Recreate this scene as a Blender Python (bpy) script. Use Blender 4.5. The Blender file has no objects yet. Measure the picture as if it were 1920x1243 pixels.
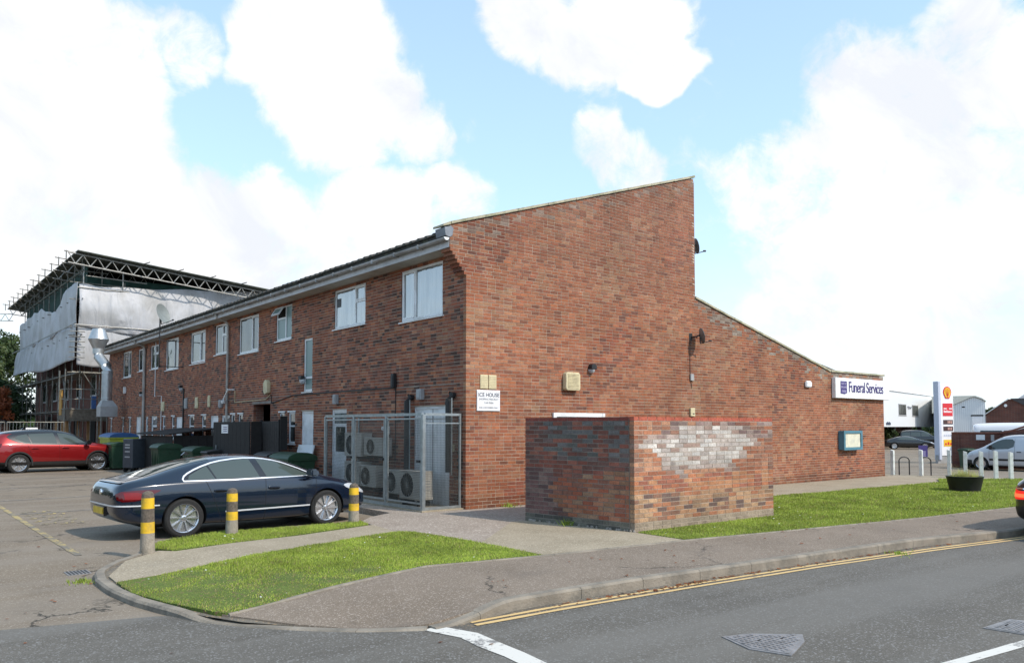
import bpy, bmesh, math, random
import numpy as np
from mathutils import Vector, Matrix
random.seed(7); rng = np.random.default_rng(7)
S = bpy.context.scene
COL = S.collection
PI = math.pi

# ------------------------------------------------------------------ camera
cam_d = bpy.data.cameras.new('camera'); cam = bpy.data.objects.new('camera', cam_d); COL.objects.link(cam)
cam.location = (-9.630, -13.394, 1.70)
cam.rotation_euler = (PI/2 + math.atan(75/1490), 0, math.atan2(0.77676, 0.62980) - PI/2)
cam_d.sensor_width = 36; cam_d.lens = 36*1490/1920; cam_d.shift_y = 103.5/1920
cam_d.clip_start = 0.1; cam_d.clip_end = 3000
S.camera = cam
# ------------------------------------------------------------------ colour management
S.view_settings.view_transform = 'Standard'; S.view_settings.look = 'None'
S.view_settings.gamma = 1.0; S.view_settings.use_curve_mapping = False
S.view_settings.exposure = 0.40
# ------------------------------------------------------------------ sun
SUN_EL = math.radians(43); SUN_AZ = (0.30, -0.954)          # towards the sun
sd = bpy.data.lights.new('sun', 'SUN'); sun = bpy.data.objects.new('sun', sd); COL.objects.link(sun)
sd.energy = 3.0; sd.angle = math.radians(1.5); sd.color = (1.0, 0.91, 0.79)
tosun = Vector((SUN_AZ[0]*math.cos(SUN_EL), SUN_AZ[1]*math.cos(SUN_EL), math.sin(SUN_EL))).normalized()
sun.rotation_euler = tosun.to_track_quat('Z', 'Y').to_euler(); sun.location = (0, -20, 30)
# ------------------------------------------------------------------ sky with clouds
W = bpy.data.worlds.new('World'); S.world = W; W.use_nodes = True
nt = W.node_tree; N = nt.nodes; L = nt.links; N.clear()
def nn(t, **k):
    n = N.new(t)
    for a, b in k.items(): setattr(n, a, b)
    return n
def sk(x, node, i):
    if isinstance(x, (int, float)): node.inputs[i].default_value = x
    elif isinstance(x, (tuple, list)): node.inputs[i].default_value = x
    else: L.new(x, node.inputs[i])
def M(op, a, b=None, c=None):
    n = nn('ShaderNodeMath', operation=op); sk(a, n, 0)
    if b is not None: sk(b, n, 1)
    if c is not None: sk(c, n, 2)
    return n.outputs[0]
def VM(op, a, b=None):
    n = nn('ShaderNodeVectorMath', operation=op); sk(a, n, 0)
    if b is not None: sk(b, n, 1)
    return n
out = nn('ShaderNodeOutputWorld'); bg = nn('ShaderNodeBackground'); L.new(bg.outputs[0], out.inputs[0])
sky = nn('ShaderNodeTexSky', sky_type='NISHITA', sun_disc=False, sun_elevation=SUN_EL,
         sun_rotation=math.atan2(SUN_AZ[0], SUN_AZ[1]))
sky.air_density = 1.0; sky.dust_density = 0.7; sky.ozone_density = 1.6
tc = nn('ShaderNodeTexCoord'); d = VM('NORMALIZE', tc.outputs['Generated']).outputs[0]
def noise(vec, scale, detail=6, rough=.55, dist=0.0):
    n = nn('ShaderNodeTexNoise'); L.new(vec, n.inputs['Vector']); n.inputs['Scale'].default_value = scale
    n.inputs['Detail'].default_value = detail; n.inputs['Roughness'].default_value = rough
    n.inputs['Distortion'].default_value = dist
    return n
sep = nn('ShaderNodeSeparateXYZ'); L.new(d, sep.inputs[0])
wob = noise(d, 3.2, 5, .6)
wv = VM('SUBTRACT', wob.outputs['Color'], (.5, .5, .5)).outputs[0]
wvs = nn('ShaderNodeVectorMath', operation='SCALE'); L.new(wv, wvs.inputs[0]); wvs.inputs['Scale'].default_value = .16
dw = VM('NORMALIZE', VM('ADD', d, wvs.outputs[0]).outputs[0]).outputs[0]
# cloud heaps: direction, inner and outer angular radius (rad)
HEAPS = [(0.123,0.921,0.370,0.071,0.147,1.10), (0.158,0.941,0.300,0.057,0.130,1.10), (0.119,0.965,0.235,0.050,0.112,1.00),
         (0.222,0.943,0.249,0.030,0.089,0.95), (0.304,0.923,0.234,0.037,0.093,1.00), (0.223,0.960,0.168,0.078,0.150,1.00),
         (0.377,0.898,0.228,0.044,0.095,1.00), (0.132,0.976,0.171,0.034,0.114,0.95), (0.471,0.849,0.240,0.052,0.104,1.00),
         (0.539,0.799,0.267,0.033,0.072,0.80), (0.349,0.923,0.164,0.095,0.158,1.00), (0.384,0.818,0.427,0.066,0.111,1.15),
         (0.415,0.826,0.383,0.049,0.099,1.10), (0.491,0.796,0.354,0.019,0.057,0.80), (0.536,0.762,0.362,0.010,0.044,0.70),
         (0.330,0.837,0.436,0.035,0.071,1.00), (0.245,0.875,0.418,0.006,0.046,0.70), (0.566,0.669,0.482,0.030,0.078,1.10),
         (0.630,0.614,0.475,0.054,0.096,1.15), (0.675,0.583,0.452,0.030,0.057,1.10), (0.704,0.575,0.418,0.009,0.034,0.90),
         (0.665,0.641,0.382,0.009,0.038,0.80), (0.680,0.647,0.346,0.006,0.044,0.62), (0.707,0.638,0.307,0.013,0.045,0.60),
         (0.818,0.501,0.283,0.043,0.098,0.90), (0.844,0.412,0.343,0.047,0.111,1.00), (0.892,0.367,0.265,0.098,0.173,1.05),
         (0.885,0.300,0.357,0.038,0.092,0.85), (0.851,0.321,0.416,0.027,0.059,0.80), (0.808,0.441,0.391,0.012,0.053,0.75),
         (0.870,0.453,0.195,0.061,0.122,0.95), (0.823,0.519,0.231,0.019,0.069,0.65), (0.912,0.385,0.141,0.053,0.118,0.80),
         (0.843,0.519,0.145,0.025,0.082,0.60), (0.930,0.321,0.181,0.051,0.102,0.90)]
m = None
for (x, y, z, ri, ro, amp) in HEAPS:
    dt = VM('DOT_PRODUCT', dw, (x, y, z)).outputs['Value']
    mr = nn('ShaderNodeMapRange', interpolation_type='SMOOTHSTEP')
    L.new(dt, mr.inputs[0]); mr.inputs[1].default_value = math.cos(ro); mr.inputs[2].default_value = math.cos(ri)
    mr.inputs[3].default_value = 0; mr.inputs[4].default_value = amp
    m = mr.outputs[0] if m is None else M('MAXIMUM', m, mr.outputs[0])
big = noise(d, 2.1, 3, .5)                                       # clouds of the rest of the sky
base = M('MULTIPLY', M('SUBTRACT', big.outputs['Fac'], .50), 2.2)
dist = VM('DOT_PRODUCT', d, (.63, .745, .22)).outputs['Value']
inview = nn('ShaderNodeMapRange', interpolation_type='SMOOTHSTEP'); L.new(dist, inview.inputs[0])
inview.inputs[1].default_value = .66; inview.inputs[2].default_value = .80
bmask = M('MULTIPLY', base, M('SUBTRACT', 1.0, inview.outputs[0]))
m = M('MAXIMUM', m, bmask)
f1 = noise(d, 9.0, 9, .62, .25)
f2 = noise(d, 21.0, 9, .68, .6)
dens = M('ADD', M('ADD', m, M('MULTIPLY', M('SUBTRACT', f1.outputs['Fac'], .53), 2.1)), M('MULTIPLY', M('SUBTRACT', f2.outputs['Fac'], .5), 1.25))
dm = nn('ShaderNodeMapRange', interpolation_type='SMOOTHSTEP'); L.new(dens, dm.inputs[0])
dm.inputs[1].default_value = .17; dm.inputs[2].default_value = .92
hz = nn('ShaderNodeMapRange', interpolation_type='SMOOTHSTEP'); L.new(sep.outputs[2], hz.inputs[0])   # veil near the horizon
hz.inputs[1].default_value = .30; hz.inputs[2].default_value = .0; hz.inputs[3].default_value = .0; hz.inputs[4].default_value = .55
cl = M('MAXIMUM', dm.outputs[0], 0.0)
cl2 = M('SUBTRACT', 1.0, M('MULTIPLY', M('SUBTRACT', 1.0, cl), M('SUBTRACT', 1.0, hz.outputs[0])))
g1 = noise(d, 6.5, 8, .6, .5)
gr = nn('ShaderNodeMapRange'); L.new(g1.outputs['Fac'], gr.inputs[0])
gr.inputs[1].default_value = .44; gr.inputs[2].default_value = .64
cc = nn('ShaderNodeMixRGB'); L.new(gr.outputs[0], cc.inputs[0])
cc.inputs[1].default_value = (5.6, 5.62, 5.7, 1); cc.inputs[2].default_value = (4.55, 4.72, 5.05, 1)
skyc = nn('ShaderNodeMixRGB', blend_type='MULTIPLY'); skyc.inputs[0].default_value = 1
L.new(sky.outputs[0], skyc.inputs[1]); skyc.inputs[2].default_value = (1.0, 1.0, 1.0, 1)
vf = nn('ShaderNodeMapRange'); L.new(sep.outputs[2], vf.inputs[0]); vf.inputs[1].default_value = .15; vf.inputs[2].default_value = .55; vf.inputs[3].default_value = .36; vf.inputs[4].default_value = .27
veil = nn('ShaderNodeMixRGB'); L.new(vf.outputs[0], veil.inputs[0])                             # thin bright veil over the blue
L.new(skyc.outputs[0], veil.inputs[1]); veil.inputs[2].default_value = (6.0, 8.6, 10.6, 1)
mx = nn('ShaderNodeMixRGB'); L.new(cl2, mx.inputs[0]); L.new(veil.outputs[0], mx.inputs[1]); L.new(cc.outputs[0], mx.inputs[2])
L.new(mx.outputs[0], bg.inputs[0]); bg.inputs[1].default_value = 0.15

# ------------------------------------------------------------------ helpers
def link(o, parent=None):
    COL.objects.link(o)
    if parent is not None: o.parent = parent
    return o
def tag(o, label=None, cat=None, group=None, kind=None):
    if label: o['label'] = label
    if cat: o['category'] = cat
    if group: o['group'] = group
    if kind: o['kind'] = kind
    return o
def empty(name, loc=(0, 0, 0), rz=0, label=None, cat=None, group=None):
    o = bpy.data.objects.new(name, None); o.empty_display_size = .2; COL.objects.link(o)
    o.location = loc; o.rotation_euler = (0, 0, rz)
    return tag(o, label, cat, group)
class MB:
    """collects vertices and faces of one part"""
    def __init__(s): s.v = []; s.f = []
    def add(s, v, f):
        n = len(s.v); s.v += [tuple(p) for p in v]; s.f += [tuple(i+n for i in q) for q in f]; return s
    def box(s, x0, x1, y0, y1, z0, z1):
        v = [(x0,y0,z0),(x1,y0,z0),(x1,y1,z0),(x0,y1,z0),(x0,y0,z1),(x1,y0,z1),(x1,y1,z1),(x0,y1,z1)]
        return s.add(v, [(0,3,2,1),(4,5,6,7),(0,1,5,4),(1,2,6,5),(2,3,7,6),(3,0,4,7)])
    def bar(s, p, q, w=.03, h=None):
        p = Vector(p); q = Vector(q); h = h or w; a = (q-p).normalized()
        up = Vector((0,0,1)) if abs(a.z) < .95 else Vector((1,0,0))
        sx = a.cross(up).normalized()*w/2; sy = a.cross(sx).normalized()*h/2
        v = [p-sx-sy,p+sx-sy,p+sx+sy,p-sx+sy,q-sx-sy,q+sx-sy,q+sx+sy,q-sx+sy]
        return s.add(v, [(0,3,2,1),(4,5,6,7),(0,1,5,4),(1,2,6,5),(2,3,7,6),(3,0,4,7)])
    def tube(s, pts, r, seg=8, cap=True):
        pts = [Vector(p) for p in pts]; rs = r if isinstance(r, (list, tuple)) else [r]*len(pts); rings = []
        for i, p in enumerate(pts):
            a = (pts[min(i+1, len(pts)-1)] - pts[max(i-1, 0)]).normalized()
            up = Vector((0,0,1)) if abs(a.z) < .9 else Vector((1,0,0))
            x = a.cross(up).normalized(); y = a.cross(x).normalized()
            rings.append([p + (x*math.cos(t) + y*math.sin(t))*rs[i] for t in [2*PI*k/seg for k in range(seg)]])
        v = [q for r_ in rings for q in r_]; f = []
        for i in range(len(pts)-1):
            for k in range(seg):
                a = i*seg+k; b = i*seg+(k+1) % seg; f.append((a, b, b+seg, a+seg))
        if cap: f.append(tuple(range(seg))[::-1]); f.append(tuple(range((len(pts)-1)*seg, len(pts)*seg)))
        return s.add(v, f)
    def lathe(s, prof, seg=20, c=(0,0,0), axis='z', sx=1, sy=1):
        v = []; f = []
        for (r, h) in prof:
            for k in range(seg):
                t = 2*PI*k/seg; x, y = r*math.cos(t)*sx, r*math.sin(t)*sy
                p = (x, y, h) if axis == 'z' else ((x, h, y) if axis == 'y' else (h, x, y))
                v.append((p[0]+c[0], p[1]+c[1], p[2]+c[2]))
        for i in range(len(prof)-1):
            for k in range(seg):
                a = i*seg+k; b = i*seg+(k+1) % seg; f.append((a, b, b+seg, a+seg))
        if prof[0][0] > 1e-5: f.append(tuple(range(seg))[::-1])
        if prof[-1][0] > 1e-5: f.append(tuple(range((len(prof)-1)*seg, len(prof)*seg)))
        return s.add(v, f)
    def prism(s, poly, y0, y1, plane='xz'):
        n = len(poly)
        def P(p, t):
            return {'xz': (p[0], t, p[1]), 'xy': (p[0], p[1], t), 'yz': (t, p[0], p[1])}[plane]
        v = [P(p, y0) for p in poly] + [P(p, y1) for p in poly]
        f = [tuple(range(n)), tuple(range(2*n-1, n-1, -1))] + [(i, i+n, (i+1) % n+n, (i+1) % n) for i in range(n)]
        return s.add(v, f)
    def build(s, name, mat, parent=None, smooth=False, bevel=0, recalc=True, autosm=False):
        me = bpy.data.meshes.new(name); me.from_pydata(s.v, [], s.f)
        if recalc:
            bm = bmesh.new(); bm.from_mesh(me); bmesh.ops.recalc_face_normals(bm, faces=bm.faces)
            if bevel: bmesh.ops.bevel(bm, geom=bm.edges[:], offset=bevel, segments=2 if bevel > .02 else 1, affect='EDGES', clamp_overlap=True)
            bm.to_mesh(me); bm.free()
        if mat: me.materials.append(mat)
        if smooth or autosm:
            me.polygons.foreach_set('use_smooth', [True]*len(me.polygons))
            if autosm:
                try: me.set_sharp_from_angle(angle=math.radians(35))
                except Exception: pass
        o = bpy.data.objects.new(name, me); return link(o, parent)
def copy_tree(o, parent=None):
    c = o.copy(); COL.objects.link(c); c.parent = parent
    c.matrix_parent_inverse = o.matrix_parent_inverse.copy()
    for ch in list(o.children): copy_tree(ch, c)
    return c
def share(me, name, parent, loc, rz=0, scale=(1, 1, 1)):
    o = bpy.data.objects.new(name, me); link(o, parent); o.location = loc; o.rotation_euler = (0, 0, rz); o.scale = scale
    return o
def ss(t): t = min(1, max(0, t)); return t*t*(3-2*t)
# the lie of the land: road level near the camera, car park rising a little to the back, land falling to the right
def gz(x, y):
    return -0.12 + 0.12*ss((y-4)/14)*ss((8-x)/8) - 0.38*ss((x-20)/14)

# ------------------------------------------------------------------ materials
def material(name):
    m = bpy.data.materials.new(name); m.use_nodes = True; t = m.node_tree
    return m, t, t.nodes['Principled BSDF']
def mat(name, col, rough=.6, metal=0.0, var=.12, scale=8.0, bump=0.0, bscale=None, spec=.5, coat=0.0, dirt=None, dscale=1.5, detail=4, alpha=1):
    """plain colour with noise variation in object space and optional relief and dirt"""
    m, t, b = material(name); n = t.nodes; l = t.links
    b.inputs['Roughness'].default_value = rough; b.inputs['Metallic'].default_value = metal
    b.inputs['Specular IOR Level'].default_value = spec; b.inputs['Coat Weight'].default_value = coat
    b.inputs['Coat Roughness'].default_value = .03
    tcn = n.new('ShaderNodeTexCoord'); no = n.new('ShaderNodeTexNoise'); l.new(tcn.outputs['Object'], no.inputs['Vector'])
    no.inputs['Scale'].default_value = scale; no.inputs['Detail'].default_value = detail
    mr = n.new('ShaderNodeMapRange'); l.new(no.outputs['Fac'], mr.inputs[0]); mr.inputs[1].default_value = .3; mr.inputs[2].default_value = .7
    mr.inputs[3].default_value = 1-var; mr.inputs[4].default_value = 1+var
    mu = n.new('ShaderNodeVectorMath'); mu.operation = 'SCALE'; mu.inputs[0].default_value = col[:3]; l.new(mr.outputs[0], mu.inputs['Scale'])
    last = mu.outputs[0]
    if dirt:
        n2 = n.new('ShaderNodeTexNoise'); l.new(tcn.outputs['Object'], n2.inputs['Vector']); n2.inputs['Scale'].default_value = dscale
        n2.inputs['Detail'].default_value = 8; n2.inputs['Roughness'].default_value = .65
        r2 = n.new('ShaderNodeMapRange'); l.new(n2.outputs['Fac'], r2.inputs[0]); r2.inputs[1].default_value = .48; r2.inputs[2].default_value = .70
        mx = n.new('ShaderNodeMixRGB'); l.new(r2.outputs[0], mx.inputs[0]); l.new(last, mx.inputs[1]); mx.inputs[2].default_value = (*dirt, 1); last = mx.outputs[0]
    l.new(last, b.inputs['Base Color'])
    if bump:
        bn = n.new('ShaderNodeTexNoise'); l.new(tcn.outputs['Object'], bn.inputs['Vector']); bn.inputs['Scale'].default_value = bscale or scale*4; bn.inputs['Detail'].default_value = 5
        bp = n.new('ShaderNodeBump'); bp.inputs['Strength'].default_value = bump; bp.inputs['Distance'].default_value = .02
        l.new(bn.outputs['Fac'], bp.inputs['Height']); l.new(bp.outputs[0], b.inputs['Normal'])
    return m
def ground_mat(name, c1, c2, speck, speck_amt, fine=75, big=.35, bump=.35, stain=(.03,.03,.03), crack=False, rough=.9, streak=None):
    m, t, b = material(name); n = t.nodes; l = t.links; b.inputs['Roughness'].default_value = rough
    b.inputs['Specular IOR Level'].default_value = .25
    g = n.new('ShaderNodeNewGeometry'); P = g.outputs['Position']
    def no(sc, det=4, ro=.55):
        x = n.new('ShaderNodeTexNoise'); l.new(P, x.inputs['Vector']); x.inputs['Scale'].default_value = sc; x.inputs['Detail'].default_value = det; x.inputs['Roughness'].default_value = ro; return x
    def ramp(s, a, c, lo=0, hi=1):
        r = n.new('ShaderNodeMapRange'); l.new(s, r.inputs[0]); r.inputs[1].default_value = a; r.inputs[2].default_value = c; r.inputs[3].default_value = lo; r.inputs[4].default_value = hi; return r.outputs[0]
    def mix(f, a, c, bt='MIX'):
        x = n.new('ShaderNodeMixRGB'); x.blend_type = bt
        if isinstance(f, float): x.inputs[0].default_value = f
        else: l.new(f, x.inputs[0])
        for i, q in ((1, a), (2, c)):
            if isinstance(q, tuple): x.inputs[i].default_value = (*q[:3], 1)
            else: l.new(q, x.inputs[i])
        return x.outputs[0]
    a = mix(ramp(no(big, 5, .6).outputs['Fac'], .38, .62), c1, c2)
    f = no(fine, 2, .7).outputs['Fac']
    gf = ramp(f, .3, .7, .62, 1.38)
    sc = n.new('ShaderNodeVectorMath'); sc.operation = 'SCALE'; l.new(a, sc.inputs[0]); l.new(gf, sc.inputs['Scale']); a = sc.outputs[0]
    v = n.new('ShaderNodeTexVoronoi'); l.new(P, v.inputs['Vector']); v.inputs['Scale'].default_value = fine*.75
    sepc = n.new('ShaderNodeSeparateColor'); l.new(v.outputs['Color'], sepc.inputs[0])
    sp = n.new('ShaderNodeMath'); sp.operation = 'GREATER_THAN'; l.new(sepc.outputs[0], sp.inputs[0]); sp.inputs[1].default_value = 1-speck_amt
    a = mix(sp.outputs[0], a, speck)
    s2 = n.new('ShaderNodeMath'); s2.operation = 'MULTIPLY'; l.new(ramp(no(.9, 8, .7).outputs['Fac'], .55, .75), s2.inputs[0]); s2.inputs[1].default_value = .5
    a = mix(s2.outputs[0], a, stain)
    if streak:
        mp = n.new('ShaderNodeMapping'); l.new(P, mp.inputs['Vector']); mp.inputs['Rotation'].default_value = (0,0,math.radians(7)); mp.inputs['Scale'].default_value = (.10,1.3,1)
        sn = n.new('ShaderNodeTexNoise'); l.new(mp.outputs[0], sn.inputs['Vector']); sn.inputs['Scale'].default_value = 1.0; sn.inputs['Detail'].default_value = 5; sn.inputs['Roughness'].default_value = .6
        sf = n.new('ShaderNodeMath'); sf.operation = 'MULTIPLY'; l.new(ramp(sn.outputs['Fac'], .42, .62), sf.inputs[0]); sf.inputs[1].default_value = .55
        a = mix(sf.outputs[0], a, streak)
    if crack:
        wv = no(1.3, 6, .7); vm = n.new('ShaderNodeVectorMath'); vm.operation = 'MULTIPLY_ADD'
        l.new(wv.outputs['Color'], vm.inputs[0]); vm.inputs[1].default_value = (.9,.9,.9); l.new(P, vm.inputs[2])
        vc = n.new('ShaderNodeTexVoronoi'); vc.feature = 'DISTANCE_TO_EDGE'; l.new(vm.outputs[0], vc.inputs['Vector']); vc.inputs['Scale'].default_value = .42
        cr = ramp(vc.outputs['Distance'], .0, .012, 1, 0)
        gate = ramp(no(.5, 2).outputs['Fac'], .52, .58)
        mm = n.new('ShaderNodeMath'); mm.operation = 'MULTIPLY'; l.new(cr, mm.inputs[0]); l.new(gate, mm.inputs[1])
        a = mix(mm.outputs[0], a, (.02,.02,.018))
    l.new(a, b.inputs['Base Color'])
    bp = n.new('ShaderNodeBump'); bp.inputs['Strength'].default_value = bump; bp.inputs['Distance'].default_value = .006; l.new(f, bp.inputs['Height']); l.new(bp.outputs[0], b.inputs['Normal'])
    return m
def glass(name, col, rough=.02, ior=1.9):
    m, t, b = material(name); b.inputs['Base Color'].default_value = (*col, 1); b.inputs['Roughness'].default_value = rough
    b.inputs['IOR'].default_value = ior; b.inputs['Specular IOR Level'].default_value = .5
    n = t.nodes; l = t.links; g = n.new('ShaderNodeNewGeometry'); x = n.new('ShaderNodeTexNoise'); l.new(g.outputs['Position'], x.inputs['Vector']); x.inputs['Scale'].default_value = 1.6; x.inputs['Detail'].default_value = 2
    bp = n.new('ShaderNodeBump'); bp.inputs['Strength'].default_value = .35 if 'window' in name else .12; bp.inputs['Distance'].default_value = .03; l.new(x.outputs['Fac'], bp.inputs['Height']); l.new(bp.outputs[0], b.inputs['Normal'])
    return m
def paint(name, col, metal=.35, rough=.32, coat=1.0):
    m, t, b = material(name); b.inputs['Base Color'].default_value = (*col, 1); b.inputs['Metallic'].default_value = metal
    b.inputs['Roughness'].default_value = rough; b.inputs['Coat Weight'].default_value = coat; b.inputs['Coat Roughness'].default_value = .02
    n = t.nodes; l = t.links; tcn = n.new('ShaderNodeTexCoord'); no = n.new('ShaderNodeTexNoise'); l.new(tcn.outputs['Object'], no.inputs['Vector'])
    no.inputs['Scale'].default_value = 3; no.inputs['Detail'].default_value = 6
    mr = n.new('ShaderNodeMapRange'); l.new(no.outputs['Fac'], mr.inputs[0]); mr.inputs[1].default_value = .35; mr.inputs[2].default_value = .75; mr.inputs[3].default_value = .02; mr.inputs[4].default_value = .10
    l.new(mr.outputs[0], b.inputs['Coat Roughness'])
    return m
def emit(name, col, s):
    m, t, b = material(name); b.inputs['Base Color'].default_value = (*col, 1); b.inputs['Emission Color'].default_value = (*col, 1); b.inputs['Emission Strength'].default_value = s
    return m
# brick: colour from the brick's own attribute times its object colour
def brick_mat(name, bump=.5):
    m, t, b = material(name); n = t.nodes; l = t.links; b.inputs['Roughness'].default_value = .88; b.inputs['Specular IOR Level'].default_value = .2
    at = n.new('ShaderNodeAttribute'); at.attribute_name = 'Col'; oi = n.new('ShaderNodeObjectInfo')
    mu = n.new('ShaderNodeMixRGB'); mu.blend_type = 'MULTIPLY'; mu.inputs[0].default_value = 1; l.new(at.outputs['Color'], mu.inputs[1]); l.new(oi.outputs['Color'], mu.inputs[2])
    g = n.new('ShaderNodeNewGeometry')
    def no(sc, det, lo, hi):
        x = n.new('ShaderNodeTexNoise'); l.new(g.outputs['Position'], x.inputs['Vector']); x.inputs['Scale'].default_value = sc; x.inputs['Detail'].default_value = det
        r = n.new('ShaderNodeMapRange'); l.new(x.outputs['Fac'], r.inputs[0]); r.inputs[1].default_value = .3; r.inputs[2].default_value = .7; r.inputs[3].default_value = lo; r.inputs[4].default_value = hi
        return x, r.outputs[0]
    x1, r1 = no(45, 4, .72, 1.25); x2, r2 = no(.8, 5, .80, 1.16); x3, r3 = no(9, 3, .85, 1.12)
    a = n.new('ShaderNodeMath'); a.operation = 'MULTIPLY'; l.new(r1, a.inputs[0]); l.new(r2, a.inputs[1])
    c = n.new('ShaderNodeMath'); c.operation = 'MULTIPLY'; l.new(a.outputs[0], c.inputs[0]); l.new(r3, c.inputs[1])
    sc = n.new('ShaderNodeVectorMath'); sc.operation = 'SCALE'; l.new(mu.outputs[0], sc.inputs[0]); l.new(c.outputs[0], sc.inputs['Scale'])
    l.new(sc.outputs[0], b.inputs['Base Color'])
    bp = n.new('ShaderNodeBump'); bp.inputs['Strength'].default_value = bump; bp.inputs['Distance'].default_value = .004; l.new(x1.outputs['Fac'], bp.inputs['Height']); l.new(bp.outputs[0], b.inputs['Normal'])
    return m
BRICK = brick_mat('brick')
MORTAR = mat('mortar', (.42,.35,.28), .95, var=.25, scale=2.5, dirt=(.28,.23,.19), dscale=.9)
MORTAR_D = mat('mortar_weathered', (.25,.22,.19), .95, var=.25, scale=2.5, dirt=(.10,.09,.085), dscale=1.1)
def flat_brick(name, c1, c2, mo, sx=1.0):
    """far brickwork whose joints are too small to see as geometry"""
    m, t, b = material(name); n = t.nodes; l = t.links; b.inputs['Roughness'].default_value = .9
    g = n.new('ShaderNodeNewGeometry'); sp = n.new('ShaderNodeSeparateXYZ'); l.new(g.outputs['Position'], sp.inputs[0])
    ad = n.new('ShaderNodeMath'); ad.operation = 'ADD'; l.new(sp.outputs[0], ad.inputs[0]); l.new(sp.outputs[1], ad.inputs[1])
    cb = n.new('ShaderNodeCombineXYZ'); l.new(ad.outputs[0], cb.inputs[0]); l.new(sp.outputs[2], cb.inputs[1])
    br = n.new('ShaderNodeTexBrick'); l.new(cb.outputs[0], br.inputs['Vector']); br.inputs['Scale'].default_value = 1.0
    br.inputs['Brick Width'].default_value = .225; br.inputs['Row Height'].default_value = .075; br.inputs['Mortar Size'].default_value = .006
    br.inputs['Color1'].default_value = (*c1, 1); br.inputs['Color2'].default_value = (*c2, 1); br.inputs['Mortar'].default_value = (*mo, 1)
    no = n.new('ShaderNodeTexNoise'); l.new(g.outputs['Position'], no.inputs['Vector']); no.inputs['Scale'].default_value = 1.2; no.inputs['Detail'].default_value = 6
    mr = n.new('ShaderNodeMapRange'); l.new(no.outputs['Fac'], mr.inputs[0]); mr.inputs[1].default_value = .3; mr.inputs[2].default_value = .7; mr.inputs[3].default_value = .75; mr.inputs[4].default_value = 1.2
    sc = n.new('ShaderNodeVectorMath'); sc.operation = 'SCALE'; l.new(br.outputs['Color'], sc.inputs[0]); l.new(mr.outputs[0], sc.inputs['Scale'])
    l.new(sc.outputs[0], b.inputs['Base Color']); return m
FBRICK = flat_brick('far_brick', (.27,.11,.07), (.17,.07,.05), (.25,.21,.18))
FBRICK_D = flat_brick('far_brick_brown', (.16,.055,.035), (.11,.04,.03), (.15,.11,.09))
UPVC = mat('white_plastic', (.78,.79,.80), .35, var=.04, scale=3, dirt=(.55,.55,.53), dscale=2.0)
WHITE = mat('white_paint', (.80,.80,.80), .5, var=.05, scale=4, dirt=(.6,.6,.58), dscale=2.5)
GREYP = mat('grey_plastic', (.33,.33,.33), .5, var=.10, scale=6, dirt=(.22,.22,.21))
PIPE = mat('pipe_grey', (.40,.38,.35), .5, var=.12, scale=4, dirt=(.25,.23,.21))
BLACKP = mat('black_plastic', (.016,.016,.017), .5, var=.2, scale=12)
RUBBER = mat('rubber', (.014,.014,.014), .85, var=.25, scale=20)
DARK = mat('dark_cavity', (.006,.006,.006), .9)
GALV = mat('galvanised_steel', (.38,.42,.43), .42, .75, var=.15, scale=14, dirt=(.30,.33,.33), dscale=5)
STEEL = mat('duct_steel', (.46,.48,.49), .42, .8, var=.12, scale=5, dirt=(.40,.42,.42), dscale=3)
SCAF = mat('scaffold_tube', (.22,.22,.20), .55, .6, var=.25, scale=6, dirt=(.14,.11,.08), dscale=4)
SCAFL = mat('lattice_tube', (.40,.40,.38), .45, .5, var=.18, scale=6, dirt=(.35,.33,.30), dscale=4)
CONC = mat('concrete_coping', (.40,.37,.27), .92, var=.22, scale=3.5, bump=.5, bscale=30, dirt=(.17,.18,.10), dscale=3.0)
LEAD = mat('lead_flashing', (.20,.22,.25), .55, .4, var=.18, scale=5, dirt=(.12,.13,.14), dscale=4)
TILE = mat('roof_tile', (.045,.043,.038), .9, var=.3, scale=5, bump=.5, bscale=20, dirt=(.09,.09,.055), dscale=4)
CREAM = mat('cream_plastic', (.62,.54,.34), .6, var=.08, scale=6, dirt=(.45,.38,.24), dscale=5)
ACGREY = mat('ac_casing', (.48,.46,.41), .5, var=.08, scale=5, dirt=(.32,.30,.27), dscale=3)
GLASS = glass('window_glass', (.030,.036,.038), .025, 1.68)
GLASS_B = glass('window_glass_blind', (.20,.225,.24), .02, 3.4)
def curtain(m, a, c, sc=6.0):
    t = m.node_tree; n = t.nodes; l = t.links; g = n.new('ShaderNodeNewGeometry'); mp = n.new('ShaderNodeMapping'); l.new(g.outputs['Position'], mp.inputs['Vector']); mp.inputs['Scale'].default_value = (1, 1, .10)
    x = n.new('ShaderNodeTexNoise'); l.new(mp.outputs[0], x.inputs['Vector']); x.inputs['Scale'].default_value = sc; x.inputs['Detail'].default_value = 4
    r = n.new('ShaderNodeValToRGB'); l.new(x.outputs['Fac'], r.inputs[0]); r.color_ramp.elements[0].position = .40; r.color_ramp.elements[1].position = .62
    r.color_ramp.elements[0].color = (*a, 1); r.color_ramp.elements[1].color = (*c, 1); l.new(r.outputs[0], m.node_tree.nodes['Principled BSDF'].inputs['Base Color'])
curtain(GLASS_B, (.13,.15,.16), (.30,.32,.32)); curtain(GLASS, (.012,.015,.016), (.085,.09,.085), 2.6)
GLASS_O = glass('obscured_glass', (.16,.24,.23), .35, 1.6)
GREEN = mat('green_plastic', (.016,.055,.026), .5, var=.18, scale=5, dirt=(.03,.05,.03), dscale=5)
WOODB = mat('black_boards', (.012,.010,.009), .8, var=.35, scale=9)
TIMBER = mat('raw_timber', (.36,.20,.09), .8, var=.25, scale=6)
CHROME = mat('chrome', (.85,.86,.88), .08, 1.0, var=.02)
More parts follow.
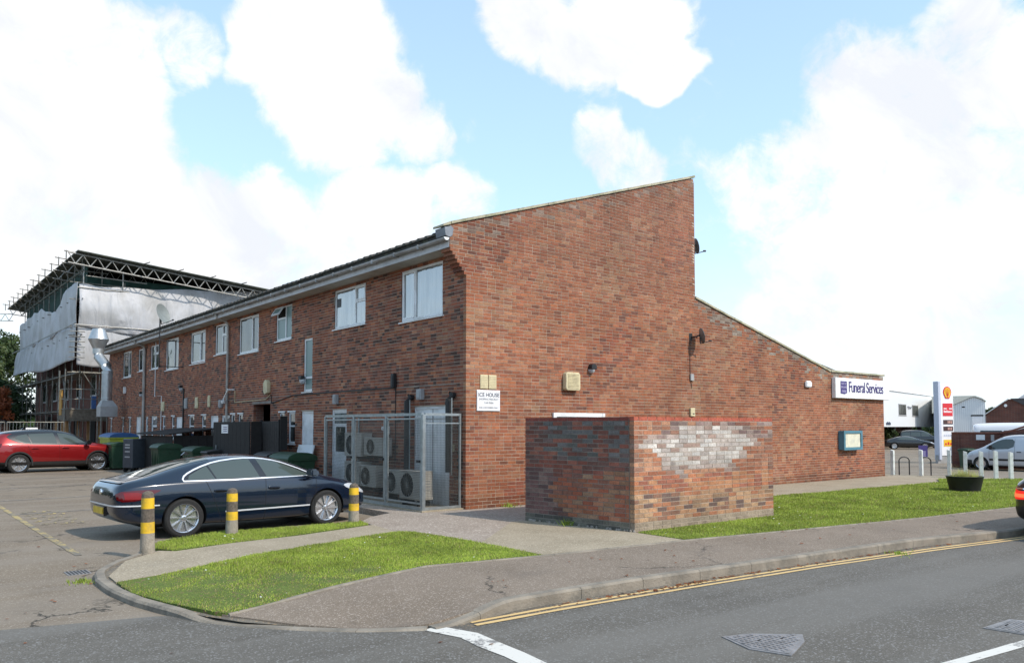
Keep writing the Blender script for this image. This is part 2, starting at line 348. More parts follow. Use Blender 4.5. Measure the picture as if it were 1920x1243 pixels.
ALLOY = mat('alloy', (.62,.63,.65), .22, .85, var=.04)
CGLASS = glass('car_glass', (.055,.072,.066), .015, 1.70)
CGLASS_D = glass('car_glass_dark', (.012,.013,.014), .015, 1.6)
LAMPG = glass('lamp_glass', (.45,.47,.5), .05, 1.8)
REDG = glass('tail_lamp_red', (.085,.003,.005), .05, 1.6)
REDL = emit('lit_tail_lamp', (1.0,.03,.015), .35)
ORANGEL = emit('lit_tail_lamp_core', (1.0,.14,.05), .9)
YPLATE = mat('yellow_plate', (.62,.42,.04), .5, var=.1)
LEAFC = [(.035,.065,.018),(.05,.09,.022),(.022,.045,.014),(.07,.11,.03)]
# ================================================================== ground, road, paths
def flat_poly(name, pts, mat_, z=0.0, zf=None, cuts=3, parent=None, kind='structure', thick=0.0, label=None):
    """a sheet with the outline pts; z from a height function; optional skirt down"""
    bm = bmesh.new(); vs = [bm.verts.new((p[0], p[1], 0)) for p in pts]; bm.faces.new(vs)
    bmesh.ops.triangulate(bm, faces=bm.faces[:])
    for _ in range(cuts):
        el = [e for e in bm.edges if e.calc_length() > .8]
        if not el: break
        bmesh.ops.subdivide_edges(bm, edges=el, cuts=1)
        bmesh.ops.triangulate(bm, faces=[f for f in bm.faces if len(f.verts) > 3])
    for v in bm.verts: v.co.z = (zf(v.co.x, v.co.y) if zf else 0) + z
    if thick:
        be = [e for e in bm.edges if e.is_boundary]
        r = bmesh.ops.extrude_edge_only(bm, edges=be)
        for v in [g for g in r['geom'] if isinstance(g, bmesh.types.BMVert)]: v.co.z -= thick
    bmesh.ops.recalc_face_normals(bm, faces=bm.faces)
    if sum(f.normal.z for f in bm.faces) < 0: bmesh.ops.reverse_faces(bm, faces=bm.faces)
    me = bpy.data.meshes.new(name); bm.to_mesh(me); bm.free(); me.materials.append(mat_)
    o = bpy.data.objects.new(name, me); link(o, parent)
    if kind: o['kind'] = kind
    if label: o['label'] = label
    return o
ASPH = ground_mat('car_park_tarmac', (.178,.142,.104), (.222,.182,.136), (.34,.30,.25), .07, fine=100, stain=(.10,.086,.070), streak=(.25,.215,.175), crack=True)
ROADM = ground_mat('road_tarmac', (.104,.096,.083), (.128,.118,.102), (.22,.215,.205), .10, fine=100, big=.5, stain=(.078,.074,.068), streak=(.175,.167,.152))
PAVEM = ground_mat('pavement_tarmac', (.185,.148,.113), (.22,.178,.138), (.33,.28,.235), .11, fine=110, big=.8, stain=(.125,.105,.092), crack=True)
PATHM = ground_mat('path_concrete', (.285,.240,.172), (.34,.288,.212), (.46,.40,.31), .05, fine=70, big=1.2, bump=.2, stain=(.20,.185,.15))
APRM = ground_mat('apron_tarmac', (.27,.225,.185), (.32,.27,.225), (.45,.39,.33), .12, fine=50, big=1.0, stain=(.16,.135,.11))
KERBM = mat('kerb_concrete', (.235,.205,.165), .93, var=.25, scale=3, bump=.5, bscale=40, dirt=(.13,.12,.10), dscale=3.5)
SOIL = ground_mat('turf_soil', (.085,.12,.024), (.11,.15,.03), (.16,.12,.06), .05, fine=40, big=1.2, stain=(.10,.08,.045))
DIRT = ground_mat('gutter_grit', (.13,.115,.095), (.17,.15,.12), (.30,.22,.14), .10, fine=60, big=2)
def worn(name, col, under, amt=.5, sc=14):
    m, t, b = material(name); n = t.nodes; l = t.links; b.inputs['Roughness'].default_value = .75
    g = n.new('ShaderNodeNewGeometry'); x = n.new('ShaderNodeTexNoise'); l.new(g.outputs['Position'], x.inputs['Vector']); x.inputs['Scale'].default_value = sc
    x.inputs['Detail'].default_value = 9; x.inputs['Roughness'].default_value = .75
    x2 = n.new('ShaderNodeTexNoise'); l.new(g.outputs['Position'], x2.inputs['Vector']); x2.inputs['Scale'].default_value = 2.2
    ad = n.new('ShaderNodeMath'); ad.operation = 'MULTIPLY_ADD'; l.new(x2.outputs['Fac'], ad.inputs[0]); ad.inputs[1].default_value = .6; l.new(x.outputs['Fac'], ad.inputs[2])
    r = n.new('ShaderNodeMapRange'); l.new(ad.outputs[0], r.inputs[0]); r.inputs[1].default_value = 1.02-amt*.4; r.inputs[2].default_value = 1.10-amt*.4
    mx = n.new('ShaderNodeMixRGB'); l.new(r.outputs[0], mx.inputs[0]); mx.inputs[1].default_value = (*col, 1); mx.inputs[2].default_value = (*under, 1)
    l.new(mx.outputs[0], b.inputs['Base Color']); return m
WLINE = worn('white_line_paint', (.62,.60,.55), (.22,.21,.20), .45)
YLINE = worn('yellow_line_paint', (.62,.43,.19), (.30,.22,.12), .26)
YFADE = worn('faded_yellow_paint', (.42,.32,.13), (.17,.15,.12), .72)
WFADE = worn('faded_white_paint', (.30,.285,.26), (.17,.155,.14), .75, 9)

# ground sheet out to the horizon
xs = [-900, -400, -150, -80] + list(np.arange(-50, 100, 2.0)) + [120, 200, 400, 900]
ys = [-900, -300, -100, -50] + list(np.arange(-30, 90, 2.0)) + [120, 250, 900]
V = [(x, y, gz(x, y)) for y in ys for x in xs]; nx = len(xs)
F = [(j*nx+i, j*nx+i+1, (j+1)*nx+i+1, (j+1)*nx+i) for j in range(len(ys)-1) for i in range(nx-1)]
tag(MB().add(V, F).build('ground', ASPH, recalc=False), kind='structure')
# main road sheet, darker and bluer, 4 mm above
edge = [(-900, 60), (-60, 8.5), (-20, -1.6), (-8.65, -4.90), (-7.44, -5.22), (-6.98, -5.45), (-6.30, -6.30), (-5.5, -7.06), (-4.6, -7.0), (-1.2, -7.3), (2.8, -7.65), (5.2, -8.1), (9.0, -8.8), (14, -9.2), (20, -9.6), (26, -10), (34, -11), (60, -14), (100, -18)]
V = []; F = []
for i, (x, y) in enumerate(edge):
    V += [(x, y, gz(x, y)+.004), (x, y-8 if i < 3 else -16, gz(x, -16)+.004), (x, -60, gz(x, -60)+.004)]
for i in range(len(edge)-1):
    a = 3*i; F += [(a, a+1, a+4, a+3), (a+1, a+2, a+5, a+4)]
tag(MB().add(V, F).build('road', ROADM), kind='structure')

# raised island
def pz(x, y):           # pavement dips where the kerb is dropped
    dx, dy = x+6.0, y+7.0
    return -.105*math.exp(-((dx*dx+dy*dy)/.9))
def iz(x, y): return pz(x, y) - .055*ss((-5.5-x)/1.7)      # the island sinks a little towards its rounded end
pav = [(-6.98,-5.80),(-6.55,-6.45),(-6.1,-6.93),(-5.62,-7.24),(-5.13,-7.22),(-4.61,-7.10),(-3.78,-7.12),(-2.87,-7.17),(-1.99,-7.25),(-1.17,-7.33),(2.77,-7.70),(5.18,-8.22),(9.0,-8.65),(14,-9.05),(20,-9.45),(26,-9.9),(34,-10.8),
       (34,-8.6),(26,-8.5),(19.3,-8.2),(9.5,-7.0),(5.56,-6.6),(1.77,-6.02),(-.02,-5.73),(-2.61,-5.46),(-4.28,-5.14),(-5.53,-5.49),(-6.96,-5.78)]
flat_poly('pavement', pav, PAVEM, zf=lambda x, y: iz(x, y) - .38*ss((x-20)/14), cuts=5, thick=.10)
flat_poly('island_base', [(-6.30,-.9),(-6.50,-1.3),(-6.66,-1.62),(-7.10,-2.12),(-7.38,-2.66),(-7.46,-3.2),(-7.47,-3.9),(-7.40,-4.6),(-7.28,-5.15),(-7.10,-5.70),(-6.9,-6.1),(-6.5,-6.5),(-4.61,-6.9),(2.8,-7.4),(9.0,-8.3),(19,-9.0),(19.4,-3.2),(17.5,-.5),(3.9,-.5),(3.9,-4.6),(.2,-4.5),(-.1,-2.1),(-.1,-.3),(-2.2,-.2),(-2.68,-.50),(-5.1,-.40)], DIRT, z=-.018, cuts=5, zf=iz)
flat_poly('concrete_path', [(-6.40,-1.55),(-6.95,-2.05),(-7.36,-3.05),(-7.38,-3.50),(-2.9,-2.14),(-2.74,-1.05),(-4.3,-1.52),(-5.45,-1.68),(-6.24,-1.80)], PATHM, thick=.1, zf=iz, cuts=4)
apron = [(-2.61,-5.46),(-.02,-5.73),(.0,-4.7),(-.26,-2.2),(3.9,-2.2),(3.9,-.02),(-.0,-.02),(-2.18,.05),(-2.7,-.54),(-2.74,-1.05),(-2.9,-2.14),(-2.67,-2.34)]
flat_poly('forecourt', apron, APRM, thick=.12)
flat_poly('forecourt', [(-2.18,.055),(-.0,-.015),(.02,9.9),(-1.35,9.9),(-1.5,.45)], APRM, z=-.001, thick=.119)
flat_poly('concrete_apron', [(-2.60,-5.44),(-.03,-5.71),(.02,-4.75),(-.24,-2.3),(-.6,-2.25),(-2.60,-4.0)], PATHM, z=.005)
flat_poly('footpath', [(3.9,-2.25),(7.71,-2.22),(15.97,-2.61),(17.4,-1.9),(18.3,-2.7),(19.5,-3.7),(19.9,-3.3),(19.0,0.8),(18.2,1.6),(17.97,-.0),(3.9,-.0)], PATHM, z=-.004, thick=.1)
# turf
G1 = [(-6.28,-1.74),(-5.45,-1.67),(-4.3,-1.5),(-2.82,-1.03),(-2.7,-.54),(-5.1,-.44),(-6.2,-.82),(-6.45,-1.3)]
G2 = [(-7.38,-3.53),(-7.40,-4.27),(-7.25,-5.0),(-7.03,-5.72),(-6.94,-5.85),(-5.53,-5.49),(-4.28,-5.14),(-2.61,-5.46),(-2.62,-4.3),(-2.70,-2.34),(-2.9,-2.15)]
G3 = [(.02,-4.70),(.0,-5.72),(1.77,-6.02),(5.56,-6.6),(9.5,-7.0),(19.3,-8.2),(21,-7.6),(19.5,-3.75),(18.2,-2.75),(17.4,-2.0),(15.97,-2.65),(7.71,-2.25),(4.1,-2.25),(4.1,-4.68)]
for g, nm in ((G1, 'turf'), (G2, 'turf'), (G3, 'turf')):
    flat_poly(nm, g, SOIL, z=.008, cuts=5, thick=.05, zf=lambda x, y: iz(x, y)*(y < -.3)+.012*math.sin(x*2.1)*math.cos(y*1.7))
flat_poly('turf', [(-120,70),(-120,300),(60,300),(60,100)], SOIL, z=.1, cuts=0)
# edging strips between turf and paths
def strip(pts, w, z0, z1, name, m, seg=.9, parent=None, kind=None, gap=.006, zfn=None):
    """kerb stones or edging laid along a line, each a piece of its own; w to the right of the direction"""
    P = [Vector(p) for p in pts]; out_ = []
    acc = [0]
    for i in range(len(P)-1): acc.append(acc[-1] + (P[i+1]-P[i]).length)
    tot = acc[-1]; n = max(1, round(tot/seg))
    def at(s):
        s = min(max(s, 0), tot)
        for i in range(len(P)-1):
            if s <= acc[i+1] or i == len(P)-2:
                t = (s-acc[i])/max(1e-6, acc[i+1]-acc[i]); return P[i].lerp(P[i+1], t), (P[i+1]-P[i]).normalized()
    for k in range(n):
        s0, s1 = tot*k/n+gap/2, tot*(k+1)/n-gap/2; sub = 3
        ring = []
        for q in range(sub+1):
            p, dr = at(s0+(s1-s0)*q/sub); nr = Vector((dr.y, -dr.x)); dz = zfn(p.x, p.y) if zfn else 0
            a = p; b = p + nr*w; ch = min(.022, w*.25)
            ring.append([(a.x, a.y, z0+dz), (a.x, a.y, z1+dz), ((b-nr*ch).x, (b-nr*ch).y, z1+dz), (b.x, b.y, z1-ch+dz), (b.x, b.y, z0+dz)])
        v = [q for r in ring for q in r]; f = []
        for i in range(sub):
            for j in range(5):
                a = i*5+j; b = i*5+(j+1) % 5; f.append((a, b, b+5, a+5))
        f += [(0,1,2,3,4), tuple(range(sub*5+4, sub*5-1, -1))]
        out_.append(MB().add(v, f).build(name, m, parent, bevel=0))
    return out_
kerb = empty('kerb'); tag(kerb, kind='structure')
strip([(-4.61,-7.10),(-3.78,-7.12),(-2.87,-7.17),(-1.99,-7.25),(-1.17,-7.33),(2.77,-7.70),(5.18,-8.22),(9.0,-8.65),(14,-9.05),(20,-9.45)], .125, -.25, .003, 'kerb_stone', KERBM, .915, kerb)
strip([(-5.62,-7.24),(-5.13,-7.20),(-4.61,-7.10)], .125, -.25, .003, 'kerb_stone', KERBM, .6, kerb, zfn=lambda x, y: -.10*ss((-4.7-x)/.85))
strip([(-6.25,-.85),(-6.45,-1.3),(-6.60,-1.60),(-7.05,-2.10),(-7.33,-2.65),(-7.42,-3.2),(-7.43,-3.9),(-7.36,-4.6),(-7.24,-5.15),(-7.07,-5.70),(-6.85,-6.1),(-6.5,-6.55),(-6.1,-6.95),(-5.63,-7.24)],
      .11, -.25, .004, 'kerb_stone', KERBM, .62, kerb, zfn=lambda x, y: max(-.11, -.055*ss((-5.5-x)/1.7)-.100*ss((-5.2-y)/1.1)))
strip([(-2.70,-.46),(-5.1,-.36),(-6.25,-.78)], .05, -.2, .0, 'kerb_stone', KERBM, .9, kerb)
edging = empty('path_edging'); tag(edging, kind='structure')
for ln in ([(-6.95,-5.83),(-5.53,-5.47),(-4.28,-5.12),(-2.61,-5.44),(-.02,-5.71),(1.77,-6.0),(5.56,-6.58),(9.5,-6.98),(19.3,-8.18)],):
    strip([(p[0], p[1]) for p in ln], .05, -.1, .016, 'edging_strip', KERBM, .9, edging, zfn=iz)
# ---- painted markings, 4 mm above what they lie on
def ribbon(name, pts, w, m, z, zf=None, jitter=0.0, parent=None):
    P = [Vector(p) for p in pts]; Q = []
    for i in range(len(P)-1):
        k = max(1, int((P[i+1]-P[i]).length/.25))
        Q += [P[i].lerp(P[i+1], j/k) for j in range(k)]
    Q.append(P[-1]); v = []; f = []
    for i, p in enumerate(Q):
        d_ = (Q[min(i+1, len(Q)-1)]-Q[max(i-1, 0)]).normalized(); n_ = Vector((d_.y, -d_.x)); j1, j2 = rng.normal(0, jitter, 2) if jitter else (0, 0)
        a = p + n_*(w/2+j1); b = p - n_*(w/2+j2)
        v += [(a.x, a.y, (zf(a.x, a.y) if zf else 0)+z), (b.x, b.y, (zf(b.x, b.y) if zf else 0)+z)]
    f = [(2*i, 2*i+1, 2*i+3, 2*i+2) for i in range(len(Q)-1)]
    o = MB().add(v, f).build(name, m, parent, recalc=False)
    bm = bmesh.new(); bm.from_mesh(o.data)
    if sum(q.normal.z for q in bm.faces) < 0: bmesh.ops.reverse_faces(bm, faces=bm.faces)
    bm.to_mesh(o.data); bm.free()
    return o if parent else tag(o, kind='structure')
ZR = -.12+.008
ribbon('yellow_line', [(-5.22,-7.34),(-4.2,-7.36),(-2.2,-7.50),(.2,-7.72),(2.6,-8.02),(4.6,-8.34),(9,-9.0),(14,-9.4),(20,-9.8)], .060, YLINE, ZR+.002, jitter=.003)
ribbon('yellow_line', [(-5.24,-7.45),(-4.2,-7.48),(-2.2,-7.62),(.2,-7.84),(2.6,-8.14),(4.6,-8.46),(9,-9.12),(14,-9.52),(20,-9.92)], .060, YLINE, ZR+.002, jitter=.003)
ribbon('gutter_dirt', [(-5.4,-7.40),(-4.2,-7.34),(-2.0,-7.46),(.5,-7.70),(2.8,-7.98),(5.2,-8.42),(9,-8.95)], .22, DIRT, ZR-.003, jitter=.03)
ribbon('white_line', [(-5.62,-7.28),(-5.50,-7.70),(-5.56,-8.4),(-5.68,-9.3),(-5.85,-10.4)], .20, WLINE, ZR+.001, jitter=.008)
ribbon('white_line', [(-4.4,-10.55),(-3.17,-10.70),(-1.9,-10.86),(.4,-11.1)], .11, WLINE, ZR+.001, jitter=.004)
ribbon('bay_line', [(-7.24,8.2),(-7.24,-.70)], .10, YFADE, .006, zf=gz, jitter=.004)
for a, b in (((-6.6,16.95),(-2.9,16.91)), ((-6.9,12.94),(-2.4,13.25)), ((-7.2,9.22),(-2.0,9.65)), ((-7.0,19.2),(-3.0,19.4)), ((-7.2,5.9),(-2.0,6.3))):
    ribbon('bay_line', [a, b], .08, WFADE, .006, zf=gz, jitter=.004)
letters = empty('road_lettering'); tag(letters, kind='structure')
for k in range(5):            # worn lettering painted on the tarmac, read across the bay
    y = 3.6 + k*.62
    for (x0, x1, dy) in ((-7.08, -6.98, 0), (-7.03, -6.80, .18), (-6.76, -6.64, 0), (-6.62, -6.52, .12), (-6.48, -6.38, -.04)):
        ribbon('letter', [(x0, y+dy), (x1, y+dy+.03*(k % 2)), (x1+.02, y+dy+.22)], .055, YFADE, .006, zf=gz, jitter=.006, parent=letters)
# ---- ironwork in the road
IRON = mat('cast_iron', (.30,.285,.28), .5, .5, var=.2, scale=9, dirt=(.20,.19,.18), dscale=6)
def cover(poly, label, studs=True):
    e = empty('manhole_cover', label=label, cat='manhole cover')
    cx = sum(p[0] for p in poly)/len(poly); cy = sum(p[1] for p in poly)/len(poly)
    MB().prism(poly, ZR-.01, ZR+.004, 'xy').build('frame', IRON, e)
    q = [(cx+(p[0]-cx)*.90, cy+(p[1]-cy)*.90) for p in poly]
    MB().prism(q, ZR, ZR+.008, 'xy').build('lid', IRON, e)
    s = MB(); bm = None
    x0, x1 = min(p[0] for p in q), max(p[0] for p in q); y0, y1 = min(p[1] for p in q), max(p[1] for p in q)
    def inside(x, y):
        c = False; j = len(q)-1
        for i in range(len(q)):
            if (q[i][1] > y) != (q[j][1] > y) and x < (q[j][0]-q[i][0])*(y-q[i][1])/(q[j][1]-q[i][1])+q[i][0]: c = not c
            j = i
        return c
    for x in np.arange(x0, x1, .055):
        for y in np.arange(y0, y1, .055):
            if all(inside(x+a, y+b) for a in (0, .035) for b in (0, .035)): s.box(x, x+.035, y, y+.035, ZR+.006, ZR+.013)
    if s.v: tag(s.build('tread_pattern', IRON, e), kind='stuff')
    for t in ((cx-.09, cy+.05), (cx+.12, cy-.03)): MB().box(t[0], t[0]+.05, t[1], t[1]+.012, ZR+.009, ZR+.0145).build('lifting_slot', DARK, e)
cover([(-3.83,-9.12),(-3.55,-9.22),(-3.22,-9.52),(-3.42,-9.66),(-3.88,-9.82),(-3.98,-9.5)], 'worn grey triangular manhole cover in the middle of the road lane')
cover([(-1.75,-10.42),(-1.2,-10.45),(-1.1,-10.72),(-1.72,-10.76)], 'cast iron cover beside the white line at the right edge of the photo')
e = empty('drain_grating', label='dark road gully grating beside the curved kerb of the car park', cat='drain')
MB().box(-7.66,-7.40,-2.36,-2.04,-.13,-.112).build('frame', IRON, e)
for k in range(6): MB().box(-7.64+k*.040,-7.62+k*.040,-2.34,-2.06,-.113,-.108).build('bar', BLACKP, e)

# ================================================================== turf blades, daisies, leaves
def inpoly(px, py, poly):
    c = np.zeros(len(px), bool); j = len(poly)-1
    for i in range(len(poly)):
        xi, yi = poly[i]; xj, yj = poly[j]
        with np.errstate(divide='ignore', invalid='ignore'):
            c ^= ((yi > py) != (yj > py)) & (px < (xj-xi)*(py-yi)/(yj-yi+1e-12)+xi)
        j = i
    return c
def tri_mesh(name, V, mats, midx=None, col=None, parent=None):
    n = len(V)//3; me = bpy.data.meshes.new(name); me.vertices.add(len(V)); me.vertices.foreach_set('co', V.astype(np.float32).ravel())
    me.loops.add(n*3); me.loops.foreach_set('vertex_index', np.arange(n*3, dtype=np.int32)); me.polygons.add(n)
    me.polygons.foreach_set('loop_start', np.arange(0, n*3, 3, dtype=np.int32)); me.polygons.foreach_set('loop_total', np.full(n, 3, np.int32))
    for m_ in mats: me.materials.append(m_)
    if midx is not None: me.polygons.foreach_set('material_index', midx.astype(np.int32))
    me.update(calc_edges=True); me.validate()
    o = bpy.data.objects.new(name, me); return link(o, parent)
def leafmat(name, c, rough=.55, trans=.25):
    m, t, b = material(name); b.inputs['Roughness'].default_value = rough; b.inputs['Specular IOR Level'].default_value = .3
    n = t.nodes; l = t.links; oi = n.new('ShaderNodeNewGeometry'); no = n.new('ShaderNodeTexNoise'); l.new(oi.outputs['Position'], no.inputs['Vector']); no.inputs['Scale'].default_value = 1.3; no.inputs['Detail'].default_value = 5
    mr = n.new('ShaderNodeMapRange'); l.new(no.outputs['Fac'], mr.inputs[0]); mr.inputs[1].default_value = .3; mr.inputs[2].default_value = .7; mr.inputs[3].default_value = .7; mr.inputs[4].default_value = 1.3
    sc = n.new('ShaderNodeVectorMath'); sc.operation = 'SCALE'; sc.inputs[0].default_value = c; l.new(mr.outputs[0], sc.inputs['Scale'])
    tr = n.new('ShaderNodeBsdfTranslucent'); l.new(sc.outputs[0], b.inputs['Base Color']); l.new(sc.outputs[0], tr.inputs['Color'])
    mx = n.new('ShaderNodeMixShader'); mx.inputs[0].default_value = trans; l.new(b.outputs[0], mx.inputs[1]); l.new(tr.outputs[0], mx.inputs[2]); l.new(mx.outputs[0], n['Material Output'].inputs['Surface'])
    return m
BL = [leafmat('grass_blade_a', (.31,.39,.060)), leafmat('grass_blade_b', (.39,.47,.080)), leafmat('grass_blade_c', (.25,.33,.048)), leafmat('grass_blade_dry', (.34,.29,.13))]
def bare(x, y):           # worn patches along the kerb
    v = 0*x
    for cx, cy, r in ((-7.1,-4.0,.35),(-6.9,-4.75,.45),(-6.2,-5.2,.55),(-6.75,-5.3,.5),(-7.15,-3.65,.3),(-6.5,-4.3,.3),(-5.9,-4.75,.35),(-6.6,-3.7,.22),(-5.6,-5.2,.25),(-5.0,-4.9,.2)):
        v = np.maximum(v, np.exp(-((x-cx)**2+(y-cy)**2)/(r*r)))
    return v
def turf_blades(poly, dens, hgt, name='grass'):
    px = [p[0] for p in poly]; py = [p[1] for p in poly]; x0, x1, y0, y1 = min(px), max(px), min(py), max(py)
    n = int((x1-x0)*(y1-y0)*dens); x = rng.uniform(x0, x1, n); y = rng.uniform(y0, y1, n)
    # thinner with distance from the road side, where single blades vanish
    dcam = np.hypot(x+9.63, y+13.39); keep = rng.random(n) < np.clip((13.5/dcam)**1.6, .12, 1)
    keep &= inpoly(x, y, poly)
    bb = bare(x, y); clump = .5+.5*np.sin(x*7.3+np.sin(y*5.1)*2)*np.cos(y*6.7+np.sin(x*3.3)*2)
    keep &= rng.random(n) > bb*.88
    x, y, bb, clump, dcam = x[keep], y[keep], bb[keep], clump[keep], dcam[keep]; n = len(x)
    h = hgt*(.55+.9*rng.random(n))*(.75+.5*clump)*(1-.5*bb)*np.clip(dcam/12, 1, 2)**.4
    w = (.0035+.003*rng.random(n))*np.clip(dcam/11, 1, 2.6); a = rng.uniform(0, 2*PI, n); la = rng.uniform(0, 2*PI, n); ll = h*rng.uniform(.1, .75, n)
    z = .012*np.sin(x*2.1)*np.cos(y*1.7)+.004+np.array([iz(a, c) for a, c in zip(x, y)])
    x = x+rng.normal(0, .012, n); y = y+rng.normal(0, .012, n)
    V = np.empty((n, 3, 3)); V[:, 0] = np.c_[x-np.cos(a)*w, y-np.sin(a)*w, z]; V[:, 1] = np.c_[x+np.cos(a)*w, y+np.sin(a)*w, z]
    V[:, 2] = np.c_[x+np.cos(la)*ll, y+np.sin(la)*ll, z+h]
    r = rng.random(n) + .3*(clump-.5); mi = np.select([r < .38, r < .72, r < .95], [0, 1, 2], 3); mi[rng.random(n) < bb*.55+.02] = 3
    return tag(tri_mesh(name, V.reshape(-1, 3), BL, mi), 'short mown green grass on the verge', 'grass', kind='stuff')
o = turf_blades(G2, 6500, .024); o['label'] = 'bright mown grass of the corner verge, worn bare along the kerb'
o = turf_blades(G1, 6000, .028); o['label'] = 'narrow strip of grass between the navy car and the concrete path'
o = turf_blades(G3, 3600, .026); o['label'] = 'long mown lawn beside the gable wall running to the planter'
def scatter(name, pts, size, m, label, cat):
    V = []
    for (x, y, z) in pts:
        a = random.uniform(0, 2*PI); s = size*random.uniform(.6, 1.3); t = random.uniform(-.4, .4)
        c, q = math.cos(a)*s, math.sin(a)*s
        p = [(x-c, y-q, z+.004), (x+q*.6, y-c*.6, z+.004+abs(t)*s), (x+c, y+q, z+.006), (x-q*.6, y+c*.6, z+.003)]
        V += [p[0], p[1], p[2], p[0], p[2], p[3]]
    return tag(tri_mesh(name, np.array(V), [m]), label, cat, kind='stuff')
def rnd_in(poly, n):
    r = []
    px = [p[0] for p in poly]; py = [p[1] for p in poly]
    while len(r) < n:
        x, y = rng.uniform(min(px), max(px)), rng.uniform(min(py), max(py))
        if inpoly(np.array([x]), np.array([y]), poly)[0]: r.append((x, y, .040+iz(x, y)))
    return r
scatter('daisy', rnd_in(G2, 26)+rnd_in(G1, 8)+rnd_in(G3, 90), .017, WHITE, 'tiny white daisies and scraps scattered over the grass', 'daisies')
BROWNL = leafmat('dead_leaf', (.20,.07,.025), .7, .1)
lf = []
for _ in range(210):
    t = rng.beta(1.2, 1.6)*9.2; x = -4.4+t; y = np.interp(x, [-4.6,-1.2,2.8,5.2], [-7.24,-7.47,-7.84,-8.38]) - abs(rng.normal(0, .05)) - .02
    lf.append((x, y, -.112))
for _ in range(60): lf.append((rng.normal(-2.1, .5), rng.normal(-7.47, .04), -.112))
for _ in range(70): lf.append((rng.uniform(-5.5, 8), rng.uniform(-7.3, -5.9), .008))
for _ in range(60): lf.append((rng.uniform(-9.5, -5.5), rng.uniform(-9, 3), -.112))
lf = [p for p in lf if not (p[2] > 0 and p[0] < -4.3)]
scatter('dead_leaf', lf, .026, BROWNL, 'brown dead leaves lying in the gutter below the kerb', 'leaves')
def tuft(cx, cy, n, h, r, label, z=0.0, name='weed'):
    V = []
    for _ in range(n):
        a, q = rng.uniform(0, 2*PI), abs(rng.normal(0, r)); x, y = cx+math.cos(a)*q, cy+math.sin(a)*q
        b = rng.uniform(0, 2*PI); w = .008; hh = h*rng.uniform(.4, 1); l_ = hh*rng.uniform(.2, .9); c_ = rng.uniform(0, 2*PI)
        V += [(x-math.cos(b)*w, y-math.sin(b)*w, z), (x+math.cos(b)*w, y+math.sin(b)*w, z), (x+math.cos(c_)*l_, y+math.sin(c_)*l_, z+hh)]
    return tag(tri_mesh(name, np.array(V), [BL[2]]), label, 'weed', kind='stuff')
tuft(-7.62,-2.9, 90, .07, .10, 'small green weed growing against the curved car park kerb', z=-.12)
tuft(1.9,-7.95, 120, .06, .16, 'small green weed in the gutter against the road kerb', z=-.12)
tuft(-.16,-3.25, 90, .14, .09, 'small weed at the foot of the dark side of the brick enclosure')
tuft(1.05,-.10, 80, .12, .14, 'weed at the foot of the gable wall left of the enclosure')
# ================================================================== brickwork
def brick_rows(width, z0, z1, top=None, bottom=None, openings=(), start=None, seed=1, course=.075, header=.22, flemish=False):
    """bricks of one face as (u0, u1, zb, zt_left, zt_right)"""
    r = random.Random(seed); out_ = []; k0 = int(math.floor(z0/course+.001)); k = k0; J = .0115
    while k*course < z1:
        zb = k*course; zt = zb+course-J; k += 1
        us = start(zb) if start else 0.0
        u = us - (.1125 if k % 2 else 0.0); 
        while u < width:
            Lb = .1125 if r.random() < header else .225
            a, b = max(u, us), min(u+Lb-J, width-.002); u += Lb
            if width-u < .045: b = width-.002; u = width
            if b-a < .03: continue
            pieces = [(a, b)]
            for (o0, o1, p0, p1) in openings:
                if zt <= p0+.02 or zb >= p1-.02: continue
                nw = []
                for (c, d_) in pieces:
                    if d_ <= o0 or c >= o1: nw.append((c, d_)); continue
                    if c < o0-.03: nw.append((c, o0))
                    if d_ > o1+.03: nw.append((o1, d_))
                pieces = nw
            for (c, d_) in pieces:
                tl = tr = zt
                if top: tl = min(zt, top(c)); tr = min(zt, top(d_))
                if tl-zb < .012 and tr-zb < .012: continue
                out_.append((c, d_, zb, max(tl, zb+.004), max(tr, zb+.004)))
    return out_
UNIT = MB().box(0, 1, 0, 1, 0, 1).build('brick_unit', BRICK).data
bpy.data.objects.remove(bpy.data.objects['brick_unit'])
ca = UNIT.color_attributes.new('Col', 'FLOAT_COLOR', 'POINT')
for c_ in ca.data: c_.color = (1, 1, 1, 1)
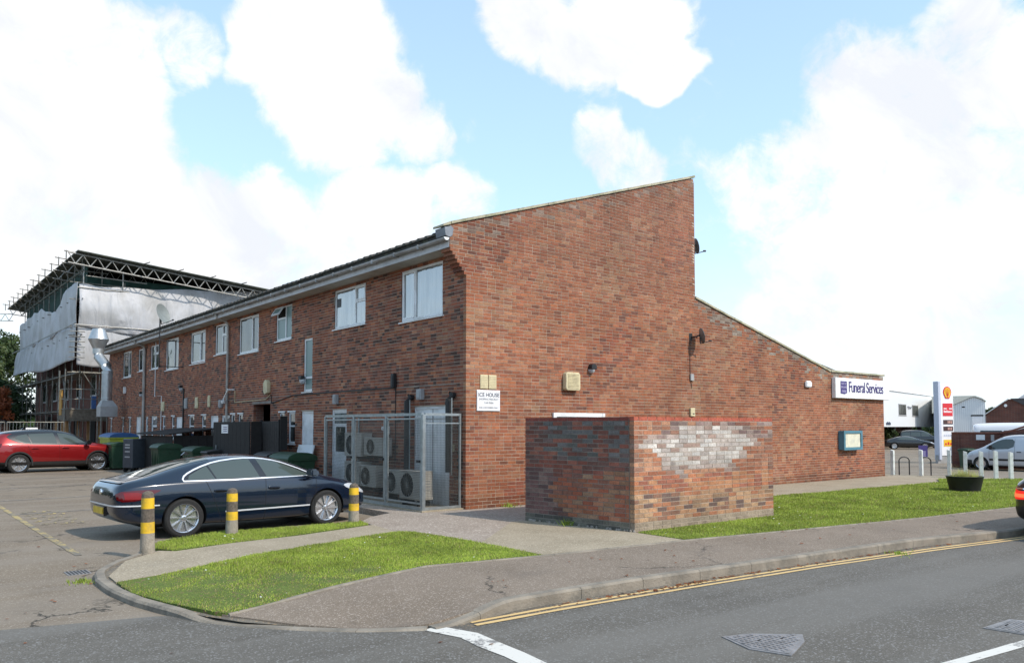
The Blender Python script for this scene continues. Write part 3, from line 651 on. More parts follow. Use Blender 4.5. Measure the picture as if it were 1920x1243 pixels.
def lay(faces, parent, nsep=300, name='brick'):
    """faces: (rows, origin(x,y), du, dn outward, colour function, depth, proud). The 300 that show largest become parts."""
    allb = []; camp = np.array([-9.63, -13.394, 1.7])
    for (rows, o, du, dn, colf, depth, seed) in faces:
        r = random.Random(seed)
        for (u0, u1, zb, tl, tr) in rows:
            um, zm = (u0+u1)/2, (zb+tl)/2; c = colf(um, zm, r); pr = r.uniform(-.003, .001)
            P = np.array([o[0]+du[0]*um, o[1]+du[1]*um, zm]); dv = P-camp; ds = np.linalg.norm(dv)
            cosn = -(dv[0]*dn[0]+dv[1]*dn[1])/ds
            s = -1 if cosn < .05 else (u1-u0)*cosn*(min(tl, tr)-zb)/ds**2
            if abs(tl-tr) > 1e-6: s = -1
            allb.append((s, u0, u1, zb, tl, tr, o, du, dn, c, pr, depth))
    allb.sort(key=lambda t: -t[0])
    sep_, rest = allb[:nsep], allb[nsep:]
    for (s, u0, u1, zb, tl, tr, o, du, dn, c, pr, dp) in sep_:
        if s <= 0: rest.append((s, u0, u1, zb, tl, tr, o, du, dn, c, pr, dp)); continue
        b = bpy.data.objects.new(name, UNIT); COL.objects.link(b); b.parent = parent
        mtx = Matrix(((du[0]*(u1-u0), -dn[0]*dp, 0, o[0]+du[0]*u0+dn[0]*pr), (du[1]*(u1-u0), -dn[1]*dp, 0, o[1]+du[1]*u0+dn[1]*pr), (0, 0, tl-zb, zb), (0, 0, 0, 1)))
        b.matrix_local = mtx; b.color = (*c, 1)
    if not rest: return
    n = len(rest); V = np.empty((n, 8, 3)); C = np.empty((n, 8, 4)); C[..., 3] = 1
    for i, (s, u0, u1, zb, tl, tr, o, du, dn, c, pr, dp) in enumerate(rest):
        ax, ay = o[0]+dn[0]*pr, o[1]+dn[1]*pr; bx, by = o[0]-dn[0]*dp, o[1]-dn[1]*dp
        V[i] = [(ax+du[0]*u0, ay+du[1]*u0, zb), (ax+du[0]*u1, ay+du[1]*u1, zb), (bx+du[0]*u1, by+du[1]*u1, zb), (bx+du[0]*u0, by+du[1]*u0, zb),
                (ax+du[0]*u0, ay+du[1]*u0, tl), (ax+du[0]*u1, ay+du[1]*u1, tr), (bx+du[0]*u1, by+du[1]*u1, tr), (bx+du[0]*u0, by+du[1]*u0, tl)]
        C[i, :, :3] = c
    q = np.array([(0,3,2,1),(4,5,6,7),(0,1,5,4),(1,2,6,5),(3,0,4,7)]); nf = len(q)
    idx = (q[None]+8*np.arange(n)[:, None, None]).reshape(-1)
    me = bpy.data.meshes.new('brickwork'); me.vertices.add(n*8); me.vertices.foreach_set('co', V.astype(np.float32).ravel())
    me.loops.add(n*nf*4); me.loops.foreach_set('vertex_index', idx.astype(np.int32)); me.polygons.add(n*nf)
    me.polygons.foreach_set('loop_start', np.arange(0, n*nf*4, 4, dtype=np.int32)); me.polygons.foreach_set('loop_total', np.full(n*nf, 4, np.int32))
    me.update(calc_edges=True)
    a = me.color_attributes.new('Col', 'FLOAT_COLOR', 'POINT'); a.data.foreach_set('color', C.astype(np.float32).ravel())
    me.materials.append(BRICK); me.polygons.foreach_set('use_smooth', [False]*len(me.polygons))
    bm = bmesh.new(); bm.from_mesh(me); bmesh.ops.recalc_face_normals(bm, faces=bm.faces); bm.to_mesh(me); bm.free()
    ob = bpy.data.objects.new('brickwork', me); link(ob, parent); ob['kind'] = 'stuff'
PAL = [(.40,.150,.080),(.43,.175,.095),(.36,.125,.068),(.33,.105,.058),(.44,.205,.115),(.40,.215,.125),(.31,.130,.085),(.19,.085,.062),(.15,.070,.055),(.46,.165,.075),(.35,.165,.105),(.27,.095,.06)]
WGT = [16,14,14,10,10,8,8,6,4,6,8,8]
def patchy(u, z, s):      # slow patches: kilns of bricks differ
    return math.sin(u*.83+s)*math.cos(z*1.1+s*2)+.6*math.sin(u*2.3-z*1.9+s)
def col_gable(u, z, r):
    c = r.choices(PAL, WGT)[0]; p = patchy(u, z, 1.3)
    c = tuple(a*.56+b*.44 for a, b in zip(c, (.345,.135,.072)))
    if p > .55 and r.random() < .55: c = r.choice([PAL[4], PAL[5], PAL[10]])
    if p < -.7 and r.random() < .45: c = r.choice([PAL[3], PAL[7], PAL[11]])
    t = ztop(u)-z                                           # lime bloom and lichen under the copings
    if t < .45 and r.random() < (.75 if u > 7.6 else .45)*(1-t/.55): c = r.choice([(.30,.22,.17),(.27,.20,.16),(.36,.30,.25),(.25,.17,.14)])
    st = math.exp(-max(0, ztop(u)-z)/.6)*max(0, .5+math.sin(u*3.1)+.6*math.sin(u*7.7+1))
    k = r.uniform(.84, 1.12)*.80*(1-.20*min(1, st))*(1+.06*patchy(u*.6, z*.5, 4.0))
    if z < .2: k *= .7
    w_ = min(1, max(0, (z-4.2)/3.0))*.45; c = tuple(a*(1-w_)+b*w_ for a, b in zip(c, (.27,.135,.10)))
    return tuple(x*k for x in c)
def col_rear(u, z, r):
    c = r.choices(PAL, [8,8,16,16,4,4,12,12,8,4,8,16])[0]
    c = tuple(a*.72+b*.28 for a, b in zip(c, (.27,.125,.085)))
    if r.random() < .12: c = (.12,.07,.055)
    k = r.uniform(.80, 1.06)
    if z < .3: k *= .75
    return tuple(x*k for x in c)

# ================================================================== the shopping precinct building
ZA = (8.43-5.86)/8.01
def ztop(x):
    if x < 7.57: return 5.86 + ZA*(x+.45)
    if x < 14.48: return 5.14 + (3.46-5.14)*(x-7.57)/6.91
    return 3.46
B = empty('precinct_building', label='long two storey red brick shopping building with a tall stepped gable end', cat='building')
# windows of the rear elevation: (y near, y far, sill z, head z, kind)
WIN = [(.88,2.61,4.14,5.33,'w1'), (4.33,6.04,4.30,5.33,'w2'), (8.80,9.94,4.30,5.34,'open'), (11.34,13.05,4.13,5.32,'two'), (14.14,15.43,4.27,5.33,'fan'), (16.50,18.20,4.10,5.31,'two2'),
       (19.75,21.50,4.05,5.31,'two'), (22.6,23.8,4.21,5.27,'fan2'), (24.8,25.84,4.24,5.25,'fan2'), (27.1,28.65,4.07,5.30,'two'),
       (7.36,7.93,2.70,4.20,'stair')]
for (a, b) in ((8.47,8.93), (9.22,9.60), (12.60,13.02), (13.32,13.70), (16.28,16.76), (17.63,18.25), (20.1,20.5), (21.4,21.78), (26.9,27.3), (28.2,28.6), (30.6,31.0)):
    WIN.append((a, b, 1.22, 2.13, 'slit'))
DOORS = [(7.25,8.04,.0,2.14,'panel'), (5.28,6.13,.0,2.15,'glazed'), (.60,2.03,.0,2.15,'double'), (14.97,15.80,-.0,2.11,'panel'), (13.80,14.62,.0,2.10,'glazed'),
         (19.0,19.9,.0,2.12,'panel'), (22.6,23.5,0,2.14,'glazed'), (24.0,24.4,0,2.14,'glazed'), (25.2,26.0,0,2.14,'panel')]
PASS_ = (10.30, 11.69, 0, 2.42)
ops = [(a, b, z0, z1) for (a, b, z0, z1, k) in WIN+DOORS] + [PASS_]
def corb(zb):
    k = round((zb-4.875)/.075)
    return 0 if k < 0 else -min(.42, (k+1)*.058)
gable = brick_rows(17.95, -.075, 8.5, top=lambda u: ztop(u)-.0, start=corb, seed=3, openings=[(7.572, 7.64, 5.10, 9.0), (7.64, 18.0, 5.21, 9.0)])
rear = brick_rows(31.47-.112, -.15, 5.40, openings=[(a-.112, b-.112, c, d) for (a, b, c, d) in ops], seed=4)
faces = [([b for b in gable if not (b[0] < 0)], (0, 0), (1, 0), (0, -1), col_gable, .10, 11),
         ([b for b in gable if b[0] < 0], (0, 0), (1, 0), (0, -1), col_gable, .33, 12),
         (rear, (0, .112), (0, 1), (-1, 0), col_rear, .10, 13)]
lay(faces, B)
# mortar bed of the gable, a slab with the real outline
g = [(.006,-.3),(.006,4.87)] + [(-min(.41,(k+1)*.058)+.009, 4.878+.075*k+(.075 if s else 0)) for k in range(8) for s in (0, 1)]
g += [(-.411, ztop(-.41)-.02), (7.56, ztop(7.56)-.02), (7.56, 5.12), (14.48, 3.44), (17.94, 3.44), (17.94, -.3)]
MB().prism(g, .006, .32).build('gable_wall', MORTAR, B)
# mortar bed of the rear wall with real openings
def holed(parent, name, u0, u1, z0, z1, holes, fn, m):
    us = sorted({u0, u1, *[h[0] for h in holes], *[h[1] for h in holes]}); mb = MB()
    us = [u for u in us if u0 <= u <= u1]
    for a, b in zip(us, us[1:]):
        hs = sorted([(h[2], h[3]) for h in holes if h[0] < (a+b)/2 < h[1]]); z = z0
        for (h0, h1) in hs:
            if h0 > z: mb.add([fn(a, z), fn(b, z), fn(b, h0), fn(a, h0)], [(0,1,2,3)])
            z = max(z, h1)
        if z < z1: mb.add([fn(a, z), fn(b, z), fn(b, z1), fn(a, z1)], [(0,1,2,3)])
    return mb.build(name, m, parent)
holed(B, 'rear_wall', .32, 31.46, -.3, 5.44, ops, lambda u, z: (.006, u, z), MORTAR)
MB().prism([(.35,-.3),(.35,5.3),(7.3,7.9),(7.3,5.0),(17.5,3.2),(17.5,-.3)], .32, 10.30).build('inner_block', MORTAR_D, B)
MB().prism([(.35,-.3),(.35,5.3),(7.3,7.9),(7.3,5.0),(17.5,3.2),(17.5,-.3)], 11.70, 31.45).build('inner_block', MORTAR_D, B)
MB().prism([(.35,2.42),(.35,5.3),(7.3,7.9),(7.3,2.42)], 10.302, 11.698).build('inner_block', MORTAR_D, B)
MB().box(.02, 6.0, 10.20, 10.298, -.3, 2.42).build('passage_wall', FBRICK_D, B); MB().box(.02, 6.0, 11.70, 11.79, -.3, 2.43).build('passage_wall', FBRICK, B)
MB().box(6.0, 6.1, 10.2, 11.8, -.2, 2.42).build('passage_door', BLACKP, B)
MB().box(-.01, .34, 10.25, 11.75, 2.42, 2.50).build('lintel', MORTAR_D, B)
# dark damp course line and soldier joint seen across the rear wall
MB().box(-.006, .02, .35, 31.4, 2.596, 2.612).build('joint_band', MORTAR_D, B)
# end wall and right hand wall
MB().box(.0, 12, 31.452, 31.56, -.3, 5.3).build('end_wall', FBRICK, B)
# coping stones along the gable
def coping(x0, z0, x1, z1, n, over=0.03):
    for k in range(n):
        a, b = k/n, (k+1)/n; xa, xb = x0+(x1-x0)*a+.004, x0+(x1-x0)*b-.004; za, zb = z0+(z1-z0)*a, z0+(z1-z0)*b
        dz = random.uniform(-.003, .003)
        MB().prism([(xa, za+dz), (xb, zb+dz), (xb, zb+.062+dz), (xa, za+.062+dz)], -.035, .36).build('coping_stone', CONC, B, bevel=.006)
coping(-.40, ztop(-.40), 7.60, ztop(7.56)+.01, 9)
MB().prism([(-.60, 5.80), (-.41, ztop(-.41)-.01), (-.41, ztop(-.41)+.062), (-.60, 5.845)], -.035, .36).build('coping_stone', CONC, B, bevel=.005)
coping(7.575, 5.14, 14.45, 3.46, 8); coping(14.48, 3.462, 18.02, 3.462, 4)
MB().box(17.95, 17.99, .02, 31.4, -.3, 3.44).build('front_wall', FBRICK, B)
MB().box(7.565, 7.60, .02, 31.4, 4.9, ztop(7.56)-.12).build('clerestory_wall', FBRICK, B)
# lead box at the eaves corner
MB().prism([(-.53,5.62),(-.42,5.60),(-.36,5.64),(-.33,5.80),(-.40,5.84),(-.56,5.79)], -.012, .34).build('lead_flashing', LEAD, B, bevel=.004)
# roofs
MB().prism([(-.46,5.63),(7.56,8.22),(7.56,8.30),(-.46,5.71)], .36, 31.5).build('roof', TILE, B)
MB().prism([(7.6,5.02),(14.5,3.34),(17.9,3.34),(17.9,3.40),(14.5,3.40),(7.6,5.09)], .36, 31.5).build('lower_roof', TILE, B)
tl = MB(); tw = .30
arc = [(math.cos(t)*.075, math.sin(t)*.05) for t in np.linspace(PI, 0, 7)]
prof = [(-.15, -.012), (-.15, .004)] + [(a[0]-.02, a[1]+.004) for a in arc] + [(.145, .004), (.145, -.012)]
tv = [(-.50, p[0], 5.71+p[1]) for p in prof] + [(-.10, p[0], 5.71+.40*.323+p[1]) for p in prof]; n_ = len(prof)
tf = [(i, i+1, i+1+n_, i+n_) for i in range(n_-1)] + [tuple(range(n_)), tuple(range(2*n_-1, n_-1, -1))]
TM = tl.add(tv, tf).build('tile_unit', TILE).data; bpy.data.objects.remove(bpy.data.objects['tile_unit'])
for k in range(103): share(TM, 'roof_tile', B, (random.uniform(-.006, .006), .52+k*tw, random.uniform(-.004, .006)))
# eaves: soffit, fascia, gutter
SOFF = mat('soffit_board', (.45,.43,.38), .7, var=.10, scale=2, dirt=(.30,.28,.24), dscale=1.5)
MB().box(-.40, .0, .33, 31.4, 5.405, 5.425).build('soffit', SOFF, B)
MB().box(-.43, -.405, .02, 31.4, 5.40, 5.60).build('fascia', mat('fascia_board', (.50,.50,.51), .5, var=.08, dirt=(.34,.34,.34)), B)
gm = MB(); ng = 10
for r_, s_ in ((.062, 1),):
    ring0 = [(-.505+r_*math.cos(t), 5.585+r_*math.sin(t)) for t in np.linspace(PI, 2*PI, ng)]
    ring1 = [(-.505+(r_-.006)*math.cos(t), 5.585+(r_-.006)*math.sin(t)) for t in np.linspace(2*PI, PI, ng)]
    gm.prism([(p[0], p[1]) for p in ring0+ring1], .0, 31.4)
GUT = mat('gutter_plastic', (.36,.36,.36), .45, var=.18, scale=5, dirt=(.17,.17,.16), dscale=1.2)
gu = gm.build('gutter', GUT, B)
MB().prism([(-.505+.064*math.cos(t), 5.587+.064*math.sin(t)) for t in np.linspace(PI, 2*PI, 10)], -.012, .0).build('gutter_end_cap', UPVC, B)
for k in range(31): MB().box(-.57, -.43, 1.0+k, 1.035+k, 5.51, 5.60).build('gutter_bracket', GUT, gu)
# ---- windows
def window(y0, y1, z0, z1, kind, gl=None):
    """frame is a ring of plastic; panes sit in it; the sill stands proud"""
    D0, D1 = .028, .095; f = MB(); w = .055
    def member(a, b, c, d, x0=D0, x1=D1): f.box(x0, x1, a, b, c, d)
    member(y0, y0+w, z0, z1); member(y1-w, y1, z0, z1); member(y0+w, y1-w, z0, z0+w); member(y0+w, y1-w, z1-w, z1)
    panes = []; a, b, c, d = y0+w, y1-w, z0+w, z1-w; G = gl or GLASS; W_ = y1-y0
    def sash(a0, b0, c0, d0, G_=None, t=.035):
        f.box(D0-.012, D0+.03, a0, a0+t, c0, d0); f.box(D0-.012, D0+.03, b0-t, b0, c0, d0); f.box(D0-.012, D0+.03, a0+t, b0-t, c0, c0+t); f.box(D0-.012, D0+.03, a0+t, b0-t, d0-t, d0)
        panes.append((a0+t, b0-t, c0+t, d0-t, G_ or G))
    def mull(y): f.box(D0, D1, y-.025, y+.025, c, d)
    opened = None
    if kind == 'w1': m_ = y0+W_*.66; mull(m_); panes.append((a, m_-.025, c, d, GLASS_B)); sash(m_+.025, b, c, d, GLASS_B)
    elif kind == 'w2': m_ = y0+W_*.34; mull(m_); zz = c+(d-c)*.60; f.box(D0, D1, a, m_-.025, zz-.025, zz+.025); panes.append((a, m_-.025, c, zz-.025, GLASS_B)); sash(a, m_-.025, zz+.025, d, GLASS_B); panes.append((m_+.025, b, c, d, GLASS_B))
    elif kind == 'open': m_ = y0+W_*.42; mull(m_); zz = c+(d-c)*.66; f.box(D0, D1, m_+.025, b, zz-.025, zz+.025); panes.append((a, m_-.025, c, d, GLASS_O)); panes.append((m_+.025, b, c, zz-.025, GLASS_O)); panes.append((m_+.025, b, zz+.025, d, DARK)); opened = (m_+.03, b-.005, zz+.03, d)
    elif kind == 'two': m_ = y0+W_*.36; mull(m_); panes.append((m_+.025, b, c, d, G)); sash(a, m_-.025, c, d)
    elif kind == 'two2': m_ = y0+W_*.36; mull(m_); sash(a, m_-.025, c, d); sash(m_+.025, b, c, d)
    elif kind in ('fan', 'fan2'):
        m_ = y0+W_*(.45 if kind == 'fan' else .4); mull(m_); zz = c+(d-c)*.62
        f.box(D0, D1, a, m_-.025, zz-.025, zz+.025); sash(a, m_-.025, zz+.025, d); panes.append((a, m_-.025, c, zz-.025, G)); panes.append((m_+.025, b, c, d, G))
    elif kind == 'stair': zz = c+(d-c)*.24; f.box(D0, D1, a, b, zz-.03, zz+.03); panes += [(a, b, zz+.03, d, GLASS_O), (a, b, c, zz-.03, GLASS_O)]
    elif kind == 'slit': zz = c+(d-c)*.56; f.box(D0, D1, a, b, zz-.022, zz+.022); panes += [(a, b, zz+.022, d, G), (a, b, c, zz-.022, G)]
    wo = f.build('window', UPVC, B)
    for (p0, p1, q0, q1, G_) in panes: MB().box(D0+.02, D0+.034, p0-.002, p1+.002, q0-.002, q1+.002).build('pane', G_, wo)
    s = MB(); s.prism([(-.045, z0-.045), (-.045, z0-.02), (.09, z0+.0), (.09, z0-.045)], y0-.05, y1+.05); s.build('sill', UPVC, wo)
    if opened:
        p0, p1, q0, q1 = opened; hh = q1-q0; t = math.radians(32)
        def R(y, s_, o_=0): return (-.02-math.sin(t)*s_-math.cos(t)*o_, y, q1-math.cos(t)*s_+math.sin(t)*o_)
        mb = MB()
        for (a0, b0, s0, s1) in ((p0, p0+.045, 0, hh), (p1-.045, p1, 0, hh), (p0+.045, p1-.045, 0, .045), (p0+.045, p1-.045, hh-.045, hh)):
            v = [R(a0, s0), R(b0, s0), R(b0, s1), R(a0, s1), R(a0, s0, .035), R(b0, s0, .035), R(b0, s1, .035), R(a0, s1, .035)]
            mb.add(v, [(0,3,2,1),(4,5,6,7),(0,1,5,4),(1,2,6,5),(2,3,7,6),(3,0,4,7)])
        mb.build('opened_sash', UPVC, wo)
        MB().add([R(p0+.04, .04, .015), R(p1-.04, .04, .015), R(p1-.04, hh-.04, .015), R(p0+.04, hh-.04, .015), R(p0+.04, .04, .022), R(p1-.04, .04, .022), R(p1-.04, hh-.04, .022), R(p0+.04, hh-.04, .022)],
                 [(0,3,2,1),(4,5,6,7),(0,1,5,4),(1,2,6,5),(2,3,7,6),(3,0,4,7)]).build('opened_pane', GLASS_O, wo)
    return wo
for w_ in WIN:
    wo = window(*w_)
    if w_[4] == 'slit':
        MB().box(-.02, .03, w_[0]-.04, w_[1]+.04, w_[3]-.005, w_[3]+.035).build('drip_cap', UPVC, wo)
    if w_[4] == 'w2':
        MB().box(.040, .047, w_[1]-.30, w_[1]-.08, 5.0-.13, 5.0+.10).build('dark_fan_vent', BLACKP, wo, bevel=.002)
# small pale window behind the enclosure on the gable
MB().box(2.44, 4.05, -.035, .02, 1.93, 2.02).build('window_head', UPVC, B)
MB().box(2.50, 3.98, -.02, .005, .95, 1.925).build('window', GLASS_B, B)
for x in (2.44, 4.0): MB().box(x-.03, x+.06, -.045, -.0, .9, 2.02).build('window_jamb', UPVC, B)
# ---- doors
def door(y0, y1, z0, z1, kind):
    f = MB(); w = .05
    f.box(.03, .10, y0, y0+w, z0, z1); f.box(.03, .10, y1-w, y1, z0, z1); f.box(.03, .10, y0+w, y1-w, z1-w, z1)
    do = MB().box(.055, .09, y0+w, y1-w, z0, z1-w).build('door', UPVC if kind != 'double' else WHITE, B)
    f.build('door_frame', UPVC, do)
    if kind == 'glazed':
        MB().box(.049, .06, y0+.16, y1-.16, z0+1.05, z1-.45).build('pane', GLASS, do)
        MB().box(.050, .06, y0+.08, y1-.08, z1-.36, z1-.09).build('fanlight', GLASS_B, do)
    if kind == 'double':
        m_ = (y0+y1)/2; MB().box(.048, .058, m_-.012, m_+.012, z0, z1-.06).build('meeting_strip', GREYP, do)
        MB().box(.045, .06, y0+.05, y1-.05, z1-.28, z1-.262).build('rail', GREYP, do)
    MB().box(.02, .058, y0+.10, y0+.12, z0+.95, z0+1.08).build('handle', GALV if kind != 'panel' else BLACKP, do)
for d_ in DOORS: door(*d_)
# ---- rain pipes
def downpipe(y, zt, zb, label, swan=True, r=.04):
    e = empty('rainwater_pipe', (0, 0, 0), label=label, cat='drainpipe')
    pts = [(-.50, y, 5.54), (-.47, y, 5.44), (-.12, y, 5.30), (-.065, y, 5.18), (-.065, y, zb)] if swan else [(-.065, y, zt), (-.065, y, zb)]
    MB().tube(pts, r, 10).build('pipe', PIPE, e, autosm=True)
    z = 4.9
    while z > zb+.3:
        MB().lathe([(r+.008, 0), (r+.008, .05)], 10, (-.065, y, z)).build('pipe_clip', PIPE, e); z -= 1.8
    return e
downpipe(13.95, 5.3, 0, 'grey rainwater pipe between the fanlight window and the wide two pane window')
downpipe(24.55, 5.3, 0, 'thick grey rainwater pipe further back towards the scaffolding', r=.06)
e = empty('waste_pipe', label='thin white pipe stepping down the wall beside the thick rainwater pipe', cat='pipe')
MB().tube([(-.03,22.9,5.35),(-.03,22.9,3.0),(-.03,21.9,3.0),(-.03,21.9,.9)], .018, 6).build('pipe', UPVC, e)
e = empty('waste_pipe', label='black pipe on the wall below the window with the dark blind', cat='pipe')
MB().tube([(-.03,18.9,3.2),(-.03,18.9,.4)], .03, 6).build('pipe', BLACKP, e)
# ================================================================== fixtures on the gable
def text_mesh(txt, name, m, parent, loc, rot, size, sx=1.0, ext=.002, align='LEFT', bold=0.0, spacing=1.0):
    c = bpy.data.curves.new(name, 'FONT'); c.body = txt; c.size = size; c.extrude = ext; c.offset = bold; c.align_x = align; c.space_character = spacing
    t = bpy.data.objects.new(name, c); COL.objects.link(t); dg = bpy.context.evaluated_depsgraph_get()
    me = bpy.data.meshes.new_from_object(t.evaluated_get(dg)); bpy.data.objects.remove(t)
    me.materials.clear(); me.materials.append(m); o = bpy.data.objects.new(name, me); link(o, parent)
    o.location = loc; o.rotation_euler = rot; o.scale = (sx, 1, 1); return o
RX = (PI/2, 0, 0)       # text standing on a wall that faces -Y
INK = mat('sign_ink', (.05,.06,.10), .6, var=.05); PURPLE = mat('purple_print', (.045,.030,.16), .5, var=.06)
SIGNW = mat('sign_white', (.80,.80,.81), .4, var=.03, scale=2, dirt=(.68,.68,.66), dscale=2)
e = empty('car_park_sign', label='white square car park sign reading ICE HOUSE near the building corner', cat='sign')
MB().box(.27, .885, -.022, -.006, 2.03, 2.475).build('sign_plate', SIGNW, e, bevel=.006)
MB().box(.28, .875, -.026, -.022, 2.04, 2.465).build('sign_face', SIGNW, e)
text_mesh('ICE HOUSE', 'lettering', INK, e, (.578, -.0262, 2.335), RX, .115, .98, align='CENTER', bold=.002)
text_mesh('SHOPPING PRECINCT', 'lettering', INK, e, (.578, -.0262, 2.262), RX, .058, .92, align='CENTER')
text_mesh('CAR PARK', 'lettering', INK, e, (.578, -.0262, 2.185), RX, .058, .95, align='CENTER')
text_mesh('FOR CUSTOMERS ONLY', 'lettering', INK, e, (.578, -.0262, 2.085), RX, .050, .95, align='CENTER')
for i, x in enumerate((.36, .585)):
    e = empty('air_brick', label=('left' if i == 0 else 'right')+' one of two cream louvred vents above the car park sign', cat='vent', group='cream vents above the car park sign')
    MB().box(x, x+.205, -.02, .0, 2.50, 2.80).build('plate', CREAM, e, bevel=.004)
    s = MB()
    for k in range(8): s.box(x+.015, x+.19, -.026, -.019, 2.52+k*.034, 2.536+k*.034)
    s.build('louvre', CREAM, e)
def dish(name, loc, rz, label, r=.21, mast=None, tilt=-12, bracket=.16):
    """offset dish facing local +x; bracket to the wall behind (-y side set by rz)"""
    e = empty(name, loc, rz, label, 'satellite dish')
    DM = mat('dish_grey_'+str(int(loc[1])), (.20,.22,.23), .5, .3, var=.1, dirt=(.14,.15,.15))
    d_ = MB(); prof = [(r*k/7, (k/7)**2*r*.22) for k in range(8)]
    d_.lathe([(max(p[0], .001), p[1]) for p in prof]+[(r*1.02, r*.215)]+[(p[0], p[1]-.010) for p in prof[::-1] if p[0] > .01], 28, axis='x', sx=.93)
    o = d_.build('reflector', DM, e, autosm=True); o.rotation_euler = (0, math.radians(tilt), 0)
    a = MB(); a.bar((-.02, 0, -.05), (.0, 0, -r*.95), .025); a.bar((0, 0, -r*.95), (r*1.25, 0, -r*.62), .022); a.build('feed_arm', BLACKP, e)
    MB().lathe([(.022, -.04), (.026, 0), (.026, .03), (.015, .04)], 10, (r*1.28, 0, -r*.58), axis='x').build('receiver_head', BLACKP, e)
    MB().tube([(-.01, 0, .02), (-.09, 0, .0), (-.10, 0, -.06)], .022, 8).build('mount', BLACKP, e)
    return e
d1 = dish('satellite_dish', (7.46, -.25, 4.10), math.radians(-33), 'dark satellite dish fixed to the face of the gable wall')
MB().bar((-.10, 0, -.02), (-.14, 0, -.02), .035).build('bracket', BLACKP, d1); MB().bar((-.13, 0, -.02), (-.22, .16, -.02), .035).build('bracket', BLACKP, d1)
MB().box(-.28, -.18, .12, .16, -.10, .08).build('wall_plate', BLACKP, d1)
d2 = dish('satellite_dish', (7.80, .16, 6.62), math.radians(-33), 'small satellite dish sticking out from the top edge of the gable against the sky')
MB().bar((-.10, 0, -.02), (-.28, -.12, -.02), .04).build('bracket', BLACKP, d2)
e = empty('cable', label='black cable hanging below the wall dish on the gable', cat='cable')
MB().tube([(7.32,-.014,3.98),(7.31,-.014,3.4),(7.32,-.014,3.0),(7.38,-.014,2.72)], .007, 6).build('cable_run', BLACKP, e)
MB().box(7.30,7.44,-.05,-.004,2.92,3.10).build('junction_box', GREYP, e, bevel=.01)
e = empty('warm_air_vent', label='cream louvred heater vent low on the gable wall', cat='vent')
MB().prism([(2.72,2.57),(2.76,2.53),(3.13,2.53),(3.17,2.57),(3.17,2.90),(3.13,2.95),(2.76,2.95),(2.72,2.90)], -.13, .0).build('casing', CREAM, e, bevel=.012)
s = MB()
for k in range(11): s.box(2.77, 3.12, -.140, -.128, 2.575+k*.032, 2.592+k*.032)
s.build('louvre', CREAM, e)
e = empty('bulkhead_lamp', label='round wall lamp with dark hood above the enclosure on the gable', cat='lamp')
MB().lathe([(.10, 0), (.10, -.05), (.085, -.09), (.04, -.12), (.001, -.125)], 18, (3.62, 0, 3.06), axis='y', sx=.8, sy=1.05).build('diffuser', LAMPG, e, autosm=True)
MB().prism([(3.53,3.05),(3.71,3.05),(3.70,3.13),(3.66,3.18),(3.58,3.18),(3.54,3.13)], -.14, .0).build('hood', BLACKP, e, bevel=.01)
e = empty('alarm_box', label='small white alarm box high on the low end of the gable wall', cat='alarm box')
MB().box(12.88, 13.20, -.09, .0, 2.92, 3.12).build('cover', UPVC, e, bevel=.03)
e = empty('junction_box', label='tiny cream junction box on the gable below the hanging cable', cat='box')
MB().box(7.28, 7.46, -.05, .0, 1.98, 2.20).build('cover', CREAM, e, bevel=.006); MB().box(7.35, 7.43, -.053, -.048, 2.03, 2.06).build('switch', BLACKP, e)
# fascia sign
e = empty('fascia_sign', label='long white sign reading Funeral Services high on the end of the gable', cat='sign')
MB().box(14.50, 18.10, -.14, -.004, 2.63, 3.29).build('sign_box', SIGNW, e, bevel=.008)
text_mesh('Funeral Services', 'lettering', PURPLE, e, (15.30, -.146, 2.84), RX, .50, .86, ext=.004, bold=.002, spacing=.86)
MB().prism([(14.80,2.78),(15.05,2.76),(15.20,2.80),(15.20,3.18),(14.80,3.18)], -.147, -.139).build('emblem', PURPLE, e)
LIL = mat('lilac_print', (.50,.46,.66), .5, var=.03)
for k, tx in enumerate(('EAST OF', 'ENGLAND', 'coop')): text_mesh(tx, 'emblem_lettering', LIL, e, (15.0, -.149, 3.07-.115*k-.02*(k == 2)), RX, .095 if k < 2 else .15, .82, align='CENTER')
# notice case
TEAL = mat('teal_frame', (.07,.20,.27), .4, var=.08, dirt=(.05,.14,.18))
e = empty('notice_case', label='teal framed notice case on the gable near the road end', cat='notice board')
MB().box(14.85, 16.05, -.16, -.0, .95, 1.57).build('case', TEAL, e, bevel=.01)
for (a, b, c, d_) in ((14.85,16.05,1.49,1.575),(14.85,16.05,.945,1.03),(14.85,14.95,1.03,1.49),(15.95,16.05,1.03,1.49)): MB().box(a, b, -.20, -.16, c, d_).build('frame', TEAL, e)
MB().box(14.96, 15.94, -.168, -.161, 1.035, 1.485).build('paper', mat('notice_paper', (.66,.63,.50), .7, var=.12, scale=5, dirt=(.45,.46,.40), dscale=3), e)
# aerial beyond the roof
e = empty('radio_mast', (14.9, 9, 3.4), label='thin aerial mast standing behind the sloping coping', cat='aerial')
MB().tube([(0,0,0),(0,0,2.95)], .018, 6).build('pole', GALV, e); MB().lathe([(.03,0),(.045,.04),(.03,.12)], 8, (0,0,2.9)).build('tip', GREYP, e)

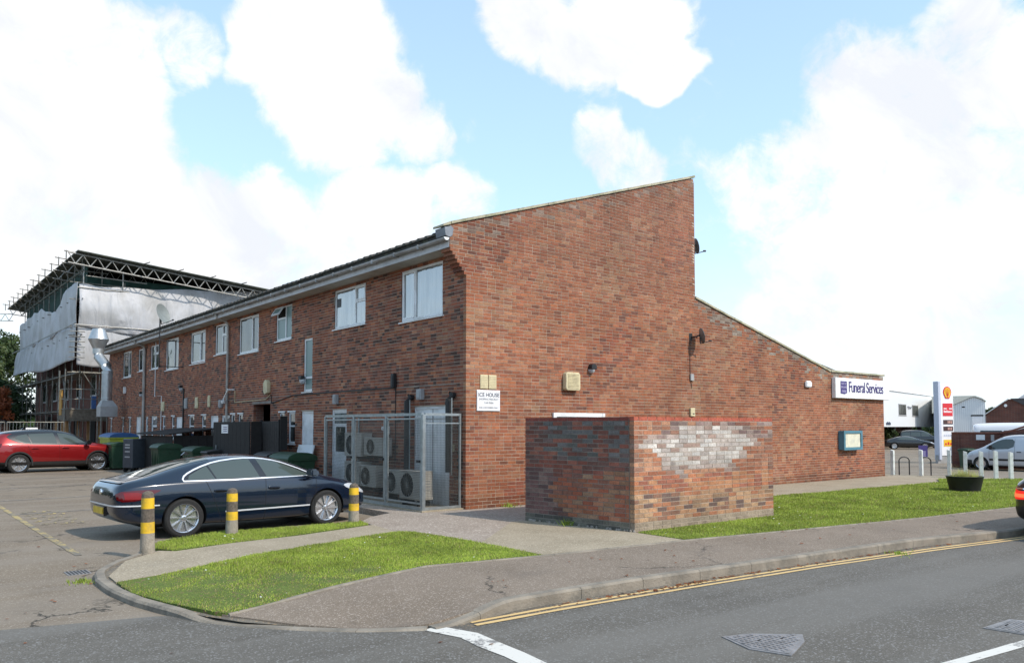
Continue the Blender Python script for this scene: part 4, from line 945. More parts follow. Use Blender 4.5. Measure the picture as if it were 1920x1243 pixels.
# ================================================================== fixtures on the rear wall
def wallbox(name, y, z, w, h, dp, m, label, cat, group=None):
    e = empty(name, label=label, cat=cat, group=group)
    MB().box(-dp, -.001, y-w/2, y+w/2, z-h/2, z+h/2).build('body', m, e, bevel=.012)
    MB().box(-dp-.012, -dp+.002, y-w/2+.02, y+w/2-.02, z-h/2+.03, z+h/2-.05).build('cover', m, e, bevel=.006)
    return e
wallbox('wall_light', 5.80, 2.42, .16, .26, .11, GREYP, 'grey box light over the left end of the wire cage', 'lamp')
wallbox('wall_light', 1.66, 2.42, .18, .24, .12, GREYP, 'grey box light over the white double door in the cage', 'lamp')
wallbox('wall_light', 14.6, 2.50, .18, .28, .10, GREYP, 'small grey box on the wall right of the near rainwater pipe', 'lamp')
wallbox('meter_box', 2.84, 2.78, .13, .34, .10, BLACKP, 'narrow black box on the brickwork above the cage', 'box')
wallbox('vent_cover', 15.9, 2.62, .22, .42, .04, CREAM, 'tall cream vent above the white doors', 'vent')
wallbox('vent_cover', 17.3, 2.60, .30, .42, .04, CREAM, 'cream vent between the two narrow ground floor windows', 'vent')
wallbox('vent_cover', 18.6, 2.60, .34, .42, .04, GREYP, 'grey vent cover on the wall behind the green bins', 'vent')
wallbox('vent_cover', 21.7, 2.55, .42, .40, .04, CREAM, 'wide cream vent beyond the thin white pipe', 'vent')
wallbox('alarm_box', 28.0, 3.45, .20, .32, .10, UPVC, 'small white alarm box on the wall below the furthest windows', 'alarm box')
for (y, z, t_) in ((7.92, 3.02, 'round wall lamp left of the tall stair window'), (19.2, 3.20, 'round wall lamp below the wide two pane windows'), (25.1, 3.15, 'round wall lamp beside the thick rainwater pipe')):
    e = empty('bulkhead_lamp', label=t_, cat='lamp')
    MB().lathe([(.11, 0), (.11, -.06), (.08, -.10), (.001, -.12)], 14, (0, y, z), axis='x', sx=.85).build('diffuser', LAMPG, e, autosm=True)
    MB().box(-.13, 0, y-.10, y+.10, z+.02, z+.13).build('hood', BLACKP, e, bevel=.02)
e = empty('alarm_box', label='cream six sided alarm box above the dark passage opening', cat='alarm box')
MB().prism([(10.30,2.74),(10.52,2.70),(10.60,2.80),(10.62,3.05),(10.46,3.16),(10.30,3.08)], -.12, -.0, 'yz').build('cover', CREAM, e, bevel=.01)
e = empty('security_camera', label='white dome camera on a bracket by the near rainwater pipe', cat='camera')
MB().box(-.22, -.0, 13.42, 13.50, 2.93, 2.98).build('bracket', UPVC, e); MB().lathe([(.001,-.06),(.06,-.05),(.08,0),(.08,.05)], 12, (-.20,13.9,2.55)).build('dome', UPVC, e, autosm=True)
MB().bar((-.20,13.46,2.95), (-.20,13.9,2.62), .04).build('arm', UPVC, e)
e = empty('cable', label='pale conduit running from the rainwater pipe towards the passage', cat='cable')
MB().tube([(-.02,13.3,2.9),(-.02,13.3,2.52),(-.02,10.6,2.55),(-.02,10.3,2.68)], .014, 6).build('cable_run', CREAM, e)
e = empty('cable', label='dark cable drooping along the rear wall below the upper windows', cat='cable')
MB().tube([(-.02,10.2,2.68),(-.02,10.15,2.42),(-.02,8.6,2.62),(-.02,5.2,2.63),(-.02,2.8,2.62),(-.02,2.8,0.9)], .014, 6).build('cable_run', BLACKP, e)
for (y, lab) in ((2.05, 'black duct elbow rising behind the cage left of the white double door'), (.40, 'black duct elbow rising behind the cage right of the white double door')):
    e = empty('pipe_cover', label=lab, cat='pipe')
    MB().tube([(-.02,y,2.36),(-.10,y,2.38),(-.16,y,2.28),(-.16,y,.75)], .07, 10).build('trunking', BLACKP, e, autosm=True)
    MB().bar((-.17,y-.13,2.30), (-.17,y-.13,.7), .02).build('conduit', GALV, e)
# dish on a mast in front of the eaves
e = dish('satellite_dish', (-.95, 18.75, 6.02), math.radians(-52), 'pale satellite dish on a tall mast rising above the gutter', r=.40, tilt=-18)
for o in e.children:
    if o.name.startswith('reflector'): o.data.materials.clear(); o.data.materials.append(mat('dish_pale', (.22,.24,.23), .5, .2, var=.1))
MB().tube([(-.06,0,.0),(-.06,0,-2.05)], .024, 8).build('mast', BLACKP, e)
MB().bar((-.06,0,-1.0), (.50,.72,-1.0), .03).build('stay', BLACKP, e); MB().bar((-.06,0,-2.0), (.50,.72,-2.0), .03).build('stay', BLACKP, e)
# extract duct
e = empty('extract_duct', label='shiny steel kitchen extract duct with a double cone cowl at the far end', cat='duct')
X0, Y0, YC = -.79, 28.2, 29.0
MB().lathe([(.24,6.43),(.29,6.43)], 24, (X0-.25, YC, 0)).build('cowl_rim', STEEL, e)
MB().lathe([(.28,6.43),(.46,5.92)], 28, (X0-.25, YC, 0)).build('upper_cone', STEEL, e, autosm=True)
MB().lathe([(.46,5.92),(.24,5.46)], 28, (X0-.25, YC, 0)).build('lower_cone', STEEL, e, autosm=True)
MB().lathe([(.25,5.47),(.25,5.22)], 24, (X0-.25, YC, 0)).build('collar', STEEL, e, autosm=True)
du = MB(); du.tube([(X0-.25, YC, 5.30), (X0-.24, YC-.10, 5.08), (X0-.02, Y0+.12, 4.58), (X0, Y0, 4.35), (X0, Y0, 2.9)], .235, 20); du.build('duct_pipe', STEEL, e, autosm=True)
for z in (4.22, 3.6, 3.02): MB().lathe([(.24,z),(.247,z+.02),(.24,z+.05)], 20, (X0, Y0, 0)).build('seam', STEEL, e)
MB().add([(X0-.22,Y0-.22,2.95),(X0+.22,Y0-.22,2.95),(X0+.22,Y0+.22,2.95),(X0-.22,Y0+.22,2.95),(X0-.34,Y0-.42,2.66),(X0+.40,Y0-.42,2.66),(X0+.40,Y0+.42,2.66),(X0-.34,Y0+.42,2.66),
          (X0-.34,Y0-.42,2.18),(X0+.40,Y0-.42,2.18),(X0+.40,Y0+.42,2.18),(X0-.34,Y0+.42,2.18)],
         [(0,1,2,3)]+[(i,(i+1)%4,(i+1)%4+4,i+4) for i in range(4)]+[(i+4,(i+1)%4+4,(i+1)%4+8,i+8) for i in range(4)]+[(8,9,10,11)]).build('hood', GREYP, e)
MB().bar((X0-.3,Y0-.36,2.2), (X0-.3,Y0-.36,0), .05).build('leg', SCAF, e); MB().bar((X0-.3,Y0+.36,2.2), (X0-.3,Y0+.36,0), .05).build('leg', SCAF, e)

# ================================================================== brick enclosure
E_ = empty('brick_enclosure', label='low red brick bin enclosure with whitewashed bricks standing on the forecourt', cat='wall')
A = Vector((.04,-4.61)); Bc = Vector((-.24,-2.20)); Cc = Vector((3.90,-4.66)); Dd = Vector((3.90,-2.20))
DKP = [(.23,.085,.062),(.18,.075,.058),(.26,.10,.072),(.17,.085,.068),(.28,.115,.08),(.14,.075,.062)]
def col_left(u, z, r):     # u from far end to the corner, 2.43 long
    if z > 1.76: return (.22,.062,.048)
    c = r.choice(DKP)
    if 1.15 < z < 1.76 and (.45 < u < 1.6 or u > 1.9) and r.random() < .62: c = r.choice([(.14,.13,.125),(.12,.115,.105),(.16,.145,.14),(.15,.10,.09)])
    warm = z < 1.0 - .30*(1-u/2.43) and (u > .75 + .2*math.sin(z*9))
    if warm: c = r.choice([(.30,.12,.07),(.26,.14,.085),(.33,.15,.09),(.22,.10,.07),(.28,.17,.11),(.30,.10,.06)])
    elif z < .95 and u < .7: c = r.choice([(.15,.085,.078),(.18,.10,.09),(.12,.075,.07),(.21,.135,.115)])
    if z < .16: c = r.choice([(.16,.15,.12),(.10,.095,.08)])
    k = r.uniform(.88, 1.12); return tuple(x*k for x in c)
def col_right(u, z, r):    # u from the corner, 3.86 long
    if z > 1.76: return (.42,.115,.075)
    lo = .95 + .05*math.sin(u*4); hi = 1.60 + (.14 if 1.2 < u < 2.9 else -.06) + .04*math.sin(u*7)
    ul = .15 + (1.40-z)*1.7 + .12*math.sin(z*17) if z < 1.40 else .15+(z-1.40)*2.0
    ur = 3.45 - (1.5-z)*1.55 + .12*math.sin(z*23) if z < 1.5 else 3.45-(z-1.5)*1.5
    ed = min(z-lo, (hi-z)*1.5, (u-ul)*.6, (ur-u)*.6)
    if ed > -.05 and r.random() < min(1, .35+(ed+.05)*5):
        q = r.choice([(.50,.46,.42),(.56,.52,.48),(.44,.38,.34),(.40,.35,.32),(.52,.49,.46)]) if r.random() < .88 else (.34,.24,.20)
        f_ = min(1, max(.35, .45+ed*4)); q = tuple(a*f_+b*(1-f_) for a, b in zip(q, (.30,.17,.13)))
        k = r.uniform(.85, 1.08)*(.8 if z < 1.1 else 1); return tuple(x*k for x in q)
    if z > hi-.05 and u > .6 and r.random() < .75: c = r.choice([(.22,.16,.14),(.28,.20,.18),(.33,.25,.22),(.26,.12,.09),(.19,.13,.12)])
    elif z > .9: c = r.choice([(.34,.16,.10),(.38,.16,.09),(.30,.12,.07),(.26,.14,.10),(.40,.21,.13)])
    elif z > .6: c = r.choice([(.42,.17,.09),(.40,.19,.10),(.44,.22,.12),(.36,.14,.08),(.30,.12,.08)])
    else: c = r.choice([(.38,.21,.12),(.34,.20,.12),(.40,.25,.15),(.36,.16,.09),(.24,.13,.09),(.30,.19,.12),(.15,.10,.085)])
    if z < .12: c = (.30,.24,.18)
    k = r.uniform(.86, 1.12); return tuple(x*k for x in c)
dl = (A-Bc).normalized(); dr = (Cc-A).normalized(); nl = Vector((dl.y, -dl.x)); nl = nl if nl.x < 0 else -nl; nr_ = Vector((0, -1))
LL = (A-Bc).length; LR = (Cc-A).length
lay([(brick_rows(LR, -.15, 1.86, seed=21, header=.04), tuple(A), tuple(dr), (0, -1), col_right, .10, 31),
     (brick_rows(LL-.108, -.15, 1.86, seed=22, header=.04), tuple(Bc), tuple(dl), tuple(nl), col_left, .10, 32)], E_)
IN = .006
def slab(p, q, n, t, z1, name, m):
    p = Vector(p); q = Vector(q); n = Vector(n); a = p-n*IN; b = q-n*IN; c = q-n*t; d_ = p-n*t
    return MB().prism([tuple(a), tuple(b), tuple(c), tuple(d_)], -.3, z1, 'xy').build(name, m, E_)
slab(A+dr*.012, Cc-dr*.012, (0, -1), .215, 1.842, 'front_wall', MORTAR)
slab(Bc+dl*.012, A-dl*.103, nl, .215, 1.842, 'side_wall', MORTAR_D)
MB().box(-.2, 3.9, -2.40, -2.20, -.2, 1.86).build('back_wall', FBRICK, E_); MB().box(3.70, 3.905, -4.40, -2.41, -.2, 1.86).build('side_wall', FBRICK, E_)
MB().box(.25, 3.69, -4.42, -2.41, 1.60, 1.66).build('roof', MORTAR_D, E_)
s = MB()
for k in range(40):
    u = rng.uniform(0, LL); p = Bc+dl*u+nl*rng.uniform(.0, .03); s.lathe([(.001,0),(.03*rng.uniform(.5,1.2),.004),(.02,.03),(.001,.045)], 6, (p.x, p.y, -.005))
tag(s.build('rubble', MORTAR_D, E_), kind='stuff')

# ================================================================== wire cage with condensers
CG = empty('wire_cage', label='galvanised wire mesh cage on the forecourt against the rear wall', cat='cage')
CX, CY0, CY1, CT = -.95, .14, 4.52, 1.95
WIRE = mat('weathered_wire', (.07,.08,.08), .55, .5, var=.1)
def post(x, y, z0=0.0, z1=CT, w=.055): MB().box(x-w/2, x+w/2, y-w/2, y+w/2, z0, z1).build('post', GALV, CG, bevel=.004)
for y in (CY0, CY0+1.46, CY0+2.92, CY1): post(CX, y)
post(-.05, CY0, w=.045); post(-.05, CY1, w=.045); post(CX, CY0+.0, w=.075)
for z in (CT+.001, .06):
    MB().box(CX-.025, CX+.025, CY0+.03, CY1-.03, z-.028, z+.028).build('rail', GALV, CG)
    for y in (CY0, CY1): MB().box(CX+.04, -.03, y-.024, y+.024, z-.026, z+.026).build('rail', GALV, CG)
def gate(y0, y1):
    g = MB(); t = .035; z0, z1 = .14, CT-.07
    g.box(CX-.018, CX+.018, y0, y0+t, z0, z1); g.box(CX-.018, CX+.018, y1-t, y1, z0, z1); g.box(CX-.018, CX+.018, y0+t, y1-t, z0, z0+t); g.box(CX-.018, CX+.018, y0+t, y1-t, z1-t, z1)
    go = g.build('gate', GALV, CG)
    w = MB(); st = .034
    for z in np.arange(z0+t, z1-t, st): w.box(CX-.0016, CX+.0016, y0+t, y1-t, z, z+.0050)
    for y in np.arange(y0+t, y1-t, st): w.box(CX+.0018, CX+.005, y, y+.0050, z0+t, z1-t)
    tag(w.build('wire_mesh', WIRE, go), kind='stuff')
    MB().box(CX-.05, CX-.02, y0+.01, y0+.13, .98, 1.03).build('latch', BLACKP, go)
for k in range(3): gate(CY0+.055+1.46*k, CY0+1.46*(k+1)-.045)
for y in (CY0,):
    w = MB(); st = .034
    for z in np.arange(.10, CT-.03, st): w.box(CX+.04, -.07, y-.0016, y+.0016, z, z+.0050)
    for x in np.arange(CX+.04, -.07, st): w.box(x, x+.0050, y+.0018, y+.005, .1, CT-.03)
    tag(w.build('wire_mesh', WIRE, CG), kind='stuff')
MB().box(CX+.05, -.06, CY0-.012, CY0+.0, 1.76, 1.785).build('cross_bar', GALV, CG)
MB().box(-1.02, .0, .06, 4.6, .0, .03).build('base_slab', PATHM, CG)
def condenser(y, z, w, h, dp, label, face='-x', wall=False, x1=None):
    e = empty('condenser_unit', label=label, cat='air conditioner')
    x1 = -.10 if x1 is None else x1; x0 = x1-dp
    MB().box(x0, x1, y-w/2, y+w/2, z, z+h).build('casing', ACGREY, e, bevel=.012)
    MB().box(x0-.004, x1+.004, y-w/2-.004, y+w/2+.004, z+h-.02, z+h+.008).build('top_cover', ACGREY, e, bevel=.004)
    r = min(h, w)*.42; cy = y+w*.12
    MB().lathe([(r, x0+.004), (r, x0-.006)], 28, (0, cy, z+h*.5), axis='x').build('fan_opening', DARK, e)
    MB().lathe([(r, x0-.004), (r+.02, x0-.010), (r+.02, x0), (r, x0)], 28, (0, cy, z+h*.5), axis='x').build('fan_ring', ACGREY, e)
    g = MB()
    for k in range(1, 6): g.lathe([(r*k/6, x0-.010), (r*k/6+.004, x0-.010)], 24, (0, cy, z+h*.5), axis='x')
    for k in range(8):
        t = PI*k/8; g.bar((x0-.011, cy-math.cos(t)*r, z+h*.5-math.sin(t)*r), (x0-.011, cy+math.cos(t)*r, z+h*.5+math.sin(t)*r), .005)
    g.build('fan_guard', ACGREY, e)
    bl = MB()
    for k in range(5):
        t = 2*PI*k/5; bl.add([(x0-.007, cy, z+h*.5), (x0-.007, cy+math.cos(t)*r*.85, z+h*.5+math.sin(t)*r*.85), (x0-.009, cy+math.cos(t+.7)*r*.85, z+h*.5+math.sin(t+.7)*r*.85)], [(0,1,2)])
    bl.build('fan_blade', GREYP, e)
    if wall:
        for yy in (y-w*.32, y+w*.32): MB().bar((-.004, yy, z-.03), (x0, yy, z-.03), .035).build('bracket', BLACKP, e); 
    else:
        for yy in (y-w*.35, y+w*.35): MB().box(x0+.02, x1-.02, yy-.03, yy+.03, z-.10 if z > .2 else .03, z+.001).build('foot', BLACKP, e)
    s = MB()
    for k in range(4): s.box(x0+.06, x1-.08, y-w/2-.007, y-w/2-.003, z+h*.35+k*.06, z+h*.35+.02+k*.06)
    s.build('side_louvre', GREYP, e)
    return e
condenser(4.72-.55, .98, .85, .56, .30, 'upper of the two stacked fan units at the far end of the cage', wall=True)
condenser(4.72-.55, .30, .85, .55, .30, 'lower of the two stacked fan units at the far end of the cage', wall=True)
condenser(3.22, 1.02, .86, .42, .28, 'wide condenser on a wall bracket in the middle of the cage', wall=True)
condenser(3.42, .28, .80, .50, .30, 'condenser standing below the bracketed one in the middle of the cage')
condenser(2.24, .20, .84, .52, .30, 'condenser on the ground left of the front fan unit')
condenser(1.18, .16, .86, .60, .32, 'front fan unit with a round grille beside the cage corner', x1=-.30)
e = empty('external_lamp', label='twin white floodlight above the bracketed condenser', cat='lamp')
for y in (3.0, 3.2): MB().lathe([(.001,-.03),(.045,-.02),(.055,.04),(.05,.05)], 12, (-.12, y, 1.66), axis='x').build('lamp_head', UPVC, e, autosm=True)
MB().box(-.08, -.0, 3.05, 3.15, 1.52, 1.62).build('body', UPVC, e, bevel=.01)
wallbox('door_switch', .45, 1.25, .14, .16, .06, CREAM, 'cream key switch on the wall right of the white double door', 'box')

# ================================================================== bollards
BOLC = mat('bollard_concrete', (.33,.29,.235), .92, var=.22, scale=5, bump=.8, bscale=60, dirt=(.15,.13,.10), dscale=4)
BOLD = mat('bollard_dark_aggregate', (.14,.115,.09), .95, var=.35, scale=30, bump=1.0, bscale=90)
BOLY = mat('bollard_yellow', (.70,.43,.015), .7, var=.12, scale=10, dirt=(.34,.24,.06), dscale=7)
def conc_bollard(x, y, z, h, label, lean=0.0):
    e = empty('concrete_bollard', (x, y, z), label=label, cat='bollard', group='yellow banded concrete bollards beside the car park')
    R_ = lambda t: .093 - .012*t            # slight taper
    def band(z0, z1, m, nm, o=0.0): MB().lathe([(R_(z0/h)+o, z0*h), (R_(z1/h)+o, z1*h)], 24, (0,0,0)).build(nm, m, e, smooth=True)
    MB().lathe([(.098,-.1),(.097,.02*h),(R_(.3),.31*h)], 24).build('base', BOLC, e, autosm=True)
    MB().lathe([(R_(.31)+.001,.31*h),(R_(.49),.49*h)], 24).build('yellow_band', BOLY, e, autosm=True)
    MB().lathe([(R_(.49),.49*h),(R_(.7),.71*h)], 24).build('middle_band', BOLD, e, autosm=True)
    MB().lathe([(R_(.71)+.001,.71*h),(R_(.88),.885*h)], 24).build('yellow_band', BOLY, e, autosm=True)
    MB().lathe([(R_(.9),.885*h),(.078,.935*h),(.064,.97*h),(.04,.99*h),(.001,h)], 24).build('domed_cap', BOLD, e, autosm=True)
    e.rotation_euler = (lean, -lean*.5, random.uniform(0, 6)); return e
conc_bollard(-6.56, -1.60, -.025, .84, 'yellow banded bollard at the rounded end of the concrete path', .012)
conc_bollard(-5.08, -.72, 0, .73, 'middle yellow banded bollard in front of the navy car door', -.01)
conc_bollard(-2.86, -.58, 0, .70, 'yellow banded bollard at the nose of the navy car', .0)

# ================================================================== bins and screens along the rear wall
def wheelie(x, y, rz, label, m=GREEN, w=.58, dp=.70, h=1.0, group=None, big=False, z=None, lidm=None):
    z = gz(x, y) if z is None else z
    e = empty('wheeled_bin', (x, y, z), rz, label, 'bin', group)
    a, b = w/2, dp/2; c, d_ = a*.84, b*.80
    MB().add([(-c,-d_,.06),(c,-d_,.06),(c,d_,.06),(-c,d_,.06),(-a,-b,h*.90),(a,-b,h*.90),(a,b,h*.90),(-a,b,h*.90)],
             [(0,3,2,1),(4,5,6,7),(0,1,5,4),(1,2,6,5),(2,3,7,6),(3,0,4,7)]).build('body', m, e, bevel=.02)
    MB().box(-a-.025, a+.025, -b-.025, b+.02, h*.875, h*.915).build('rim', m, e, bevel=.008)
    MB().prism([(-b-.05, h*.92), (b+.07, h*.92), (b+.05, h*.96), (.0, h*1.02), (-b-.03, h*.965)], -a-.03, a+.03, 'yz').build('lid', lidm or m, e, bevel=.012)
    MB().tube([(-a*.8, b+.09, h*.93), (a*.8, b+.09, h*.93)], .016, 8).build('handle', m, e)
    for s_ in (-1, 1): MB().lathe([(.10,-.03),(.10,.03)], 16, (s_*(c+.02), d_+.02, .10), axis='x').build('wheel', RUBBER, e)
    for k in (-.5, .0, .5): MB().box(a*k-.02, a*k+.02, -b*.99, -b*.90, h*.35, h*.80).build('rib', m, e)
    return e
def big_bin(x, y, rz, label, m, lidm, w=1.25, dp=.78, h=1.18, group=None, lidup=False):
    z = gz(x, y); e = empty('commercial_bin', (x, y, z), rz, label, 'bin', group); a, b = w/2, dp/2; c, d_ = a*.9, b*.8
    MB().add([(-c,-d_,.18),(c,-d_,.18),(c,d_,.18),(-c,d_,.18),(-a,-b,h*.86),(a,-b,h*.86),(a,b,h*.86),(-a,b,h*.86)],
             [(0,3,2,1),(4,5,6,7),(0,1,5,4),(1,2,6,5),(2,3,7,6),(3,0,4,7)]).build('body', m, e, bevel=.025)
    MB().box(-a-.03, a+.03, -b-.03, b+.03, h*.84, h*.89).build('rim', m, e, bevel=.01)
    prof = [(-b-.04, h*.885), (b+.04, h*.885)] + [(math.cos(t)*(b+.03), h*.895+math.sin(t)*h*.13) for t in np.linspace(0, PI, 9)]
    MB().prism(prof, -a-.035, a+.035, 'yz').build('lid', lidm, e, bevel=.008)
    for sx_ in (-1, 1):
        for sy_ in (-1, 1): MB().lathe([(.09,-.022),(.09,.022)], 14, (sx_*c*.85, sy_*d_*.8, .09), axis='x').build('castor', RUBBER, e)
        MB().box(sx_*a-.03, sx_*a+.03, -.06, .06, h*.74, h*.80).build('trunnion', m, e)
    for k in (-.6, -.2, .2, .6): MB().box(a*k-.025, a*k+.025, -b*.985, -b*.86, h*.32, h*.80).build('rib', m, e)
    return e
BLUE = mat('blue_plastic', (.03,.10,.26), .5, var=.15); YGR = mat('yellow_green_plastic', (.38,.42,.04), .5, var=.15, dirt=(.25,.28,.05))
GREYB = mat('grey_bin_plastic', (.045,.055,.065), .5, var=.15, scale=6)
big_bin(-1.15, 5.95, math.radians(-84), 'dark green commercial bin beside the wire cage behind the navy car', GREEN, GREEN, h=1.14, w=.92)
big_bin(-1.10, 7.25, math.radians(-92), 'black commercial bin left of the green one behind the navy car', BLACKP, BLACKP, h=1.12, w=.95)
big_bin(-1.55, 15.6, math.radians(-90), 'green commercial bin below the thick rainwater pipe behind the navy car roof', GREEN, GREEN, h=1.12, w=.95)
big_bin(-1.2, 13.15, math.radians(-88), 'low green bin left of the black panel screen', GREEN, GREEN, h=1.08, w=1.0)
wheelie(-1.1, 11.85, math.radians(-90), 'black wheeled bin next to the black panel screen', BLACKP, h=1.02)
wheelie(-.9, 12.55, math.radians(-95), 'dark green wheeled bin between the low green bin and the black bin', GREEN, h=1.0)
big_bin(-1.2, 23.9, math.radians(-90), 'yellow green bin with a blue domed lid near the scaffolding', YGR, BLUE, w=1.9, dp=1.1, h=1.42)
wheelie(-1.8, 21.0, math.radians(-90), 'green wheeled bin in front of the yellow green bin', GREEN, w=.62, dp=.75, h=1.08)
wheelie(-1.85, 22.0, math.radians(-90), 'second green wheeled bin right behind the red car bonnet', GREEN, w=.62, dp=.75, h=1.06)
e = empty('roll_cage_bin', (-1.75, 18.9, gz(-1.7, 19)), math.radians(-70), 'tall dark grey bin with printed panel on castors', 'bin')
MB().box(-.30, .30, -.30, .30, .16, 1.25).build('body', GREYB, e, bevel=.02)
for z in (.55, .75, .90, 1.0):
    MB().box(-.16, .14, -.306, -.30, z, z+.05).build('print', GREYP, e)
for sx_ in (-1, 1):
    for sy_ in (-1, 1): MB().lathe([(.09,-.02),(.09,.02)], 14, (sx_*.22, sy_*.22, .09), axis='x').build('castor', RUBBER, e); MB().box(sx_*.22-.02, sx_*.22+.02, sy_*.22-.02, sy_*.22+.02, .1, .17).build('fork', GALV, e)
# lean-to bin store
e = empty('bin_store', label='black timber lean-to bin store with sloping roof behind the bins', cat='shed')
for k in range(12): MB().box(-1.45, -1.42, 15.3+k*.33, 15.3+k*.33+.32, .04, 1.38).build('board', WOODB, e)
for k in range(5): MB().box(-1.40+k*.28, -1.13+k*.28, 15.25, 15.28, .02, 1.40).build('board', WOODB, e)
MB().prism([(-1.62,1.42),(-1.62,1.46),(.0,1.66),(.0,1.62)], 15.1, 19.4).build('roof', WOODB, e)
# black panel screen with notice
e = empty('panel_screen', label='black panelled bin screen with a white notice in front of the white doors', cat='fence')
for k in range(9): MB().box(-1.02, -.99, 9.30+.0+k*.345, 9.30+k*.345+.335, -.02, 1.85).build('board', WOODB, e)
for k in range(1): MB().box(-.98+k*.32, -.67+k*.32, 9.26, 9.29, -.02, 1.85).build('board', WOODB, e)
MB().box(-1.035, -1.02, 11.05, 11.60, 1.50, 1.77).build('notice', SIGNW, e)
for k in range(3): MB().box(-1.039, -1.034, 11.10, 11.42, 1.56+k*.06, 1.58+k*.06).build('notice_text', PURPLE, e)
MB().box(-1.05, -1.02, 12.05, 12.08, 1.0, 1.12).build('handle', GALV, e)
e = empty('panel_fence', label='dark grey boarded screen right of the passage opening', cat='fence')
for k in range(8): MB().box(-.62, -.60, 8.15+k*.155, 8.15+k*.155+.145, -.02, 1.86).build('board', mat('screen_board', (.028,.024,.022), .8, var=.3, scale=10) if k == 0 else bpy.data.materials['screen_board'], e)
for y in (8.12, 9.42): MB().box(-.64, -.58, y-.03, y+.03, -.02, 1.90).build('post', WOODB, e)
MB().box(-.62, -.42, 8.02, 8.06, 1.05, 2.0).build('board', WOODB, e)
e = empty('leaning_board', label='pale board propped against the white door beside the green bin', cat='board')
MB().prism([(-.35,.35),(-.32,.35),(-.10,1.20),(-.13,1.20)], 6.9, 7.9).build('panel', UPVC, e)
for k in range(5): MB().bar((-.335,7.2+k*.09,.42), (-.135,7.2+k*.09,1.15), .012).build('groove', GREYP, e)
# ================================================================== vehicles
def body_mesh(st, arches, Ra, sub=2, arch_in=.42):
    """st rows: x, zBottom, zBelt, zTop, halfWidth, halfRoof. Smooth closed hull with wheel arches cut out."""
    rings = []
    for (x, zb, zl, zt, w, wr) in st:
        hgt = zl-zb; rise = zt-zl
        half = [(0, zb), (w*.80, zb), (w*.955, zb+.05), (w*.995, zb+hgt*.30), (w, zb+hgt*.58), (w*.985, zl-hgt*.16), (w*.955, zl), (w*.955-(w*.955-wr)*.52, zl+rise*.50), (wr, zl+rise*.88), (wr*.62, zt-rise*.02), (0, zt)]
        ring = [(x, -y, z) for (y, z) in half] + [(x, y, z) for (y, z) in half[-2:0:-1]]
        rings.append(ring)
    n = len(rings[0]); bm = bmesh.new(); vs = [[bm.verts.new(p) for p in r] for r in rings]
    for i in range(len(vs)-1):
        for k in range(n): bm.faces.new((vs[i][k], vs[i][(k+1) % n], vs[i+1][(k+1) % n], vs[i+1][k]))
    bm.faces.new(vs[0][::-1]); bm.faces.new(vs[-1])
    bmesh.ops.recalc_face_normals(bm, faces=bm.faces)
    cl = bm.edges.layers.float.new('crease_edge')
    for i in range(len(vs)-1):
        for k in (6, n-6):
            e = bm.edges.get((vs[i][k], vs[i+1][k]))
            if e: e[cl] = .45
        for k in (1, 2, n-1, n-2):
            e = bm.edges.get((vs[i][k], vs[i+1][k]))
            if e: e[cl] = .35
    me = bpy.data.meshes.new('hull'); bm.to_mesh(me); bm.free(); o = bpy.data.objects.new('hull', me); COL.objects.link(o)
    md = o.modifiers.new('s', 'SUBSURF'); md.levels = sub; md.render_levels = sub
    cut = MB()
    for x in arches:
        for s in (-1, 1):
            y0, y1 = (arch_in, 1.3) if s > 0 else (-1.3, -arch_in)
            cut.lathe([(Ra, y0), (Ra, y1)], 40, (x[0], 0, x[1]), axis='y')
    co = cut.build('cutter', DARK)
    dg = bpy.context.evaluated_depsgraph_get(); hm = bpy.data.meshes.new_from_object(o.evaluated_get(dg)); ref = hm.copy()
    o.modifiers.clear(); o.data = hm
    bo = o.modifiers.new('b', 'BOOLEAN'); bo.object = co; bo.operation = 'DIFFERENCE'; bo.solver = 'EXACT'
    dg = bpy.context.evaluated_depsgraph_get(); fin = bpy.data.meshes.new_from_object(o.evaluated_get(dg))
    bpy.data.objects.remove(o); bpy.data.objects.remove(co)
    return fin, ref
def patch(ref, poly, plane, keep, off, name, m, parent, thick=0.0):
    """part of the hull surface inside a convex outline seen along an axis, lifted by off"""
    bm = bmesh.new(); bm.from_mesh(ref)
    ax = {'side': (0, 2), 'top': (0, 1), 'end': (1, 2)}[plane]
    area = sum(poly[i][0]*poly[(i+1) % len(poly)][1]-poly[(i+1) % len(poly)][0]*poly[i][1] for i in range(len(poly)))
    pts = poly if area > 0 else poly[::-1]
    def kill():
        bad = [f for f in bm.faces if not keep(f.calc_center_median(), f.normal)]; bmesh.ops.delete(bm, geom=bad, context='FACES')
    kill()
    for i in range(len(pts)):
        a = pts[i]; b = pts[(i+1) % len(pts)]; dx, dy = b[0]-a[0], b[1]-a[1]
        co = [0, 0, 0]; no = [0, 0, 0]; co[ax[0]] = a[0]; co[ax[1]] = a[1]; no[ax[0]] = dy; no[ax[1]] = -dx
        bmesh.ops.bisect_plane(bm, geom=bm.verts[:]+bm.edges[:]+bm.faces[:], plane_co=co, plane_no=no, clear_outer=True, dist=1e-6)
        if not bm.faces: bm.free(); return None
    bm.normal_update()
    for v in bm.verts: v.co += v.normal*off
    if thick:
        r = bmesh.ops.extrude_edge_only(bm, edges=[e for e in bm.edges if e.is_boundary])
        for v in [g for g in r['geom'] if isinstance(g, bmesh.types.BMVert)]: v.co -= v.normal*0 + Vector((0,0,0))
    me = bpy.data.meshes.new(name); bm.to_mesh(me); bm.free()
    me.polygons.foreach_set('use_smooth', [True]*len(me.polygons)); me.materials.append(m)
    return link(bpy.data.objects.new(name, me), parent)
def side(s): return lambda c, n: c.y*s > .25 and n.y*s > .12
